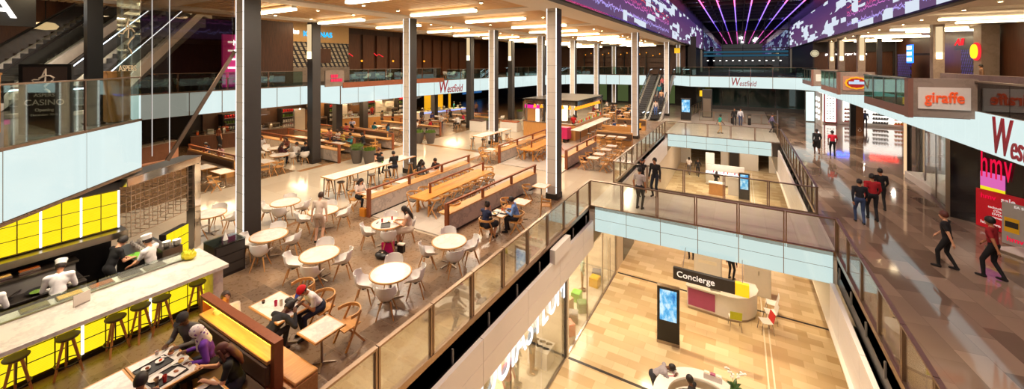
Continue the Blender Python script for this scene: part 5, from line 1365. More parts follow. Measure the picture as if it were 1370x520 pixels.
upright(letters('ASPERS', 0.12, M_POSTERTXT, 'lettering', 0.006), (mid.x, mid.y, 5.50), rr, t)
upright(letters('Opening', 0.10, M_POSTERTXT, 'lettering', 0.006, 0, 0.004), (mid.x, mid.y, 5.14), rr, t)
upright(letters('December 2011', 0.075, M_POSTERTXT, 'lettering', 0.006), (mid.x, mid.y, 5.02), rr, t)
def swirl(parent, c, r, s, m, nm='swirl_mark'):
    g = MB()
    def pt(a, z): v = Vector(c) + Vector(r) * a * s; return (v.x, v.y, c[2] + z * s)
    A1 = [pt(a, z) for a, z in ((-0.62, -0.05), (-0.70, 0.06), (-0.58, 0.12), (-0.35, 0.10), (-0.15, 0.35), (0.0, 0.75), (0.06, 0.95), (0.07, 0.60), (0.05, 0.2), (0.02, -0.1))]
    g.sweep(A1, [(0.016 * math.cos(i * PI / 3), 0.016 * math.sin(i * PI / 3)) for i in range(6)])
    A2 = [pt(a, z) for a, z in ((-0.30, 0.22), (0.0, 0.40), (0.30, 0.42), (0.52, 0.25), (0.45, 0.0), (0.20, -0.18), (0.02, -0.40), (0.06, -0.62), (0.22, -0.72), (0.30, -0.90))]
    g.sweep(A2, [(0.022 * math.cos(i * PI / 3), 0.022 * math.sin(i * PI / 3)) for i in range(6)])
    return g.build(nm, m, parent, sharp=1.2)
swirl(t, (mid.x, mid.y, 5.85), rr, 0.32, M_POSTERTXT)
t = thing('glass_screen', 'tall tinted glass screen with slanting metal edge and swirl emblem beside the balcony', 'glass screen', (0, 0, 0))
b = MB(); b.add([(-15.3, 4.40, 3.3), (-15.12, 4.95, 3.35), (-15.08, 6.75, 6.66), (-15.08, 6.75, 8.9), (-15.3, 4.40, 8.9), (-15.315, 4.40, 3.3), (-15.135, 4.95, 3.35), (-15.095, 6.75, 6.66), (-15.095, 6.75, 8.9), (-15.315, 4.40, 8.9)],
                [(0, 1, 2, 3, 4), (9, 8, 7, 6, 5), (0, 5, 6, 1), (1, 6, 7, 2), (2, 7, 8, 3), (3, 8, 9, 4), (4, 9, 5, 0)]); b.build('glass_pane', G_TINT, t)
b = MB(); d_ = Vector((-15.3 + 14.62, 4.38 - 3.72, 0)).normalized(); b.prism([(-14.62, 3.72), (-15.3, 4.38), (-15.31, 4.37), (-14.63, 3.71)], 5.9, 8.9); b.build('glass_pane', G_BALC, t)
MB().bar([(-15.06, 4.93, 3.32), (-15.04, 6.76, 6.7)], 0.06, 0.10).build('slanting_edge', M_BRONZE, t)
for y, x in ((4.62, -15.2), (5.0, -15.1)):
    b = MB(); b.box(x - 0.008, x + 0.008, y - 0.008, y + 0.008, 3.5, 8.9); b.build('led_light_line', L_LEDREFL, t)  # glowing strips stand in for column LEDs reflected in the glass
M_EMB = plain('emblem_cream', rgb((216, 200, 170)), 0.4)
swirl(t, (-14.90, 4.0, 7.05), (-0.718, 0.696, 0), 0.55, M_EMB, 'swirl_emblem')
upright(letters('ASPERS', 0.23, M_EMB, 'lettering', 0.01), (-14.90, 4.0, 6.14), (-0.718, 0.696, 0), t)
t = thing('letter_sign', 'glowing white block letter on the dark casino front', 'sign', (0, 0, 0))
upright(letters('A', 0.95, L_WHITE, 'lettering', 0.08, 0, 0.03), (-20.3, 2.45, 8.05), (0.15, 1, 0), t)
b = MB(); b.box(-20.45, -20.36, 1.2, 3.2, 7.5, 8.6); b.build('board', M_BLACK, t)
# escalators behind the balcony
def escalator(label, base, dirv, width, run, rise, nm='escalator', led=True, rows=None):
    d = Vector((dirv[0], dirv[1], 0)).normalized(); n = Vector((-d.y, d.x, 0))
    t = thing(nm, label, 'escalator', base, math.atan2(d.y, d.x), 'escalators')
    L0 = 1.0; n_st = max(4, int(round(rise / 0.21)))
    st = MB()
    st.box(0, L0, -width / 2, width / 2, -0.1, 0.0)
    for i in range(n_st):
        x0 = L0 + run * i / n_st; x1 = L0 + run * (i + 1) / n_st; z = rise * (i + 1) / n_st
        st.box(x0, x1 + 0.02, -width / 2, width / 2, z - rise / n_st - 0.02, z)
    st.box(L0 + run, L0 * 2 + run, -width / 2, width / 2, rise - 0.1, rise)
    st.build('steps', plain('escalator_step', rgb((74, 72, 72)), 0.4, 0.4), t)
    for s in (-1, 1):
        y = s * (width / 2 + 0.12)
        sk = MB(); v = []
        prof = [(-0.2, 0.0), (L0, 0.0), (L0 + run, rise), (2 * L0 + run + 0.2, rise)]
        sk.sweep([(x, y, z - 0.05) for x, z in prof], [(-0.11, -0.30), (0.11, -0.30), (0.11, 0.12), (-0.11, 0.12)]); sk.build('skirt', plain('escalator_skirt', rgb((196, 188, 180)), 0.3, 0.2), t)
        gl = MB(); q = [(x, y - 0.008, z + 0.07) for x, z in prof] + [(x, y - 0.008, z + 0.85) for x, z in prof[::-1]]
        q2 = [(x, yy + 0.016, z) for x, yy, z in q]
        gl.add(q + q2, [(0, 1, 6, 7), (1, 2, 5, 6), (2, 3, 4, 5), (15, 14, 9, 8), (14, 13, 10, 9), (13, 12, 11, 10)]); gl.build('side_glass', G_RAIL, t)
        hr = MB(); hr.sweep([(-0.45, y, 0.45), (-0.4, y, 0.75)] + [(x, y, z + 0.9) for x, z in prof] + [(2 * L0 + run + 0.42, y, rise + 0.75)], [(-0.045, -0.03), (0.045, -0.03), (0.045, 0.03), (-0.045, 0.03)]); hr.build('handrail', M_BLACK, t)
        if led:
            lb = MB(); lb.sweep([(x, y, z + 0.82) for x, z in prof], [(-0.02, -0.025), (0.02, -0.025), (0.02, 0.025), (-0.02, 0.025)]); lb.build('light_strip', glow('escalator_light', (0.78, 0.88, 1.0), 4.0), t)
    tr = MB(); v = [(0, -width / 2, -0.15), (L0, -width / 2, -0.15), (L0 + run, -width / 2, rise - 0.15), (L0 * 2 + run, -width / 2, rise - 0.15), (L0 * 2 + run, -width / 2, rise - 0.9), (L0 + run + 0.4, -width / 2, rise - 0.9), (L0 + 0.9, -width / 2, -0.2)]
    v2 = [(x, width / 2, z) for x, y, z in v]; N = len(v)
    tr.add(v + v2, [tuple(range(N)), tuple(range(2 * N - 1, N - 1, -1))] + [(i, (i + 1) % N, N + (i + 1) % N, N + i) for i in range(N)]); tr.build('truss', M_CHAR, t)
    return t
dd = (-0.73, 0.68)
escalator('upper escalator with lit handrail behind the swirl emblem glass', (-19.55, 3.2, 4.6), dd, 1.1, 8.0, 4.6)
escalator('second upper escalator rising beside the casino poster', (-22.1, 1.1, 4.6), dd, 1.1, 8.0, 4.6, led=False)
escalator('far escalator with empty dark steps, bar side', (-9.8, 44.3, 0), (0, 1), 1.0, 9.7, 4.6)
escalator('far escalator carrying people down', (-8.1, 44.3, 0), (0, 1), 1.0, 9.7, 4.6)
t = thing('post', 'black square post behind the balcony glass', 'post', (-15.9, 3.55, 4.55)); MB().box(-0.16, 0.16, -0.16, 0.16, 0, 4.35).build('shaft', M_BLACK, t); MB().box(-0.2, 0.2, -0.2, 0.2, 0, 0.06).build('base_plate', M_BLACK, t)
for x, y, w in ((-16.4, 1.55, 0.8), (-16.2, 4.1, 0.5)):
    t = thing('wooden_planter_box', 'plain pale wooden box behind the balcony glass, %s' % ('beside the poster stand' if w > 0.6 else 'beside the black post'), 'box', (x, y, 4.55)); MB().box(-w / 2, w / 2, -w / 2, w / 2, 0, 1.45, c=0.01).build('body', M_OAKZ, t); MB().box(-w / 2 - 0.02, w / 2 + 0.02, -w / 2 - 0.02, w / 2 + 0.02, 1.45, 1.5).build('lid', M_OAK, t)
b = MB(); b.prism([(-31, -1), (-30.8, -1), (-30.8, 5.5), (-31, 5.5)], 4.55, 10.2); struct('wall_casino', b, M_WALNUT)
for i, (y, z, s, w) in enumerate(((0.4, 7.6, 0.5, 'lowest'), (2.4, 7.2, 0.7, 'widest'), (4.9, 7.9, 0.45, 'smallest'))):
    t = thing('pendant_lamp', 'warm round pendant lamp in the dark casino lobby, %s of three' % w, 'lamp', (-29.3, y, z)); MB().lathe([(0, 0.0), (s * 0.8, 0.05), (s, 0.2), (s * 0.7, 0.35), (0.05, 0.4)], n=20).build('lamp_shade', glow('pendant_glow', (1.0, 0.66, 0.32), 1.6), t); MB().rod((0, 0, 0.4), (0, 0, 10.1 - z), 0.02, n=6).build('cord', M_BLACK, t)
# ================================================================ CEILING LIGHTS AND NEON
bar0 = thing('ceiling_light_bar', 'x', 'ceiling light', (0, 0, 0), 0, 'ceiling light bars')
MB().box(-2.0, 2.0, -0.10, 0.10, 0.06, 0.16).build('housing', M_CEIL, bar0)
MB().box(-1.94, 1.94, -0.14, 0.14, -0.04, 0.06).build('diffuser', L_BAR, bar0)
register(bar0)
ys_w = [3.2, 10.0, 14.4, 18.4, 22.9, 27.2, 31.2, 35.4, 37.6, 39.6, 43.6, 45.7, 47.7, 51.8, 54, 56.4]
xs_w = [(-12.0, 'first'), (-19.4, 'second'), (-16.3, 'third'), (-9.0, 'outer')]
def ordn(i): return ('first', 'second', 'third', 'fourth', 'fifth', 'sixth', 'seventh', 'eighth', 'ninth', 'tenth', 'eleventh', 'twelfth', 'thirteenth', 'fourteenth', 'fifteenth', 'sixteenth', 'seventeenth', 'eighteenth')[i]
for i, y in enumerate(ys_w):
    for j, (x, nm) in enumerate(((-11.9, 'void'), (-19.5, 'dining hall'))):
        place(bar0, x + (0.5 if i % 3 == 1 else 0) - (0.4 if i % 3 == 2 else 0), y, ZC - 0.28, 0, 'glowing light bar, %s ceiling row from the viewer, %s side' % (ordn(i), nm), 'ceiling light bars')
for i, y in enumerate((19.0, 23.3, 27.5, 31.8, 36.0, 40.2)):
    place(bar0, -23.9 - 4.2, y, 9.95, 0, 'glowing light bar over the upper west restaurants, %s row' % ordn(i), 'ceiling light bars')
for i, y in enumerate((14.5, 17.8, 22.5, 25.5, 30.5, 33.3, 38.5, 41.3, 46.5, 49.3, 54, 57)):
    place(bar0, 11.5 + (1.6 if i % 2 else 0), y, ZC - 0.28, 0, 'glowing light bar over the upper east floor, %s row' % ordn(i), 'ceiling light bars')
bulb0 = thing('ceiling_spotlight', 'x', 'ceiling light', (0, 0, 0), 0, 'small ceiling spotlights')
MB().lathe([(0, 0.06), (0.09, 0.06), (0.10, 0.0), (0.07, 0.0), (0.06, 0.03), (0, 0.03)], n=14).build('can', M_CEIL, bulb0)
MB().disc((0, 0, 0.0), 0.06, 0.02, 12).build('lens', L_BULB, bulb0)
register(bulb0)
k = 0
for i, y in enumerate((11.5, 13.5, 19.5, 21.6, 28.2, 30.2, 36.5, 38.5, 44.6, 46.7)):
    for x, nm in ((-9.4, 'void side'), (-14.3, 'beam side'), (-17.6, 'inner side'), (-21.3, 'dining hall side')):
        place(bulb0, x, y, ZC - 0.14, 0, 'small bright ceiling spotlight, %s row, %s' % (ordn(i), nm), 'small ceiling spotlights')
for i, y in enumerate((16, 19, 24, 27, 32, 35, 40, 43, 48, 51, 55, 58)):
    place(bulb0, 9.3, y, ZC - 0.14, 0, 'small bright spotlight along the upper east ceiling edge, %s' % ordn(i), 'small ceiling spotlights')
for i, X in enumerate((-4.2, -2.35, -0.5, 1.35, 3.2, 5.05, 6.9)):
    t = thing('neon_tube', 'pink neon tube on the dark roof, %s counting from the food court' % ordn(i), 'neon light', (X, 0, 13.9), 0, 'neon tubes on the roof')
    MB().rod((0, -12, 0), (0, 60, 0), 0.07, n=8).build('pink_tube', L_NEONP, t)
    MB().rod((0, 60, 0), (0, 83.9, 0), 0.07, n=8).build('violet_tube', L_NEONB, t)
# upper signs
t = thing('cantina_front', 'wooden restaurant front with glowing cyan capitals and patterned lattice', 'restaurant front', (0, 0, 0))
MB().box(-33.2, -33.0, 18.6, 24.8, 8.15, 10.1).build('timber_header', M_WALNUT if False else M_SLAT, t)
MB().box(-33.2, -33.05, 18.6, 24.8, 5.9, 8.15).build('lattice', M_LATTICE, t)
MB().box(-33.0, -32.9, 18.6, 24.8, 4.6, 5.9).build('parapet', M_CONC, t)
MB().box(-33.2, -32.9, 21.6, 22.8, 6.3, 7.6).build('hatch', M_WALNUT, t)
upright(letters('las', 0.62, L_WHITE, 'lettering', 0.05, 0.1, 0.02, align='LEFT'), (-32.95, 19.15, 9.0), (0, 1, 0), t)
upright(letters('IGUANAS', 0.66, L_CYAN, 'lettering', 0.05, 0, 0.02, align='LEFT'), (-32.95, 20.15, 8.85), (0, 1, 0), t)
t = thing('pink_kiosk_front', 'magenta shop front with white shelves on the upper west floor', 'shop front', (0, 0, 0))
MB().box(-31.2, -31.0, 13.2, 14.9, 4.6, 8.3).build('surround', plain('magenta_lit', rgb((190, 30, 110)), 0.4, emit=(0.6, 0.02, 0.2), estr=0.4), t)
for z in (5.9, 6.5, 7.1, 7.7): MB().box(-31.0, -30.85, 13.5, 14.6, z, z + 0.12).build('shelf', L_SHOP, t)
b = MB(); b.box(-32.0, -31.8, 14.9, 18.6, 4.6, 10.0); struct('wall_timber', b, M_WALNUT)
t = thing('small_neon_sign', 'white and red lettered light box on the concrete parapet', 'sign', (0, 0, 0))
MB().box(-25.25, -25.15, 17.0, 18.5, 4.6, 5.75).build('board', M_CONC, t)
b = MB()
for z, ws in ((5.35, (0.16, 0.2, 0.14)), (5.05, (0.2, 0.14, 0.2, 0.14, 0.12))):
    y = 17.4
    for w in ws: b.box(-25.14, -25.10, y, y + w, z - 0.11, z + 0.11); y += w + 0.03
b.build('lettering', plain('lettering_red', rgb((190, 30, 70)), 0.4, emit=(0.7, 0.02, 0.10), estr=0.5), t)
for i, (y, w) in enumerate(((26.5, 0.9), (30.2, 1.3))):
    t = thing('red_neon_line', 'red neon scribble on the dark timber wall, %s' % ('closer to the cantina front' if i == 0 else 'farther from the cantina front'), 'neon light', (0, 0, 0))
    MB().tube([(-35.8, y, 7.4), (-35.8, y + w * 0.3, 7.1), (-35.8, y + w * 0.5, 7.3), (-35.8, y + w, 7.0)], 0.04, 6).build('tube', L_RED, t)
for i, y in enumerate((24.2, 26.8, 31.0, 36.0)):
    t = thing('hanging_bulb', 'small hanging lamp before the dark timber wall, %s from the cantina front' % ordn(i), 'lamp', (-33.6, y, 6.5)); MB().ball((0, 0, 0), 0.11, 10, 8).build('bulb', L_AMBER, t); MB().rod((0, 0, 0.1), (0, 0, 3.7), 0.012, n=5).build('cord', M_BLACK, t)
b = MB()
for k in range(14): b.box(-35.95, -35.8, 24.9 + k * 1.9, 26.4 + k * 1.9, 4.6, 9.4)
struct('wall_panelling', b, wood('upper_timber', rgb((96, 54, 30)), rgb((130, 76, 42)), 0.5, 2, 0.5))
# bar shelving at the far upper wall
t = thing('bottle_rack', 'long dark bottle rack at the far end of the upper west floor', 'rack', (0, 0, 0))
for z in (5.6, 6.4, 7.2): MB().box(-22, -9, 61.1, 61.5, z, z + 0.07).build('shelf', M_WALNUT, t)
for x in (-22, -18.7, -15.5, -12.2, -9): MB().box(x - 0.05, x + 0.05, 61.1, 61.5, 4.6, 7.9).build('upright', M_DARK, t)
for i in range(14):
    t = thing('string_lamp', 'tiny warm lamp at the far upper bar, %s along the rack' % ordn(i), 'lamp', (-21.5 + i * 0.95, 60.4, 7.6 + 0.25 * math.sin(i * 2.1)), 0, 'tiny lamps at the far bar'); MB().ball((0, 0, 0), 0.08, 8, 6).build('bulb', L_AMBER, t); MB().rod((0, 0, 0.07), (0, 0, 9.0 - 7.6 - 0.25 * math.sin(i * 2.1)), 0.01, n=5).build('cord', M_BLACK, t)
# burger front
t = thing('burger_front', 'dark restaurant front with white lower-case lettering on the upper east floor', 'restaurant front', (0, 0, 0))
MB().box(7.9, 15.4, 60.3, 60.6, 7.6, 8.95).build('header', M_DARK, t)
for x in (7.9, 10.2, 12.6, 15.2): MB().box(x, x + 0.12, 60.3, 60.6, 4.6, 7.6).build('mullion', M_CHAR, t)
upright(letters('gourmet burger kitchen', 0.40, L_WHITE, 'lettering', 0.04, 0, 0.012), (11.0, 60.25, 7.35), (1, 0, 0), t)
t = thing('round_sign', 'round cream sign at the end of the burger front', 'sign', (0, 0, 0)); M_ = MB(); M_.add([(8.05 + 0.42 * math.cos(a * PI / 16), 60.2, 7.45 + 0.42 * math.sin(a * PI / 16)) for a in range(32)] + [(8.05 + 0.42 * math.cos(a * PI / 16), 60.28, 7.45 + 0.42 * math.sin(a * PI / 16)) for a in range(32)], [tuple(range(32)), tuple(range(63, 31, -1))] + [(i, (i + 1) % 32, 32 + (i + 1) % 32, 32 + i) for i in range(32)]); M_.build('disc', glow('cream_disc', rgb((236, 220, 180)), 0.8), t)
r_ = MB(); r_.tube([(8.05 + 0.33 * math.cos(a * PI / 12), 60.19, 7.45 + 0.33 * math.sin(a * PI / 12)) for a in range(24)], 0.025, 6, closed=True); r_.build('ring', M_DARK, t)
t = thing('blue_light_sign', 'blue glowing sign with three pale bars on the upper east floor', 'sign', (0, 0, 0))
MB().box(13.9, 14.0, 50.0, 51.4, 6.3, 8.0).build('panel', L_BLUE, t); MB().box(14.0, 15.5, 50.6, 50.8, 7.0, 7.2).build('bracket', M_DARK, t)
for z in (6.45, 7.0, 7.55): MB().box(13.86, 13.9, 50.15, 51.25, z, z + 0.34).build('pale_bar', L_WHITE, t)
t = thing('script_sign', 'red neon script sign over blue pattern on the upper east floor', 'sign', (0, 0, 0))
upright(letters('All S', 0.75, L_RED, 'lettering', 0.05, 0.3, 0.02), (14.9, 43.6, 7.9), (0.25, -1, 0), t)
MB().box(14.96, 15.1, 41.9, 44.9, 7.3, 8.3).build('board', M_BLACK, t); MB().box(15.0, 15.15, 42.2, 44.0, 4.58, 7.3).build('blue_panel', M_BLUELATT, t)
MB().box(14.2, 14.3, 51.6, 55.0, 4.58, 7.2).build('blue_panel', M_BLUELATT, t)
t = thing('roundel_sign', 'yellow and red glowing roundel on a pale column', 'sign', (0, 0, 0))
for m, r0, dx, nm in ((L_RED, 0.62, 0.0, 'red_disc'), (glow('roundel_yellow', (1.0, 0.55, 0.02), 1.8), 0.5, -0.12, 'yellow_face')):
    b = MB(); N = 32; v = []
    for off in (0.0, 0.12):
        for i in range(N):
            a = 2 * PI * i / N; v.append((14.3 + dx + off * 0.8, 39.95 - off * 0.3 + r0 * 0.8 * math.cos(a), 7.1 + r0 * math.sin(a)))
    b.add(v, [tuple(range(N)), tuple(range(2 * N - 1, N - 1, -1))] + [(i, (i + 1) % N, N + (i + 1) % N, N + i) for i in range(N)]); b.build(nm, m, t)
MB().box(14.45, 15.3, 39.55, 40.6, 4.6, 8.95).build('pier', M_CONC, t)

# light rows and bands at the dark far end of the hall
for i in range(12):
    t = thing('far_window_light', 'small pale light in the row at the dark hall end, %s from the food court' % ordn(i), 'lamp', (-5.2 + i * 1.05, 83.6, 6.6), 0, 'row of lights at the dark end'); MB().box(-0.14, 0.14, -0.05, 0.05, 0.04, 0.2).build('lens', L_WHITE, t); MB().box(-0.2, 0.2, 0.05, 0.4, -0.04, 0.28).build('frame', M_DARK, t)
for i, z in enumerate((7.5, 8.15)):
    t = thing('teal_light_band', 'teal lit glass band at the dark end of the hall, %s of two' % ('lower' if i == 0 else 'upper'), 'light band', (0, 0, 0)); MB().box(-5.9, 7.5, 83.7, 83.8, z, z + 0.35).build('panel', glow('teal_band', rgb((50, 96, 120)), 0.7), t); MB().box(-6.0, 7.6, 83.8, 83.86, z - 0.05, z + 0.4).build('frame', M_DARK, t)
# ================================================================ YELLOW COUNTER AND OPEN KITCHEN
t = thing('bar_counter', 'long marble-topped counter with glowing yellow tiled front', 'counter', (0, 0, 0))
MB().box(-13.05, -11.38, -2.0, 4.98, 1.03, 1.12, c=0.006).build('marble_top', M_MARBLE, t)
MB().box(-12.9, -12.04, -2.0, 4.70, 0.0, 1.03).build('carcass', M_DARK, t)
MB().box(-12.5, -11.55, 4.70, 4.92, 0.0, 1.03).build('marble_end', M_MARBLE, t)
p = MB(); fr = MB()
y = -1.9; k = 0
while y < 4.6:
    for z in (0.12, 0.42, 0.72): p.box(-12.04, -12.02, y + 0.012, y + 0.355, z + 0.01, z + 0.285)
    y += 0.367; k += 1
p.build('yellow_tiles', L_YELLOW, t)
fr.box(-12.04, -12.026, -2.0, 4.7, 0.08, 1.03); fr.build('tile_frame', plain('tile_frame_olive', rgb((90, 76, 10)), 0.5), t)
for q in (0.32, 1.42, 2.52, 3.62): MB().box(-12.02, -12.012, q - 0.022, q + 0.022, 0.12, 1.01).build('light_seam', L_WHITE, t)
MB().box(-12.0, -11.98, -2.0, 4.7, 0, 0.08).build('kick_plate', M_BLACK, t)
t = thing('counter_screen', 'low greyish glass screen standing along the back of the marble counter', 'glass screen', (0, 0, 0))
for k in range(4): MB().box(-12.62, -12.60, -1.9 + k * 1.6, -0.34 + k * 1.6, 1.12, 1.36).build('glass_pane', G_SNEEZE, t)
MB().box(-12.64, -12.58, -1.9, 4.5, 1.115, 1.14).build('base_channel', M_STEEL, t)
t = thing('yellow_tile_canopy', 'glowing yellow tiled panel hanging over the kitchen line', 'panel', (0, 0, 0))
MB().box(-15.0, -14.84, -2, 3.82, 1.74, 3.0).build('carcass', M_DARK, t)
p = MB(); y = 3.80
while y > -1.9:
    for z in (1.76, 2.10, 2.44): p.box(-14.84, -14.81, y - 0.34, y - 0.012, z + 0.012, z + 0.33)
    y -= 0.352
p.build('yellow_tiles', L_YELLOW, t)
fr = MB(); fr.box(-14.838, -14.825, -2, 3.82, 1.74, 2.8); fr.build('tile_frame', plain('tile_frame_olive', rgb((90, 76, 10)), 0.5), t)
for q in (3.79, 3.08, 2.40, 1.67, 0.97): MB().box(-14.81, -14.80, q - 0.02, q + 0.02, 1.76, 2.78).build('light_seam', L_WHITE, t)
t = thing('steel_portal', 'polished steel portal frame at the end of the kitchen', 'frame', (-16.15, 6.0, 0), R(-57.5))
MB().box(-0.14, 0.14, -0.14, 0.14, 0, 2.85, c=0.01).build('post', M_CHROME, t)
MB().box(-0.14, 2.55, -0.45, 0.14, 2.85, 3.08, c=0.01).build('lintel', M_CHROME, t)
MB().box(-0.16, 2.57, -0.47, 0.16, 3.08, 3.10).build('top_plate', M_STEEL, t)
t = thing('wire_shelf', 'large hanging wire grid rack over the kitchen end', 'rack', (-16.15, 6.0, 0), R(-57.5))
b = MB()
xs = [0.25 + 0.29 * k for k in range(8)]; zs = [1.35 + 0.29 * k for k in range(6)]; yy = (-0.40, 0.0)
for x in xs:
    for z in zs: b.rod((x, yy[0], z), (x, yy[-1], z), 0.011, n=5)
    for y in yy: b.rod((x, y, zs[0]), (x, y, zs[-1]), 0.011, n=5)
for y in yy:
    for z in zs: b.rod((xs[0], y, z), (xs[-1], y, z), 0.011, n=5)
b.build('wire_grid', plain('copper_wire', rgb((214, 188, 164)), 0.3, 0.8), t)
for x in (xs[0], xs[-1]): MB().rod((x, -0.2, zs[-1]), (x, -0.2, 2.86), 0.012, n=6).build('hanger', M_STEEL, t)
t = thing('yellow_tile_counter', 'small counter with glowing yellow tiles beside the steel portal post', 'counter', (-15.55, 5.35, 0), R(-57.5))
MB().box(-0.45, 0.45, -0.2, 0.0, 0, 0.98).build('carcass', M_DARK, t)
b = MB()
for k in range(3):
    for z in (0.1, 0.4, 0.7): b.box(-0.43 + k * 0.29, -0.16 + k * 0.29, 0.0, 0.012, z, z + 0.27)
b.build('yellow_tiles', L_YELLOW, t)
t = thing('cooking_range', 'steel cooking range with raised back shelf along the kitchen', 'range', (0, 0, 0))
MB().box(-14.75, -13.95, -2, 3.0, 0, 0.90).build('body', M_STEEL, t)
MB().box(-14.78, -13.93, -2, 3.0, 0.90, 0.94, c=0.006).build('hob_top', M_DARK, t)
MB().box(-14.80, -14.40, -2, 2.9, 0.94, 1.30).build('back_panel', M_GREY, t)
MB().box(-14.82, -14.36, -2, 2.95, 1.30, 1.35).build('shelf', M_STEEL, t)
MB().box(-15.1, -14.5, -2, 3.9, 1.55, 1.72).build('hood', M_STEEL, t)
for i in range(5):
    t = thing('steel_tray', 'steel food tray on the range shelf, %s from the frame edge' % ordn(i), 'tray', (-14.58, 0.5 + i * 0.42, 1.35), 0, 'steel trays on the range shelf')
    MB().box(-0.13, 0.13, -0.17, 0.17, 0, 0.06, c=0.012).build('body', M_STEEL, t); MB().box(-0.115, 0.115, -0.155, 0.155, 0.055, 0.068).build('filling', (M_FOODB, M_FOODA, M_FOODC)[i % 3], t)
wok0 = thing('frying_pan', 'x', 'pan', (0, 0, 0), 0, 'pans on the cooking range')
MB().lathe([(0, 0.0), (0.12, 0.005), (0.19, 0.06), (0.20, 0.062), (0.13, 0.012), (0, 0.010)], n=22).build('bowl', M_BLACK, wok0, sharp=1.2)
MB().bar([(0.18, 0, 0.055), (0.30, 0, 0.09), (0.42, 0, 0.10)], 0.03, 0.015).build('handle', M_DARK, wok0)
MB().disc((0, 0, 0.012), 0.13, 0.02, 16).build('food', M_FOODC, wok0)
register(wok0)
for i, (x, y, a, w) in enumerate(((-14.15, 1.1, 0.4, 'near the frame edge'), (-14.15, 1.7, 2.2, 'second on the range'), (-14.18, 2.75, 0.7, 'behind the bending chef'), (-14.15, 2.25, 0.2, 'at the bending chef'))):
    place(wok0, x, y, 0.94, a, 'black frying pan, ' + w, 'pans on the cooking range')
t = thing('prep_counter', 'black prep counter with steel top under the wire rack', 'counter', (0, 0, 0))
MB().box(-15.6, -14.2, 3.95, 4.75, 0, 0.90).build('body', M_BLACK, t); MB().box(-15.62, -14.18, 3.93, 4.77, 0.90, 0.94).build('steel_top', M_STEEL, t)
MB().box(-14.2, -13.75, 4.4, 4.85, 0, 1.1).build('end_body', M_STEEL, t)
t = thing('chopping_board', 'bright green chopping board in the kitchen', 'board', (-14.45, 4.08, 0.94), 0.3); MB().box(-0.22, 0.22, -0.13, 0.13, 0, 0.025, c=0.006).build('board', M_GREEN, t); MB().box(-0.18, -0.13, -0.03, 0.03, 0.0251, 0.027).build('grip_hole', M_DARK, t)
bowl0 = thing('china_bowl', 'x', 'bowl', (0, 0, 0), 0, 'stacked china by the steel portal')
MB().lathe([(0, 0), (0.05, 0.0), (0.09, 0.05), (0.10, 0.055), (0.085, 0.05), (0.04, 0.012), (0, 0.012)], n=18).build('bowl', M_PLATE, bowl0, sharp=1.2); register(bowl0)
n_ = 0
for sx, (x, y) in enumerate(((-13.95, 4.55), (-13.86, 4.75))):
    for k in range(5): place(bowl0, x, y, 1.10 + k * 0.028, 0, 'white china bowl, %s up in the stack %s the steel portal' % (ordn(k), ('before', 'touching')[sx]), 'stacked china by the steel portal')
gl0 = thing('glass_tumbler', 'x', 'glass', (0, 0, 0), 0, 'glasses on the prep counter')
MB().lathe([(0, 0), (0.03, 0), (0.036, 0.10), (0.032, 0.10), (0.027, 0.008), (0, 0.008)], n=12).build('tumbler', plain('frosted_glassware', rgb((214, 206, 196)), 0.15), gl0, sharp=1.2); register(gl0)
for i in range(18):
    place(gl0, -15.5 + (i % 6) * 0.17, 4.25 + (i // 6) * 0.16, 0.94, 0, 'glass tumbler upright on the steel-topped prep counter', 'glasses on the prep counter')
for i, (x, y, c) in enumerate(((-12.85, 2.0, M_STEEL), (-12.85, 2.5, M_FOODB), (-12.85, 3.0, M_FOODA), (-12.85, 3.5, M_DARK), (-12.85, 3.95, M_STEEL))):
    t = thing('serving_tray', 'shallow tray behind the counter glass, %s from the frame edge' % ordn(i), 'tray', (x, y, 1.12), 0, 'trays behind the counter glass'); MB().box(-0.13, 0.13, -0.2, 0.2, 0, 0.03, c=0.008).build('body', M_STEEL, t); MB().box(-0.11, 0.11, -0.18, 0.18, 0.028, 0.04).build('filling', c, t)
t = thing('menu_stand', 'small framed menu card standing on the marble counter', 'menu card', (-12.2, 2.55, 1.12), 0.3); b = MB(); b.box(-0.008, 0.008, -0.14, 0.14, 0, 0.24); b.build('card', M_PAPER, t); MB().box(-0.03, 0.03, -0.12, 0.12, 0, 0.015).build('foot', M_STEEL, t)
t = thing('plastic_bag', 'crumpled yellow plastic bag at the end of the marble counter', 'bag', (-12.55, 4.55, 1.12), 0.4)
b = MB(); b.ball((0, 0, 0.11), (0.20, 0.13, 0.11), 18, 12); rnd = random.Random(3); b.v = [(x * (1 + rnd.uniform(-.15, .15)), y * (1 + rnd.uniform(-.15, .15)), max(0, z * (1 + rnd.uniform(-.2, .2)))) for x, y, z in b.v]; b.build('body', M_YBAG, t, sharp=0.5)
for s in (-1, 1): MB().sheet(lambda u, v: (s * 0.10 + 0.05 * u * s, 0.05 * (v - 0.5), 0.17 + 0.12 * u), 3, 2, 0.006).build('handle', M_YBAG, t)
t = thing('black_cabinet', 'low black cabinet with glass top behind the steel portal', 'cabinet', (-13.4, 5.75, 0)); MB().box(-0.35, 0.35, -0.4, 0.4, 0, 0.95).build('body', M_BLACK, t); MB().box(-0.36, 0.36, -0.41, 0.41, 0.95, 0.98).build('glass_top', G_SNEEZE, t)
for k in range(3): MB().box(0.35, 0.365, -0.36, 0.36, 0.1 + k * 0.28, 0.34 + k * 0.28).build('drawer', M_CHAR, t)
t = thing('cloth_napkin', 'folded white napkin upright on the black cabinet', 'napkin', (-13.35, 5.75, 0.98)); MB().lathe([(0.07, 0), (0.05, 0.10), (0.015, 0.2), (0.0, 0.24)], n=7).build('napkin', M_PLATE, t, sharp=0.3)
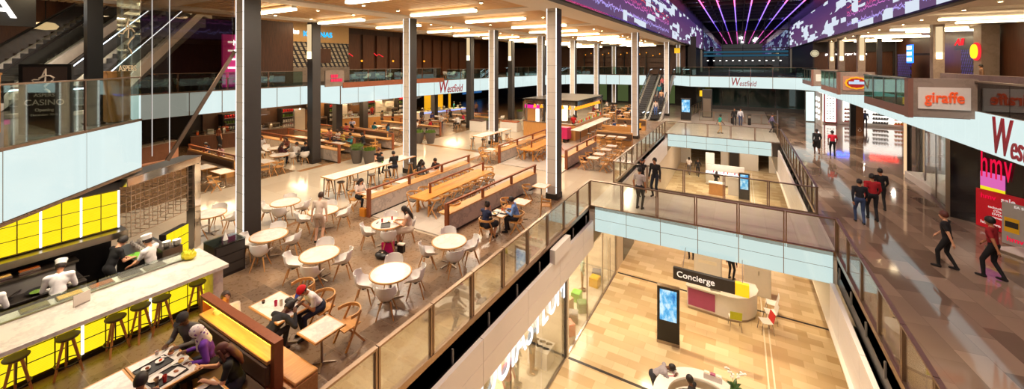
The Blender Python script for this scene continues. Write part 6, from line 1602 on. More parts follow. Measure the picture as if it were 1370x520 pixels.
# ================================================================ THINGS ON THE NEAR TABLES
ZT = 0.746
def plate(x, y, z, r, food, label, group='plates with food', rx=1.0, rz=0.0):
    t = thing('dinner_plate', label, 'plate', (x, y, z), rz, group)
    b = MB(); b.lathe([(0, 0), (0.6 * r, 0), (r, 0.018), (r, 0.022), (0.62 * r, 0.008), (0, 0.007)], n=26); b.v = [(p[0] * rx, p[1], p[2]) for p in b.v]; b.build('plate', M_PLATE, t, sharp=1.2)
    if food:
        for i, m in enumerate(food):
            f = MB(); a = i * 2.4; f.ball((0.28 * r * math.cos(a) * rx, 0.28 * r * math.sin(a), 0.018), (0.42 * r * rx, 0.34 * r, 0.022), 12, 6); f.build('food', m, t, sharp=1.2)
    return t
def cup(x, y, z, m, label, h=0.10, r=0.032, nm='paper_cup', group=None):
    t = thing(nm, label, 'cup', (x, y, z), 0, group); MB().lathe([(0, 0), (r * 0.8, 0), (r, h), (r * 0.92, h), (r * 0.74, 0.008), (0, 0.008)], n=16).build('cup', m, t, sharp=1.0); MB().disc((0, 0, h * 0.75), r * 0.92, 0.004, 14).build('drink', M_FOODA, t); return t
def tray(x, y, z, lx, ly, label, rz=0.0):
    t = thing('black_tray', label, 'tray', (x, y, z), rz, 'black trays'); b = MB(); b.box(-lx / 2, lx / 2, -ly / 2, ly / 2, 0, 0.008); b.build('base', M_TRAY, t)
    e = MB(); e.bar([(-lx / 2, -ly / 2, 0.012), (lx / 2, -ly / 2, 0.012), (lx / 2, ly / 2, 0.012), (-lx / 2, ly / 2, 0.012)], 0.012, 0.018, closed=True); e.build('rim', M_TRAY, t); return t
tray(-9.24, 2.83, ZT, 0.34, 0.46, 'black tray with small dishes on the booth table, frame edge side', 0.1)
plate(-9.27, 2.73, ZT + 0.01, 0.07, [M_FOODA], 'small dish with sauce at the tray corner', rz=1); plate(-9.29, 2.93, ZT + 0.01, 0.065, [M_ORANGE], 'small dish beside the sauce dish on the tray', rz=2)
plate(-9.40, 3.12, ZT, 0.14, [M_FOODA, M_FOODB], 'oval plate of brown curry and rice before the person in grey', rx=0.8)
plate(-8.98, 3.13, ZT, 0.13, [M_FOODB, M_FOODA], 'oval plate of noodles before the woman in purple', rx=0.8)
tray(-8.76, 2.86, ZT, 0.36, 0.48, 'black tray with square plate and cans on the booth table', 0.1)
t = thing('square_plate', 'square white plate with leftovers on the black tray', 'plate', (-8.72, 2.98, ZT + 0.01), 0.3); MB().box(-0.10, 0.10, -0.10, 0.10, 0, 0.014, c=0.004).build('plate', M_PLATE, t); MB().ball((0, 0, 0.02), (0.05, 0.03, 0.012), 10, 6).build('food', M_FOODA, t)
plate(-8.84, 2.73, ZT + 0.01, 0.10, [M_FOODB], 'white plate with paper wrap on the black tray')
cup(-8.68, 2.70, ZT + 0.01, M_STEEL, 'silver drink can on the black tray', 0.115, 0.032, 'drink_can'); cup(-8.63, 2.79, ZT + 0.01, M_RED, 'red drink can on the black tray', 0.115, 0.032, 'drink_can')
cup(-9.58, 2.98, ZT, M_PLATE, 'small glass of tea beside the curry plate', 0.07, 0.03, 'tea_glass'); cup(-8.72, 3.18, ZT, M_PLATE, 'tiny sauce cup by the noodles plate', 0.035, 0.03, 'sauce_cup')
tray(-7.62, 2.93, ZT, 0.46, 0.6, 'large empty black tray before the long-haired woman')
# red cap table
cup(-9.15, 4.95, ZT, M_PINK, 'pink drink cup on the red cap table', 0.12, 0.035); cup(-9.06, 5.02, ZT, M_PLATE, 'clear drink cup beside the pink one', 0.13, 0.035); cup(-9.5, 4.86, ZT, M_DARK, 'dark low cup alone on the red cap table', 0.06, 0.035)
t = thing('dark_handbag', 'small dark bag with white lining on the red cap table', 'bag', (-8.98, 5.2, ZT), 0.4); MB().box(-0.13, 0.13, -0.07, 0.07, 0, 0.09, c=0.025).build('body', M_DARK, t); MB().tube([(-0.08, 0, 0.09), (0, 0, 0.15), (0.08, 0, 0.09)], 0.008, 6).build('strap', M_PLATE, t)
# summer dress table
ZR = 0.748
plate(-10.35, 9.62, ZR, 0.14, [M_FOODA, M_FOODB], 'plate of food before the woman in the summer dress'); plate(-10.6, 9.55, ZR, 0.08, [M_FOODB], 'small plate in the middle of the summer dress table')
cup(-10.75, 9.42, ZR, M_RED, 'red cup on the summer dress table, kitchen side', 0.11); cup(-10.62, 9.75, ZR, M_RED, 'red cup on the summer dress table, island side', 0.11)
tray(-10.42, 9.28, ZR, 0.3, 0.4, 'dark tray at the edge of the summer dress table', 0.8)
t = thing('mobile_phone', 'dark phone lying on the summer dress table', 'phone', (-10.85, 9.3, ZR), 0.5); MB().box(-0.035, 0.035, -0.07, 0.07, 0, 0.01, c=0.003).build('body', M_BLACK, t); MB().box(-0.03, 0.03, -0.062, 0.062, 0.0101, 0.011).build('display', M_GREY, t)
t = thing('shopping_bag', 'magenta paper shopping bag under the summer dress table', 'bag', (-10.05, 9.05, 0), 0.5); MB().box(-0.19, 0.19, -0.08, 0.08, 0, 0.38).build('body', plain('magenta_bag', rgb((206, 24, 106)), 0.5), t); MB().box(-0.17, 0.17, -0.06, 0.06, 0.38, 0.42).build('white_top', M_PAPER, t)
for s in (-1, 1): MB().tube([(-0.1, s * 0.06, 0.38), (-0.06, s * 0.06, 0.48), (0.06, s * 0.06, 0.48), (0.1, s * 0.06, 0.38)], 0.006, 6).build('handle', M_DARK, t)
t = thing('black_handbag', 'black leather handbag lying beside the magenta bag', 'bag', (-9.95, 8.72, 0), 0.2); b = MB(); b.ball((0, 0, 0.1), (0.26, 0.17, 0.10), 16, 10); b.v = [(x, y, max(0.0, z)) for x, y, z in b.v]; b.build('body', M_BLACK, t, sharp=1.2); MB().tube([(-0.18, 0, 0.14), (-0.1, 0.02, 0.24), (0.1, 0.02, 0.24), (0.18, 0, 0.14)], 0.014, 6).build('strap', M_BLACK, t); MB().disc((0.02, -0.03, 0.195), 0.03, 0.01, 12).build('clasp', M_PALEBAND, t)
t = thing('black_carrier_bag', 'small black carrier bag with white rim by the woman in the summer dress', 'bag', (-9.72, 9.32, 0), 0.2); MB().box(-0.11, 0.11, -0.07, 0.07, 0, 0.27).build('body', M_BLACK, t); MB().box(-0.115, 0.115, -0.075, 0.075, 0.25, 0.29).build('rim', M_PAPER, t)
# couple table
tray(-7.78, 12.03, ZT, 0.28, 0.36, 'dark tray on the couple table before the woman', 0.2); tray(-7.5, 12.32, ZT, 0.28, 0.36, 'dark tray on the couple table before the man', 0.2)
plate(-7.78, 12.0, ZT + 0.012, 0.13, [M_FOODB, M_FOODC], 'plate with yellow food before the woman in dark blue'); plate(-7.5, 12.3, ZT + 0.012, 0.13, [M_FOODB], 'plate with rice before the man in blue')
cup(-7.68, 12.42, ZT, M_ORANGE, 'orange cup on the couple table', 0.08, 0.04); cup(-7.55, 12.5, ZT, M_PLATE, 'white cup on the couple table', 0.07, 0.045)
t = thing('black_backpack', 'black backpack standing on the long high table', 'bag', (-17.0 + 0.5, 14.35, 1.02)); MB().box(-0.13, 0.13, -0.15, 0.15, 0, 0.30, c=0.04).build('body', M_BLACK, t); MB().tube([(0.0, -0.05, 0.3), (0, 0, 0.35), (0, 0.05, 0.3)], 0.012, 6).build('handle', M_DARK, t)
cup(-16.25, 14.25, 1.02, M_GREEN, 'green cup on the long high table', 0.09); cup(-13.7, 11.25, ZT, M_YELLOW, 'yellow drink cup on the small table behind the divider', 0.13, 0.035)
t = thing('orange_shopping_bag', 'orange-brown paper bag on the floor at the divider end post', 'bag', (-13.35, 10.72, 0), 0.1); MB().box(-0.14, 0.14, -0.08, 0.08, 0, 0.32).build('body', plain('kraft_orange', rgb((220, 140, 40)), 0.6), t); MB().tube([(-0.07, 0.0, 0.32), (0, 0, 0.40), (0.07, 0.0, 0.32)], 0.006, 6).build('handle', M_DARK, t)
# ================================================================ PLANTERS
pot0 = thing('herb_planter', 'x', 'planter', (0, 0, 0), 0, 'grey herb planters')
MB().lathe([(0, 0), (0.26, 0), (0.38, 0.55), (0.40, 0.85), (0.36, 0.85), (0.33, 0.75), (0, 0.75)], n=24).build('pot', M_POT, pot0)
lf = MB(); rg = random.Random(5)
for i in range(150):
    a = rg.uniform(0, 2 * PI); r = 0.32 * math.sqrt(rg.random()); h = rg.uniform(0.1, 0.34); x, y = r * math.cos(a), r * math.sin(a); dx, dy = rg.uniform(-.1, .1), rg.uniform(-.1, .1); w = 0.022
    lf.add([(x - w, y, 0.74), (x + w, y, 0.74), (x + dx + w * 1.4, y + dy, 0.74 + h * 0.6), (x + dx * 1.6, y + dy * 1.6, 0.76 + h), (x + dx - w * 1.4, y + dy, 0.74 + h * 0.6)], [(0, 1, 2, 3, 4)])
lf.build('foliage', M_LEAF, pot0); register(pot0)
for x, y, w in ((-20.0, 16.5, 'front one of the three at the hall corner'), (-20.82, 16.25, 'middle one of the three at the hall corner'), (-21.5, 16.75, 'rear one of the three at the hall corner'), (-20.9, 23.1, 'larger of the far pair'), (-21.75, 22.7, 'half hidden one of the far pair'), (-21.3, 38.2, 'alone beside the rear dark column'), (-20.6, 30.6, 'low one by the far serving box')):
    place(pot0, x, y, 0, random.random() * 3, 'round grey planter with green herbs, ' + w, 'grey herb planters')
# ================================================================ DINING HALL DIVIDERS, TABLES, COUNTERS
def hall_divider(label, x0, x1, y, wall=0.75, seat=1):
    divider(label, (x1, y), (x0, y), seat, h=wall, rail=1.18, posts=4, shelf=0.40)
hall_divider('marble divider with rusty rail at the hall corner by the dark column', -31.5, -21.7, 15.6, seat=-1)
hall_divider('marble divider with rusty rail behind the long booth of diners', -31.0, -21.7, 20.0)
hall_divider('marble divider with rusty rail in the far hall before the planters', -29.7, -22.4, 26.0)
divider('low wooden divider with rusty rail in the middle of the long booth', (-23.0, 17.7), (-31.0, 17.7), 1, h=0.55, rail=1.1, posts=4)
divider('short marble divider with rusty post in the rear hall', (-21.9, 33.0), (-27.6, 33.0), 1, h=0.75, rail=1.15, posts=3)
def booth_long(label, x0, x1, y, face):
    return bench(label, (x0 + x1) / 2, y, x1 - x0, 0 if face < 0 else PI, True, 0.9, M_LEATHER)
booth_long('long brown double booth bench with rail beside the open terrazzo', -30.0, -24.2, 10.9, -1)
t = thing('rusty_rail', 'rusty rail along the top of the brown double booth', 'rail', (0, 0, 0)); MB().box(-30, -24.1, 10.86, 10.96, 1.10, 1.17).build('rail_bar', M_RUST, t)
for x in (-29.9, -28, -26.1, -24.2): MB().box(x - 0.05, x + 0.05, 10.86, 10.96, 0.9, 1.10).build('rail_post', M_RUST, t)
booth_long('long booth bench of the seated row under the fascia', -29.5, -22.6, 19.2, -1)
booth_long('rear booth bench behind the second rail', -30.5, -24.0, 21.6, -1)
def hall_table(x, y, i, lab):
    place(P_T12, x, y, 0, 0, 'marble table ' + lab, 'marble tables in the dining hall')
for i, (x, y, lab) in enumerate(((-24.7, 9.65, 'first beside the brown double booth'), (-22.9, 9.75, 'second beside the brown double booth'), (-23.2, 11.95, 'at the hall edge below the dark column'), (-28.4, 17.1, 'inner one at the long booth'), (-26.2, 17.1, 'middle one at the long booth'), (-24.0, 17.1, 'outer one at the long booth'), (-27.5, 23.6, 'behind the second rail, inner'), (-25.2, 23.6, 'behind the second rail, outer'), (-25.6, 28.5, 'white far table, nearer'), (-23.8, 30.3, 'white far table, farther'), (-27.4, 31.0, 'far inner table'), (-25.0, 34.6, 'beneath the fascia lettering'), (-27.5, 36.0, 'before the yellow wall'), (-24.6, 37.6, 'rear one past the lettering'))):
    hall_table(x, y, i, lab)
place(P_ROUND, -26.1, 14.2, 0, 0, 'round white table with seated group at the hall edge', 'round marble tables')
place(P_ROUND, -24.0, 13.2, 0, 0, 'second round white table in the hall corner', 'round marble tables')
for x, y, a, w in ((-24.75, 13.45, 75, 'of the diner in maroon'), (-23.95, 13.95, 120, 'of the diner in white T-shirt'), (-23.4, 14.4, 160, 'of the diner in black'), (-27.3, 14.2, 0, 'empty one at the inner round table'), (-26.3, 14.9, -70, 'of the diner in brown'), (-26.6, 13.4, 60, 'empty one turned from the viewer'), (-23.3, 29.6, 180, 'far one with the white shirt diner'), (-22.9, 30.9, 190, 'far one beside the yellow chair'), (-21.4, 34.5, 160, 'alone in the rear hall by the dark column')):
    place(P_SHELL, x, y, 0, R(a), 'white shell chair in the dining hall, ' + w, 'white shell chairs in the dining hall')
for x, y, a, w in ((-22.3, 9.1, 100, 'at the second table by the brown booth'), (-24.3, 9.05, 90, 'at the first table by the brown booth'), (-22.5, 12.3, 190, 'empty at the hall edge table'), (-22.6, 11.6, 170, 'second at the hall edge table'), (-28.4, 16.5, 90, 'inner at the long booth'), (-26.2, 16.5, 90, 'middle at the long booth'), (-24.0, 16.5, 90, 'outer at the long booth'), (-22.3, 18.8, 180, 'behind the planters'), (-27.5, 24.3, -90, 'inner behind the second rail'), (-25.2, 24.3, -90, 'outer behind the second rail'), (-24.6, 28.0, 120, 'first at the far white table'), (-26.3, 29.2, -40, 'second at the far white table'), (-24.6, 31.0, -60, 'at the farther white table'), (-26.5, 31.6, -90, 'at the far inner table'), (-25.0, 35.3, -90, 'beneath the fascia lettering'), (-27.4, 36.6, -90, 'before the yellow wall')):
    place(P_OAK, x, y, 0, R(a), 'oak armchair in the dining hall, ' + w, 'oak armchairs in the dining hall')
def counter(label, p0, p1, depth, h, m, top, lit=None):
    L = math.hypot(p1[0] - p0[0], p1[1] - p0[1]); t = thing('serving_counter', label, 'counter', (p0[0], p0[1], 0), math.atan2(p1[1] - p0[1], p1[0] - p0[0]), 'serving counters of the dining hall')
    MB().box(0, L, 0, depth, 0, h).build('body', m, t); MB().box(-0.03, L + 0.03, -0.04, depth + 0.03, h, h + 0.05, c=0.006).build('worktop', top, t)
    MB().box(0, L, 0.05, depth - 0.05, h + 0.30, h + 0.33).build('glass_shelf', G_SNEEZE, t)
    for k in range(max(2, int(L / 1.5))): MB().box(L * (k + 0.5) / max(2, int(L / 1.5)) - 0.02, L * (k + 0.5) / max(2, int(L / 1.5)) + 0.02, 0.06, 0.10, h + 0.05, h + 0.30).build('shelf_post', M_STEEL, t)
    if lit: MB().box(0.05, L - 0.05, -0.02, 0.0, h - 0.12, h - 0.04).build('light_line', lit, t)
    return t
counter('dark serving counter with steel top deep in the hall behind the big column', (-33.6, 12.3), (-31.2, 18.3), 0.9, 1.05, M_WALNUT, M_STEEL)
counter('pale stone display counter at the hall end beside the slanting screen', (-31.0, 8.0), (-32.4, 11.2), 0.8, 1.1, M_STONEB, M_WHITE)
counter('long wooden serving counter in front of the bright kitchen', (-32.6, 22.8), (-29.0, 28.6), 0.9, 1.05, M_OAKZ, M_MARBLE)
counter('white serving counter with blue light line before the yellow wall', (-28.9, 30.2), (-27.6, 36.5), 0.9, 1.05, M_WHITE, M_WHITE, glow('blue_line', (0.25, 0.35, 1.0), 2.5))
b = MB(); b.box(-36.5, -36.3, 6, 14, 0, 3.28, 0); struct('wall_kitchen_dark', b, M_DARK)
for (y0, y1, m, w) in ((14, 22, plain('copper_kitchen', rgb((84, 58, 40)), 0.4), 'copper'), (22, 29.5, plain('tan_kitchen', rgb((150, 108, 66)), 0.5), 'tan'), (29.5, 37, plain('white_kitchen', rgb((236, 224, 200)), 0.4), 'white')):
    b = MB(); b.box(-36.3, -36.1, y0, y1, 0, 3.28); struct('wall_kitchen_' + w, b, m)
for y, sp in ((16.5, 26), (19.5, 22), (24, 30), (27, 36), (31.5, 60), (34.5, 60)):
    area('kitchen_strip', (-35.0, y, 3.15), 0.4, 2.0, sp * 3.0, WARM)
rk = random.Random(11)
shapes = 0
for i in range(34):
    y = 12.8 + i * 0.7
    x = -33.2 + (0.9 * (y - 12.3) / 6 * 2.4 / 2.4 if y < 18.5 else (-32.0 + 33.2 + (y - 22.8) * 0.62 - 0.6 if 22.8 < y < 28.4 else (1.2 + 0.0 if y < 22.8 else 4.2 + (y - 30.2) * 0.2)))
    kind = i % 4
    if y < 18.2: fx = -33.6 + (y - 12.3) * 0.4
    elif 23 < y < 28.4: fx = -32.6 + (y - 22.8) * 0.62
    elif 30.4 < y < 36.2: fx = -28.9 + (y - 30.2) * 0.206
    else: continue
    fx -= 0.45
    lab = 'counter %s, %s from the big column end' % (('jar', 'box', 'urn', 'dish')[kind], ordn(shapes % 18)) + (' on the dark counter' if y < 18.2 else (' on the wooden counter' if y < 29 else ' on the white counter'))
    t = thing(('storage_jar', 'menu_box', 'steel_urn', 'serving_dish')[kind], 'small ' + lab, ('jar', 'box', 'urn', 'dish')[kind], (fx, y, 1.10), rk.random()); shapes += 1
    if kind == 0: MB().lathe([(0, 0), (0.08, 0), (0.09, 0.2), (0.06, 0.26), (0, 0.26)], n=14).build('body', (M_ORANGE, M_PLATE, M_GREEN)[i % 3], t); MB().disc((0, 0, 0.26), 0.065, 0.03, 12).build('lid', M_STEEL, t)
    elif kind == 1: MB().box(-0.2, 0.2, -0.03, 0.03, 0, 0.32).build('body', M_WHITE, t); MB().box(-0.17, 0.17, -0.034, -0.03, 0.06, 0.28).build('face', M_PAPER, t)
    elif kind == 2: MB().lathe([(0, 0), (0.14, 0), (0.15, 0.30), (0.10, 0.38), (0.0, 0.40)], n=18).build('body', M_STEEL, t); MB().rod((0.14, 0, 0.06), (0.20, 0, 0.05), 0.015, n=6).build('tap', M_BLACK, t)
    else: MB().lathe([(0, 0), (0.12, 0), (0.2, 0.07), (0.19, 0.07), (0, 0.02)], n=18).build('dish', M_PLATE, t, sharp=1.2); MB().ball((0, 0, 0.05), (0.14, 0.14, 0.04), 12, 6).build('food', (M_FOODA, M_FOODB, M_FOODC)[i % 3], t)
t = thing('yellow_feature_wall', 'bright yellow lit wall panel with round black emblem in the far hall', 'wall panel', (-34.4, 38.6, 0), R(38)); MB().box(-1.2, 1.2, 0, 0.15, 0, 3.2).build('panel', plain('yellow_panel', rgb((246, 186, 10)), 0.4, emit=(1.0, 0.55, 0.02), estr=0.45), t); MB().add([(0.45 * math.cos(a * PI / 12), -0.012, 2.4 + 0.42 * math.sin(a * PI / 12)) for a in range(24)] + [(0.45 * math.cos(a * PI / 12), 0.0, 2.4 + 0.42 * math.sin(a * PI / 12)) for a in range(24)], [tuple(range(24)), tuple(range(47, 23, -1))] + [(i, (i + 1) % 24, 24 + (i + 1) % 24, 24 + i) for i in range(24)]).build('emblem', M_BLACK, t)
MB().box(1.9, 2.2, 0, 0.15, 0, 3.2).build('side_strip', plain('yellow_panel', rgb((246, 186, 10)), 0.4, emit=(1.0, 0.55, 0.02), estr=0.45), t)
for i, y in enumerate((24.2, 30.3)):
    t = thing('yellow_awning_light', 'flat yellow lit awning under the fascia, %s' % ('nearer the wooden counter' if i == 0 else 'nearer the white counter'), 'awning', (-28.5, y + 2.5, 3.0), R(75)); MB().box(-1.3, 1.3, -0.3, 0.3, 0, 0.22).build('body', plain('yellow_panel', rgb((246, 186, 10)), 0.4, emit=(1.0, 0.55, 0.02), estr=0.45), t); MB().rod((0, 0, 0.22), (0, 0, 0.28), 0.05, n=6).build('mount', M_DARK, t)
for i, (x, y) in enumerate(((-29.2, 17.6), (-29.0, 18.2), (-31.6, 23.6), (-31.2, 24.4), (-30.7, 25.2), (-30.2, 26.0))):
    t = thing('pendant_bulb', 'bare glowing bulb over the serving counters, %s from the big column' % ordn(i), 'lamp', (x, y, 2.75), 0, 'bulbs over the counters'); MB().ball((0, 0, 0), 0.055, 10, 8).build('bulb', glow('pendant_white', (1.0, 0.85, 0.62), 6.0), t); MB().rod((0, 0, 0.05), (0, 0, 0.53), 0.01, n=5).build('cord', M_BLACK, t)
# kitchen units against the hall walls
ku = [(y, k) for k, y in enumerate(np.arange(14.4, 36.8, 1.15))]
for y, k in ku:
    kind = ('oven', 'shelf unit', 'fridge', 'hood')[k % 4]; h_ = (1.0, 2.2, 2.0, 1.1)[k % 4]
    t = thing(('kitchen_oven', 'shelf_unit', 'kitchen_fridge', 'extraction_hood')[k % 4], '%s against the rear dining hall kitchen wall, %s from the big column' % (kind, ordn(min(17, k // 4)) ), kind, (-35.7, y, 0 if k % 4 != 3 else 1.9), 0, 'rear kitchen units')
    mm = (M_STEEL, M_DARK, M_WHITE, M_STEEL)[k % 4]
    MB().box(-0.4, 0.35, -0.5, 0.5, 0, h_, c=0.01).build('body', mm, t)
    if k % 4 == 0: dr = MB().box(0.35, 0.37, -0.42, 0.42, 0.2, 0.85).build('door', M_BLACK, t); MB().rod((0.4, -0.35, 0.78), (0.4, 0.35, 0.78), 0.015, n=6).build('handle', M_CHROME, dr)
    elif k % 4 == 1:
        for z in (0.5, 0.95, 1.4, 1.85):
            MB().box(0.35, 0.6, -0.48, 0.48, z, z + 0.04).build('shelf', M_STEEL, t)
            b = MB()
            for q in range(5): b.lathe([(0, 0), (0.07, 0), (0.07, 0.2), (0, 0.24)], (0.46, -0.38 + q * 0.19, z + 0.04), 8)
            b.build('jar_pattern', (M_ORANGE, M_PLATE, M_FOODC, M_RED)[int(z * 2) % 4], t)
    elif k % 4 == 2: MB().box(0.35, 0.37, -0.47, 0.47, 0.1, 1.2).build('door', M_PAPER, t); MB().box(0.35, 0.37, -0.47, 0.47, 1.25, 1.9).build('door', M_PAPER, t)
    else: MB().box(0.3, 0.9, -0.5, 0.5, 0.0, 0.25).build('canopy', M_STEEL, t); MB().box(0.35, 0.8, -0.3, 0.3, -0.02, 0.0).build('lamp', L_SHOP, t)
# far windows behind the hall
b = MB()
for y in (52, 53.9, 55.8): b.box(-40, -39.9, y, y + 1.7, 1.0, 3.0)
struct('window_4', b, glow('blue_night_window', rgb((60, 120, 190)), 0.6))
b = MB()
for x in (-20, -16.6, -13.2, -9.8): b.box(x, x + 1.6, 61.6, 61.75, 0.3, 3.0)
struct('window_5', b, glow('green_night_window', rgb((96, 110, 66)), 0.55))
# ================================================================ ORANGE-LIT BAR AND KIOSK
t = thing('juice_bar', 'wooden island bar with white ledge and orange lamp canopy', 'bar', (0, 0, 0))
MB().box(-16.2, -11.44, 29.7, 29.85, 0, 1.25).build('front_wall', M_OAKZ, t); MB().box(-11.6, -11.44, 29.85, 37.2, 0, 1.25).build('side_wall', M_OAKZ, t)
MB().box(-11.65, -11.40, 29.66, 37.25, 1.25, 1.29).build('side_cap', M_STEEL, t); MB().box(-16.2, -11.40, 29.66, 29.9, 1.25, 1.29).build('front_cap', M_STEEL, t)
MB().box(-11.40, -10.55, 28.6, 36.6, 1.0, 1.06, c=0.01).build('white_ledge', M_MARBLE, t)
for y in (29.0, 31.0, 33.0, 35.0, 36.4): MB().rod((-10.75, y, 0), (-10.75, y, 1.0), 0.03, n=8).build('ledge_leg', M_CHAR, t)
MB().box(-15.0, -14.2, 31, 36.5, 0, 1.0).build('back_counter', M_STEEL, t)
MB().box(-16.3, -11.5, 30.2, 30.4, 2.75, 3.15).build('canopy_front', M_CHROME, t); MB().box(-11.6, -11.4, 30.2, 37.0, 2.75, 3.15).build('canopy_side', M_CHROME, t); MB().box(-16.3, -11.4, 30.2, 37.0, 3.10, 3.2).build('canopy_roof', M_STEEL, t)
for x, y in ((-16.2, 36.9), (-11.5, 36.9), (-16.2, 30.3)): MB().rod((x, y, 1.0), (x, y, 2.8), 0.06, n=10).build('canopy_post', M_STEEL, t)
MB().box(-14.0, -13.6, 33.0, 33.4, 1.0, 3.1).build('light_pillar', glow('bar_pillar', (1.0, 0.82, 0.5), 3.0), t)
area('bar_lamp', (-13.5, 33, 3.0), 2.0, 3.0, 220, WARM)
n = 0
for y in np.arange(30.6, 37.0, 0.62):
    n += 1
    t = thing('amber_lamp', 'amber pendant lamp, %s under the bar canopy' % ordn(n - 1), 'lamp', (-11.75, y, 2.38), 0, 'amber lamps of the bar'); MB().lathe([(0.05, 0.3), (0.16, 0.0), (0.15, 0.0), (0.04, 0.28)], n=12).build('lamp_shade', L_AMBER, t); MB().rod((0, 0, 0.28), (0, 0, 0.74), 0.01, n=5).build('cord', M_BLACK, t)
for i, x in enumerate(np.arange(-15.6, -12.0, 0.66)):
    t = thing('amber_lamp', 'amber pendant lamp, %s along the canopy front' % ordn(i), 'lamp', (x, 30.7, 2.38), 0, 'amber lamps of the bar'); MB().lathe([(0.05, 0.3), (0.16, 0.0), (0.15, 0.0), (0.04, 0.28)], n=12).build('lamp_shade', L_AMBER, t); MB().rod((0, 0, 0.28), (0, 0, 0.74), 0.01, n=5).build('cord', M_BLACK, t)
rb = random.Random(4)
for i in range(16):
    y = 30.6 + i * 0.4; m = (M_ORANGE, M_YELLOW, M_RED, M_GREEN, M_PLATE)[i % 5]
    t = thing('juice_bottle', '%s bottle on the bar side wall, %s from the front' % (('orange', 'yellow', 'red', 'green', 'white')[i % 5], ordn(i)), 'bottle', (-11.52, y, 1.29), 0, 'bottles on the bar'); MB().lathe([(0, 0), (0.05, 0), (0.05, 0.16), (0.02, 0.22), (0.02, 0.27), (0, 0.27)], n=10).build('body', m, t); MB().disc((0, 0, 0.27), 0.024, 0.02, 8).build('cap', M_PLATE, t)
for i, y in enumerate((29.4, 30.3, 31.2, 32.1, 33.0, 33.9, 34.8, 35.7)): place(P_STOOL, -10.15, y, 0, i, 'oak tripod stool, %s along the white bar ledge' % ordn(i), 'stools along the white bar ledge')
t = thing('ice_cream_cart', 'magenta ice cream cart on wheels at the bar corner', 'cart', (-12.35, 28.95, 0), R(-8))
MB().box(-0.75, 0.75, -0.35, 0.35, 0.28, 1.2, c=0.03).build('body', M_PINK, t)
for x in (-0.45, 0.45):
    for y in (-0.28, 0.28): MB().add(*(lambda q: (q.v, q.f))(MB().rod((x, y - 0.03, 0.15), (x, y + 0.03, 0.15), 0.15, n=16))).build('wheel', M_BLACK, t)
MB().lathe([(0, 0), (0.16, 0), (0.16, 0.01), (0, 0.01)], n=20).build('emblem', M_PLUM, t).matrix_local = Matrix.Translation((0.15, -0.352, 0.85)) @ Matrix.Rotation(PI / 2, 4, 'X')
t = thing('kiosk_portal', 'steel portal kiosk with glowing pink band beside the lit column', 'kiosk', (0, 0, 0))
MB().box(-17.35, -17.15, 31.7, 31.95, 0, 2.95).build('post', M_CHROME, t); MB().box(-15.65, -15.4, 31.7, 31.95, 0, 2.95).build('post', M_CHROME, t); MB().box(-17.35, -15.4, 31.7, 31.95, 2.75, 3.0).build('lintel', M_STEEL, t)
MB().box(-17.15, -15.65, 31.72, 31.8, 2.15, 2.45).build('pink_band', glow('pink_band', (0.9, 0.02, 0.3), 1.3), t)
MB().box(-17.1, -16.1, 31.85, 31.95, 0.2, 2.1).build('display_board', M_OAKZ, t); MB().box(-16.1, -15.7, 31.85, 31.95, 0.6, 2.1).build('lit_board', L_SHOP, t)
t = thing('ice_cabinet', 'low glass food cabinet beside the steel portal kiosk', 'cabinet', (-18.4, 31.2, 0)); MB().box(-0.9, 0.9, -0.4, 0.4, 0, 0.8).build('body', M_WHITE, t); MB().box(-0.88, 0.88, -0.38, 0.38, 0.8, 1.1).build('glass_top', G_SNEEZE, t); MB().box(-0.8, 0.8, -0.3, 0.3, 0.8, 0.9).build('food', M_ORANGE, t)
t = thing('serving_box', 'white serving box at the far hall edge', 'box', (-20.9, 29.5, 0)); MB().box(-0.7, 0.7, -0.35, 0.35, 0.0, 0.95, c=0.01).build('body', M_WHITE, t); MB().box(-0.72, 0.72, -0.37, 0.37, 0.95, 1.0).build('lid', M_WALNUT, t)
# ================================================================ EAST WALKWAY SHOPS
t = thing('glass_shop_front', 'clear glass shop front along the walkway before the video shop', 'shop front', (0, 0, 0))
pa, pb = Vector((8.42, 29.8, 0)), Vector((7.45, 22.9, 0)); dv = (pb - pa); L = dv.length; dv.normalize(); nv_ = Vector((-dv.y, dv.x, 0))
def wallseg(a, c, z0, z1, th, off=0.0):
    p, q = pa + dv * a - nv_ * off, pa + dv * c - nv_ * off
    return [(p.x, p.y), (q.x, q.y), (q.x + nv_.x * th, q.y + nv_.y * th), (p.x + nv_.x * th, p.y + nv_.y * th)]
for k in range(3): MB().prism(wallseg(L * k / 3 + 0.03, L * (k + 1) / 3 - 0.03, 0, 0, 0.02), 0.12, 3.2).build('glass_pane', G_SHOP, t)
MB().prism(wallseg(0, L, 0, 0, 0.06), 0, 0.12).build('base_rail', M_STEEL, t)
for k in range(4): MB().prism(wallseg(max(0, L * k / 3 - 0.03), L * k / 3 + 0.03, 0, 0, 0.05), 0.12, 3.2).build('mullion', M_STEEL, t)
b = MB(); b.box(7.9, 9.55, 23.3, 29.5, 0, 0.35); struct('floor_display', b, M_WHITE)
t = thing('dark_pier', 'black glossy pier between the glass shop front and the video shop', 'pier', (0, 0, 0)); MB().prism([(7.42, 22.85), (8.12, 22.35), (8.3, 22.6), (7.6, 23.1)], 0, 3.26).build('cladding', dark_glass('gloss_black', rgb((16, 14, 18)), 0.12), t); MB().prism([(7.36, 22.9), (7.46, 22.8), (7.52, 22.9), (7.42, 23.0)], 0, 3.26).build('metal_corner', M_STEEL, t)
t = thing('amber_lit_post', 'tall lit amber door post at the walkway glass', 'post', (8.25, 30.2, 0)); MB().box(-0.1, 0.1, -0.1, 0.1, 0, 3.26).build('shaft', M_DARK, t); MB().box(-0.18, -0.1, -0.1, 0.1, 0, 3.26).build('light_face', glow('post_glow', (1.0, 0.62, 0.34), 1.1), t)
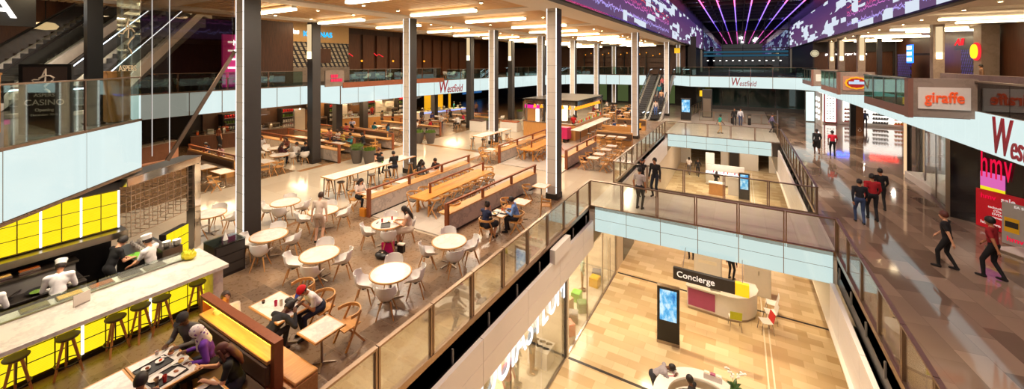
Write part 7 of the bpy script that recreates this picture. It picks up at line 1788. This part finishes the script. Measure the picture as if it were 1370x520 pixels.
t = thing('video_shop_front', 'black video shop front with pink, yellow and cyan panels and big magenta letters', 'shop front', (0, 0, 0))
fa, fb = Vector((8.12, 22.35, 0)), Vector((9.7, 19.6, 0)); fd = (fb - fa).normalized(); fn = Vector((fd.y, -fd.x, 0))
if fn.x > 0: fn = -fn
def facep(a, c, th, off):
    p, q = fa + fd * a + fn * off, fa + fd * c + fn * off
    return [(p.x, p.y), (q.x, q.y), (q.x - fn.x * th, q.y - fn.y * th), (p.x - fn.x * th, p.y - fn.y * th)]
MB().prism(facep(0, 3.2, 0.1, 0), 0, 3.27).build('black_wall', dark_glass('shop_black', rgb((12, 10, 12)), 0.2), t)
MB().prism(facep(0.05, 0.8, 0.03, 0.035), 1.55, 2.1).build('pink_panel', glow('pink_panel', rgb((232, 110, 190)), 0.9), t)
MB().prism(facep(0.05, 0.8, 0.03, 0.035), 1.2, 1.55).build('yellow_panel', glow('yellow_panel_lit', rgb((250, 232, 40)), 0.95), t)
MB().prism(facep(0.02, 0.12, 0.03, 0.04), 0.1, 1.2).build('cyan_panel', glow('cyan_panel', rgb((60, 190, 240)), 0.9), t)
o = letters('hmv', 1.6, L_HMV, 'lettering', 0.012, 0, 0.0, 1.1, align='LEFT', sx=0.34)
upright(o, fa + fd * 0.06 + fn * 0.06 + Vector((0, 0, 2.40)), fd, t)
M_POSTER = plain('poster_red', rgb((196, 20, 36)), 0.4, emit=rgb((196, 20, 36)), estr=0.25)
t = thing('sale_poster', 'red sale poster standing at the video shop window', 'poster', (0, 0, 0))
pa2, pb2 = Vector((7.95, 22.15, 0)), Vector((8.95, 20.95, 0)); pd = (pb2 - pa2).normalized(); pn = Vector((-pd.y, pd.x, 0)); pn = pn if pn.y < 0 else -pn
MB().prism([tuple(pa2[:2]), tuple(pb2[:2]), tuple((pb2 - pn * 0.06)[:2]), tuple((pa2 - pn * 0.06)[:2])], 0.02, 1.45).build('board', M_POSTER, t)
c_ = (pa2 + pb2) / 2 + pn * 0.02; lft = pa2 + pd * 0.14 + pn * 0.02
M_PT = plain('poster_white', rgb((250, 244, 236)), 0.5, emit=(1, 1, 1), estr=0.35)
upright(letters('hmv', 0.25, L_HMV, 'lettering', 0.01, 0, 0.006, align='LEFT'), lft + Vector((0, 0, 1.22)), pd, t)
upright(letters('sale', 0.25, M_PT, 'lettering', 0.01, 0, 0.006, align='LEFT'), lft + pd * 0.56 + Vector((0, 0, 1.22)), pd, t)
for k, tx in enumerate(('technology from £', 'CDs from £', 'DVDs from £', 'games from £')): upright(letters(tx, 0.115, M_PT, 'small_lettering', 0.008, 0, 0.003), c_ + Vector((0.0, 0, 0.86 - k * 0.12)), pd, t)
upright(letters('hmv.com', 0.15, M_PT, 'small_lettering', 0.008, 0, 0.004, align='LEFT'), lft + Vector((0, 0, 0.22)), pd, t)
t = thing('game_poster', 'grey football game poster with figure in red, in front of the sale poster', 'poster', (0, 0, 0))
pa3, pb3 = Vector((7.95, 20.42, 0)), Vector((9.0, 19.2, 0)); pd = (pb3 - pa3).normalized(); pn = Vector((-pd.y, pd.x, 0)); pn = pn if pn.y < 0 else -pn
def onp(a, z, off=0.015): v = pa3 + pd * a + pn * off; return (v.x, v.y, z)
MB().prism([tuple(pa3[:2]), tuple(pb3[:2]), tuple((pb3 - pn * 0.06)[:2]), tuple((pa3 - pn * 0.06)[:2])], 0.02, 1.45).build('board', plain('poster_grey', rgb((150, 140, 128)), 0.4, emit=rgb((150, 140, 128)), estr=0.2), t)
def pquad(a0, a1, z0, z1, m, nm, off=0.01):
    q = [onp(a0, z0, off), onp(a1, z0, off), onp(a1, z1, off), onp(a0, z1, off)]; q2 = [onp(a0, z0, 0), onp(a1, z0, 0), onp(a1, z1, 0), onp(a0, z1, 0)]
    return MB().add(q + q2, [(0, 1, 2, 3), (7, 6, 5, 4), (0, 4, 5, 1), (1, 5, 6, 2), (2, 6, 7, 3), (3, 7, 4, 0)]).build(nm, m, t)
pquad(0.06, 0.42, 0.45, 0.95, M_YELLOW, 'yellow_box'); pquad(0.08, 0.4, 0.62, 0.82, M_DARK, 'box_picture', 0.012)
b = MB()
for c, r in (((0.95, 1.05), 0.09), ((0.95, 0.72), 0.22), ((0.80, 0.62), 0.12), ((1.12, 0.62), 0.12), ((0.95, 0.42), 0.16)):
    N = 16; b.add([onp(c[0] + r * math.cos(2 * PI * i / N), c[1] + r * 1.1 * math.sin(2 * PI * i / N), 0.016) for i in range(N)] + [onp(c[0] + r * math.cos(2 * PI * i / N), c[1] + r * 1.1 * math.sin(2 * PI * i / N), 0.002) for i in range(N)], [tuple(range(N)), tuple(range(2 * N - 1, N - 1, -1))] + [(i, (i + 1) % N, N + (i + 1) % N, N + i) for i in range(N)])
b.build('red_figure', M_RED, t)
upright(letters('hmv', 0.24, L_HMV, 'lettering', 0.01, 0, 0.005, align='LEFT'), onp(0.12, 0.22, 0.02), pd, t)
upright(letters('EA SPORTS', 0.12, M_PT, 'small_lettering', 0.008, 0, 0.003, align='LEFT'), onp(0.30, 1.36, 0.02), pd, t)
t = thing('white_window_ledge', 'white ledge below the football poster at the frame edge', 'ledge', (0, 0, 0)); MB().prism([(7.3, 19.6), (8.4, 18.2), (9.6, 18.6), (8.6, 20.3)], 0.0, 0.06).build('plinth', M_WHITE, t); MB().prism([(7.25, 19.65), (8.38, 18.15), (8.41, 18.19), (7.29, 19.69)], 0.0, 0.09).build('edge', M_STEEL, t)
# far shops
t = thing('sports_shop_front', 'bright far sports shop with blue and red word sign hidden by the fascia', 'shop front', (0, 0, 0))
MB().box(8.5, 13.6, 51.3, 51.5, 2.75, 3.26).build('sign_board', M_WHITE, t)
upright(letters('SPORTS', 0.62, L_SIGNBLUE, 'lettering', 0.04, 0.1, 0.03, align='LEFT'), (8.6, 51.25, 3.0), (1, 0, 0), t)
upright(letters('DIRECT', 0.62, L_SIGNRED, 'lettering', 0.04, 0.0, 0.03, align='LEFT'), (11.2, 51.25, 3.0), (1, 0, 0), t)
MB().box(9.2, 13.6, 51.5, 51.58, 0.3, 2.75).build('bright_back', L_SHOP, t)
for i, (x0, x1, m, nm) in enumerate(((9.25, 10.0, M_RED, 'red_rack'), (11.4, 12.5, M_DARK, 'shoe_wall'), (13.0, 13.6, M_SIGNORANGE, 'orange_rack'))):
    b = MB()
    for z in (0.3, 0.7, 1.1, 1.5): b.box(x0, x1, 51.1, 51.4, z, z + 0.08)
    b.build(nm, m, t)
    b = MB(); k = x0
    while k < x1 - 0.1:
        for z in (0.38, 0.78, 1.18, 1.58): b.box(k + 0.02, k + 0.16, 51.12, 51.3, z, z + 0.14)
        k += 0.2
    b.build('stock_pattern', (M_PAPER, M_GREY, M_YELLOW)[i], t)
t = thing('optician_front', 'white far shop with red-framed eyewear display', 'shop front', (0, 0, 0))
MB().box(7.1, 7.6, 51.45, 51.58, 0.2, 3.2).build('light_wall', L_SHOP, t); MB().box(7.65, 8.7, 51.40, 51.5, 0.1, 3.2).build('red_frame', M_SIGNRED, t); MB().box(7.75, 8.6, 51.36, 51.42, 0.2, 3.1).build('display', L_SHOP, t)
b = MB()
for z in np.arange(0.5, 2.9, 0.26):
    for x in (7.85, 8.08, 8.31): b.box(x, x + 0.16, 51.33, 51.36, z, z + 0.07)
b.build('eyewear_pattern', M_GREY, t)
MB().box(7.9, 8.45, 51.3, 51.36, 3.0, 3.2).build('blue_sign', L_BLUE, t)
MB().box(6.2, 6.9, 51.9, 52.0, 0.1, 3.2).build('cool_wall', L_COOLWALL, t)
# round bright discs on the white wall behind the second bridge end
for i in range(8):
    t = thing('wall_light', 'bright round wall light on the white shop wall past the second bridge, %s' % ordn(i), 'lamp', (6.9 - 0.0, 50.6 - (i // 4) * 1.3, 0.8 + (i % 4) * 0.62), 0, 'bright wall lights'); MB().ball((0, 0, 0), (0.06, 0.26, 0.22), 12, 8).build('lens', glow('disc_light', (1, 0.98, 0.95), 3.0), t); MB().box(0.05, 0.12, -0.2, 0.2, -0.18, 0.18).build('mount', M_WHITE, t)
b = MB(); b.box(7.0, 7.1, 48.5, 51.6, 0, 3.26); struct('wall_white_shop', b, M_WHITE)
# ================================================================ LANDING: TOTEM, SIGN
def totem(label, x, y, z, w, h, rz, screen):
    t = thing('display_totem', label, 'display', (x, y, z), rz, 'display totems')
    MB().box(-w / 2, w / 2, -0.09, 0.09, 0.12, h, c=0.008).build('body', M_BLACK, t); MB().box(-w / 2 - 0.01, w / 2 + 0.01, -0.10, 0.10, 0, 0.12).build('base', M_STEEL, t)
    MB().box(-w / 2 + 0.1, w / 2 - 0.1, -0.098, -0.09, h * screen, h - 0.1).build('screen', L_DISPLAY, t)
    MB().box(-w / 2, w / 2, -0.09, 0.09, h, h + 0.03).build('top_cap', M_STEEL, t); return t
totem('black display totem with blue picture on the lower mall floor', -2.42, 16.4, -4.8, 0.82, 2.25, R(5), 0.42)
totem('display totem with blue picture beside the second bridge', -5.0, 46.0, 0, 1.0, 2.4, 0, 0.4)
totem('display totem with blue picture by the far lower kiosk', 0.35, 36.5, -4.8, 0.75, 2.2, R(3), 0.42)
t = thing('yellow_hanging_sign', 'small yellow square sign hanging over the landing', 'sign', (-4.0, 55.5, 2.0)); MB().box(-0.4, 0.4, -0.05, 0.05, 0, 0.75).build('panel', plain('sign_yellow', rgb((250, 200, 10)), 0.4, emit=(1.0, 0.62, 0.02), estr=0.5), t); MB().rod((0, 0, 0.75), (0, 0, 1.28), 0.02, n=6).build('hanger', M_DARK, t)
t = thing('yellow_column_sign', 'small yellow square sign by the escalator top', 'sign', (-7.2, 56.4, 7.6)); MB().box(-0.35, 0.35, -0.05, 0.05, 0, 0.7).build('panel', plain('sign_yellow', rgb((250, 200, 10)), 0.4), t); MB().rod((0, 0, 0.7), (0, 0, 1.3), 0.02, n=6).build('hanger', M_DARK, t)
t = thing('lift_shaft', 'dark glazed lift shaft standing on the landing', 'lift', (-3.2, 50.5, 0)); MB().box(-0.5, 0.5, -0.5, 0.5, 0, 3.2).build('car', M_CHAR, t); MB().box(-0.4, 0.4, -0.52, -0.5, 0.1, 2.2).build('door', M_STEEL, t)
for i, x in enumerate((-0.6, 0.9)):
    t = thing('ticket_gate', 'dark slim gate post before the dark glass wall, %s' % ('beside the person in black' if i == 0 else 'beside the white shirt'), 'post', (x, 46.3, 0)); MB().box(-0.14, 0.14, -0.2, 0.2, 0, 1.05, c=0.03).build('body', M_BLACK, t); MB().box(-0.12, 0.12, -0.21, -0.2, 0.7, 0.95).build('panel', M_STEEL, t)
# ================================================================ LOWER MALL: CLOTHES SHOP
t = thing('clothes_shop_front', 'glass clothes shop front with tall glowing white letters on the lower mall', 'shop front', (0, 0, 0))
FX = -5.62
MB().box(FX - 0.12, FX, 13.55, 13.72, -4.8, -1.76).build('dark_pier', M_DARK, t); MB().box(FX - 0.02, FX + 0.06, 13.70, 13.78, -4.8, -1.76).build('brass_edge', M_PALEBAND, t)
for k in range(4): MB().box(FX - 0.03, FX - 0.015, 5.6 + k * 2.0, 7.56 + k * 2.0 - 0.02, -4.75, -1.76).build('glass_pane', G_SHOP, t)
MB().box(FX - 0.06, FX + 0.02, 5.6, 13.55, -4.8, -4.74).build('base_rail', M_STEEL, t)
o = letters('OUIASYLUM', 1.3, glow('shop_letter_white', (0.92, 0.97, 1.0), 1.5), 'lettering', 0.03, 0, 0.0, 1.0, sx=0.78)
upright(o, (FX + 0.02, 10.75, -2.0), (0, 1, 0), t); 
for k in range(3): MB().box(FX - 0.03, FX - 0.015, 13.85 + k * 2.22, 16.05 + k * 2.22, -4.75, -1.76).build('glass_pane', G_SHOP, t)
MB().box(FX - 0.06, FX + 0.02, 13.8, 20.5, -4.8, -4.76).build('base_rail', M_STEEL, t)
for y in (18.9, 19.2): MB().rod((FX + 0.06, y, -4.4), (FX + 0.06, y, -2.4), 0.02, n=8).build('door_pull', M_STEEL, t)
for y in (16.06, 18.28, 20.5): MB().rod((FX - 0.02, y, -4.8), (FX - 0.02, y, -1.76), 0.025, n=6).build('mullion', M_STEEL, t)
t['label'] = 'glass clothes shop front with tall glowing white letters on the lower mall'
b = MB(); b.box(-10, FX - 0.1, 5, 24, -4.805, -4.785); struct('floor_shop', b, tiles('shop_white_tiles', rgb((222, 208, 186)), rgb((210, 196, 174)), rgb((170, 150, 130)), 0.6, 0.6, 0.15))
b = MB(); b.box(-10.1, -10, 5, 24, -4.8, -1.78); b.box(-10, FX - 0.12, 13.5, 13.6, -4.8, -1.78); b.box(-10, FX - 0.05, 20.55, 20.7, -4.8, -1.76); b.box(-10, FX, 5.4, 5.5, -4.8, -1.78); struct('wall_shop_west', b, plain('shop_wall', rgb((226, 210, 184)), 0.5))
b = MB(); b.box(FX - 0.06, FX, 20.72, 47, -4.8, -1.76); struct('wall_lower_west', b, plain('lower_wall', rgb((206, 190, 168)), 0.5))
b = MB(); b.box(FX, FX + 0.02, 22, 24.5, -4.8, -2.3); b.box(FX, FX + 0.02, 27, 30, -4.8, -2.3); struct('window_6', b, M_DGLASS)
def mannequin(label, x, y, rz, c1, c2):
    t = thing('mannequin', label, 'mannequin', (x, y, -4.785), rz, 'mannequins in the shop window')
    MB().disc((0, 0, 0), 0.2, 0.02, 20).build('base', M_STEEL, t)
    for s in (-1, 1): b = MB(); b.cap((0, s * 0.09, 0.95), (0.0, s * 0.10, 0.5), 0.08, 0.058); b.cap((0, s * 0.10, 0.5), (0, s * 0.10, 0.08), 0.056, 0.04); b.cap((-0.03, s * 0.10, 0.05), (0.13, s * 0.11, 0.05), 0.04, 0.035); b.build('leg', c2, t, sharp=1.5)
    b = MB(); b.ball((0, 0, 1.02), (0.12, 0.16, 0.14), 14, 8); b.ball((0, 0, 1.3), (0.12, 0.18, 0.22), 14, 8); b.cap((0, -0.17, 1.44), (0, 0.17, 1.44), 0.07, 0.07); b.build('torso', c1, t, sharp=1.5)
    for s in (-1, 1): b = MB(); b.cap((0, s * 0.2, 1.43), (-0.02, s * 0.25, 1.15), 0.055, 0.045); b.cap((-0.02, s * 0.25, 1.15), (0.08, s * 0.25, 0.88), 0.043, 0.035); b.build('arm', c1, t, sharp=1.5)
    b = MB(); b.cap((0, 0, 1.46), (0, 0, 1.56), 0.05, 0.05); b.ball((0.01, 0, 1.66), (0.095, 0.075, 0.12), 14, 10); b.build('head', M_SHELL, t, sharp=1.5)
mc = [cloth((176, 190, 170)), cloth((40, 36, 40)), cloth((140, 26, 40)), cloth((150, 110, 70)), cloth((216, 206, 196)), cloth((60, 60, 70))]
for i, (x, y, a, c1, c2, w) in enumerate(((-6.6, 18.1, 20, 0, 3, 'in grey-green shirt and tan trousers by the glass door'), (-6.4, 12.4, 0, 1, 3, 'in black top and tan trousers behind the big letters'), (-6.6, 11.6, 10, 4, 5, 'in white top behind the big letters'), (-6.4, 10.7, -10, 2, 1, 'in dark red jacket behind the big letters'), (-6.7, 9.9, 10, 1, 4, 'in black jacket behind the big letters'), (-6.5, 9.1, 0, 5, 3, 'in grey coat behind the big letters'))):
    mannequin('shop mannequin ' + w, x, y, R(a), mc[c1], mc[c2])
for i, (x, y, s, m, w) in enumerate(((-6.55, 17.2, 0.42, M_GREEN, 'bright green one behind the deep green'), (-6.15, 15.75, 0.40, M_GREY, 'blue-grey one between the orange and the deep green'), (-6.05, 16.6, 0.42, plain('deep_green', rgb((70, 120, 40)), 0.4), 'deep green one at the glass'), (-6.05, 14.9, 0.46, M_ORANGE, 'orange one next to the dark pier'), (-6.75, 16.3, 0.55, plain('tan_cube', rgb((206, 170, 130)), 0.5), 'tan one behind the blue-grey'), (-6.2, 18.8, 0.45, M_YELLOW, 'yellow one by the mannequin'), (-6.3, 19.4, 0.45, plain('slate_cube', rgb((96, 104, 120)), 0.5), 'slate one by the yellow'))):
    t = thing('display_cube', 'display cube in the shop window, ' + w, 'display cube', (x, y, -4.785), 0.3 * i, 'display cubes'); MB().box(-s / 2, s / 2, -s / 2, s / 2, 0, s, c=0.012).build('body', m, t); MB().box(-s / 2 + 0.04, s / 2 - 0.04, -s / 2 + 0.04, s / 2 - 0.04, s, s + 0.012).build('top_panel', m, t)
t = thing('shoe_plinth', 'white plinth with shoes at the end of the letter window', 'plinth', (-6.35, 13.0, -4.785)); MB().box(-0.4, 0.4, -0.32, 0.32, 0, 0.6, c=0.01).build('body', M_WHITE, t); MB().box(-0.42, 0.42, -0.34, 0.34, 0.6, 0.63).build('top', M_WHITE, t)
for i in range(6):
    t = thing('shoe', 'dark shoe on the white plinth, %s' % ordn(i), 'shoe', (-6.62 + (i % 3) * 0.27, 12.86 + (i // 3) * 0.28, -4.155), 0.4, 'shoes on the plinth'); b = MB(); b.cap((-0.07, 0, 0.045), (0.09, 0, 0.035), 0.045, 0.034, 10); b.build('upper', M_DARK, t, sharp=1.5); MB().box(-0.11, 0.12, -0.04, 0.04, 0, 0.015, c=0.004).build('sole', M_PLATE, t)
# ================================================================ LOWER MALL: CONCIERGE
t = thing('concierge_counter', 'white concierge counter with plum panel and curved end', 'counter', (-0.75, 19.9, -4.8), R(-3))
MB().box(-1.25, 0.0, -0.75, 0.0, 0.12, 1.02).build('straight_body', M_WHITE, t); MB().box(-1.2, -0.12, -0.77, -0.75, 0.2, 0.95).build('plum_panel', M_PLUM, t)
cur = [(0.0, -0.75), (0.35, -0.78), (0.75, -0.68), (1.1, -0.42), (1.35, 0.0), (1.42, 0.45), (1.3, 0.9), (0.75, 0.9), (0.85, 0.4), (0.7, 0.0), (0.4, -0.15), (0.0, -0.15)]
MB().prism(cur, 0.12, 1.02).build('curved_body', M_WHITE, t, sharp=0.9)
MB().prism([(x * 1.03, y * 1.03) for x, y in cur], 1.02, 1.07).build('curved_top', M_WHITE, t, sharp=0.9); MB().box(-1.3, 0.02, -0.82, 0.05, 1.02, 1.07).build('straight_top', M_WHITE, t)
MB().prism([(x * 0.97, y * 0.94) for x, y in cur], 0.0, 0.12).build('steel_plinth', M_STEEL, t, sharp=0.9); MB().box(-1.22, 0, -0.70, -0.05, 0, 0.12).build('steel_plinth', M_STEEL, t)
for i in range(5):
    t = thing('leaflet_box', 'small leaflet box on the concierge counter, %s from the plum end' % ordn(i), 'box', (-1.9 + i * 0.17, 19.5, -3.73), 0, 'leaflets on the concierge counter'); MB().box(-0.06, 0.06, -0.05, 0.05, 0, 0.16).build('holder', M_GREY, t); MB().box(-0.05, 0.05, -0.035, 0.035, 0.05, 0.2).build('leaflet', (M_RED, M_PAPER, M_PINK, M_PAPER, M_ORANGE)[i], t)
t = thing('desk_computer', 'dark desk computer on the concierge counter', 'computer', (-0.95, 19.55, -3.73), 0.2); MB().box(-0.25, 0.25, -0.02, 0.02, 0.08, 0.38).build('screen', M_BLACK, t); MB().box(-0.04, 0.04, -0.02, 0.02, 0, 0.08).build('stand', M_BLACK, t); MB().box(-0.2, 0.2, -0.3, -0.12, 0, 0.02).build('keyboard', M_GREY, t)
t = thing('concierge_cabin', 'white service cabin with vents behind the concierge counter', 'cabin', (-1.35, 21.8, -4.8)); MB().box(-0.6, 0.6, -0.4, 0.4, 0, 2.3, c=0.02).build('body', M_WHITE, t)
for z in (1.2, 1.6, 1.95): MB().box(-0.4, 0.4, -0.42, -0.4, z, z + 0.16).build('slot', M_PAPER, t)
t = thing('white_wardrobe', 'tall white cupboard behind the concierge counter', 'cupboard', (0.75, 22.2, -4.8)); MB().box(-0.55, 0.55, -0.3, 0.3, 0, 2.1).build('body', M_WHITE, t); MB().box(-0.5, 0.0, -0.32, -0.3, 0.1, 2.0).build('door', M_WHITE, t); dr = MB().box(0.02, 0.5, -0.32, -0.3, 0.1, 2.0).build('door', M_WHITE, t); MB().box(0.04, 0.07, -0.35, -0.32, 1.0, 1.2).build('handle', M_STEEL, dr)
t = thing('hanging_sign', 'long black hanging sign reading Concierge with yellow end', 'sign', (0, 0, 0))
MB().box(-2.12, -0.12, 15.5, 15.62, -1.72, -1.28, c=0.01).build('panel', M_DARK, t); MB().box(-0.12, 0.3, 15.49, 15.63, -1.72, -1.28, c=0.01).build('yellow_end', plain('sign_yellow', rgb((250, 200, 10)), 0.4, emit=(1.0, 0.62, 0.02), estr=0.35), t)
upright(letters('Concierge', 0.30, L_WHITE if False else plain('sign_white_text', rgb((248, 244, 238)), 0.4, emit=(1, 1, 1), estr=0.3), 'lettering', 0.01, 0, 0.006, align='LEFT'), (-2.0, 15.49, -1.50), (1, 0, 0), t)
for x in (-1.8, 0.1): MB().rod((x, 15.56, -1.28), (x, 16.5, -0.9), 0.012, n=6).build('hanger', M_STEEL, t)
def kchair(label, x, y, rz, c):
    t = thing('metal_leg_chair', label, 'chair', (x, y, -4.8), rz, 'chairs by the concierge counter')
    MB().sheet(lambda u, v: (-0.2 + 0.4 * u, (v - 0.5) * 0.44, 0.47 - 0.02 * math.sin(PI * u)), 6, 4, 0.012).build('seat', M_SHELL, t, sharp=1.0)
    MB().sheet(lambda u, v: (-0.2 - 0.08 * u, (v - 0.5) * 0.44, 0.47 + 0.36 * u), 5, 4, 0.012).build('backrest', c, t, sharp=1.0)
    for sx in (-1, 1):
        for sy in (-1, 1): MB().rod((sx * 0.17, sy * 0.18, 0.46), (sx * 0.23, sy * 0.22, 0), 0.012, n=6).build('leg', M_STEEL, t)
kchair('metal chair with lime backrest before the curved concierge end', -0.15, 18.75, R(100), M_LIME); kchair('metal chair with red backrest at the concierge end', 0.95, 19.15, R(200), M_RED)
kchair('white metal chair behind the red one', 1.15, 19.95, R(190), M_SHELL); kchair('white metal chair last along the concierge end', 1.25, 20.75, R(180), M_SHELL)
# round desk
t = thing('round_desk', 'white ring-shaped information desk at the lower frame edge', 'desk', (-0.95, 12.75, -4.8))
def arc(r, a0, a1, n): return [(r * math.cos(R(a0 + (a1 - a0) * i / n)), r * math.sin(R(a0 + (a1 - a0) * i / n))) for i in range(n + 1)]
ring = arc(1.36, -15, 195, 24) + arc(0.95, 195, -15, 24)
MB().prism(ring, 1.0, 1.06).build('white_top', M_WHITE, t, sharp=0.9); ring2 = arc(1.28, -13, 193, 24) + arc(1.18, 193, -13, 24); MB().prism(ring2, 0.1, 1.0).build('front_shell', M_WHITE, t, sharp=0.9)
MB().prism(arc(0.98, -10, 150, 20) + arc(0.55, 150, -10, 20), 0.70, 0.74).build('inner_shelf', M_WHITE, t, sharp=0.9); MB().prism(arc(1.24, -10, 190, 20) + arc(1.10, 190, -10, 20), 0, 0.1).build('plinth', M_STEEL, t, sharp=0.9)
t = thing('leaflet_holder', 'clear leaflet holder on the round desk', 'holder', (-0.72, 13.84, -3.74), 0); MB().box(-0.26, 0.26, -0.06, 0.06, 0, 0.16).build('holder', plain('frosted_clear', rgb((200, 190, 190)), 0.2), t)
for k in range(3): MB().box(-0.24 + k * 0.17, -0.10 + k * 0.17, -0.05, 0.05, 0.03, 0.2).build('leaflet', (M_PAPER, M_PLUM, M_PAPER)[k], t)
t = thing('potted_orchid', 'white orchid with dark leaves in a pot on the round desk', 'plant', (-0.12, 13.55, -3.74)); MB().lathe([(0, 0), (0.09, 0), (0.12, 0.2), (0.11, 0.2), (0, 0.18)], n=18).build('pot', M_GREY, t)
lf = MB()
for k in range(9):
    a = k * 0.7; lf.sheet(lambda u, v: (math.cos(a) * (0.03 + 0.22 * u) - math.sin(a) * (v - 0.5) * 0.10 * math.sin(PI * min(1, u + 0.1)), math.sin(a) * (0.03 + 0.22 * u) + math.cos(a) * (v - 0.5) * 0.10 * math.sin(PI * min(1, u + 0.1)), 0.19 + 0.22 * u * (1 + 0.3 * (k % 3)) - 0.18 * u * u), 6, 2, 0.004)
lf.build('leaves', plain('orchid_leaf', rgb((50, 84, 30)), 0.4), t, sharp=1.2)
st = MB(); fl = MB(); rr_ = random.Random(8)
for k, (dx, dy) in enumerate(((-0.10, 0.0), (0.12, 0.06))):
    pts = [(0, 0, 0.18), (dx * 0.4, dy * 0.4, 0.45), (dx, dy, 0.68), (dx * 2.2, dy * 2.2, 0.74 - 0.12 * k)]; st.tube(pts, 0.007, 6)
    for q in range(9):
        f = 0.45 + 0.06 * q; i = min(2, int(f * 3)); a = f * 3 - i; p = [pts[i][j] * (1 - a) + pts[i + 1][j] * a for j in range(3)]
        fl.ball((p[0] + rr_.uniform(-.05, .05), p[1] + rr_.uniform(-.05, .05), p[2] + rr_.uniform(-.04, .04)), (0.04, 0.035, 0.03), 8, 6)
st.build('stem', M_LEAF, t); fl.build('blossoms', M_PETAL, t, sharp=1.2)
t = thing('magenta_folder', 'magenta folder held under the bending man by the round desk', 'folder', (-1.95, 13.4, -3.74), 0.5); MB().box(-0.14, 0.14, -0.1, 0.1, 0, 0.02, c=0.004).build('cover', M_PINK, t); MB().box(-0.12, 0.12, -0.085, 0.085, 0.02, 0.024).build('sheet', M_PAPER, t)
# far kiosk
t = thing('lower_kiosk', 'white far kiosk with tall panel and wooden front on the lower mall', 'kiosk', (-1.0, 40.0, -4.8))
MB().box(-1.6, 1.4, -0.4, 0.4, 0.1, 1.05).build('counter_body', M_WHITE, t); MB().box(-1.65, 1.45, -0.45, 0.45, 1.05, 1.1).build('worktop', L_SHOP, t); MB().box(-1.6, 1.4, 0.9, 1.1, 0.0, 1.6).build('back_panel', M_WHITE, t)
MB().box(-1.75, -1.0, 1.1, 1.3, 0.0, 2.6, c=0.02).build('tall_panel', M_WHITE, t); MB().box(-1.2, -0.05, -3.2, -2.6, 0, 0.95).build('wooden_front', M_OAKZ, t); MB().box(-1.25, 0.0, -3.25, -2.55, 0.95, 1.0).build('front_top', M_WHITE, t); MB().box(0.2, 1.3, -2.6, -2.4, 0, 1.5).build('side_screen', M_WHITE, t)
area('kiosk_lamp', (-0.8, 39.0, -1.3), 1.5, 1.5, 90, SOFT)
for i in range(10):
    t = thing('cosmetic_bottle', 'small pale bottle on the far kiosk worktop, %s' % ordn(i), 'bottle', (-2.3 + i * 0.28, 39.9, -3.7), 0, 'bottles on the far kiosk'); MB().lathe([(0, 0), (0.05, 0), (0.05, 0.14), (0.02, 0.18), (0, 0.18)], n=8).build('body', (M_PLATE, M_PINK, M_ORANGE)[i % 3], t); MB().disc((0, 0, 0.18), 0.022, 0.03, 8).build('cap', M_STEEL, t)
# small lit ceiling cans under the upper floors seen through the hall
for i, (x, y) in enumerate(((-28.8, 8.6), (-28.9, 10.6), (-28.9, 12.6), (-29.0, 14.6), (-27.2, 21.6), (-27.2, 24.0), (-27.0, 26.6), (-26.8, 32.5), (-26.6, 35.5))):
    place(P_T07, x, y, 4.58, 0, 'small table behind the upper west balustrade, %s from the casino side' % ordn(i), 'upper west tables')
    for s in (-1, 1): place(P_SHELL, x + 0.05, y + s * 0.62, 4.58, -s * PI / 2, 'white shell chair %s the %s table of the upper west floor' % ('behind' if s > 0 else 'before', ordn(i)), 'upper west chairs')
finish_people()
for o in list(bpy.data.objects):
    if o.get('label') == 'x': bpy.data.objects.remove(o)
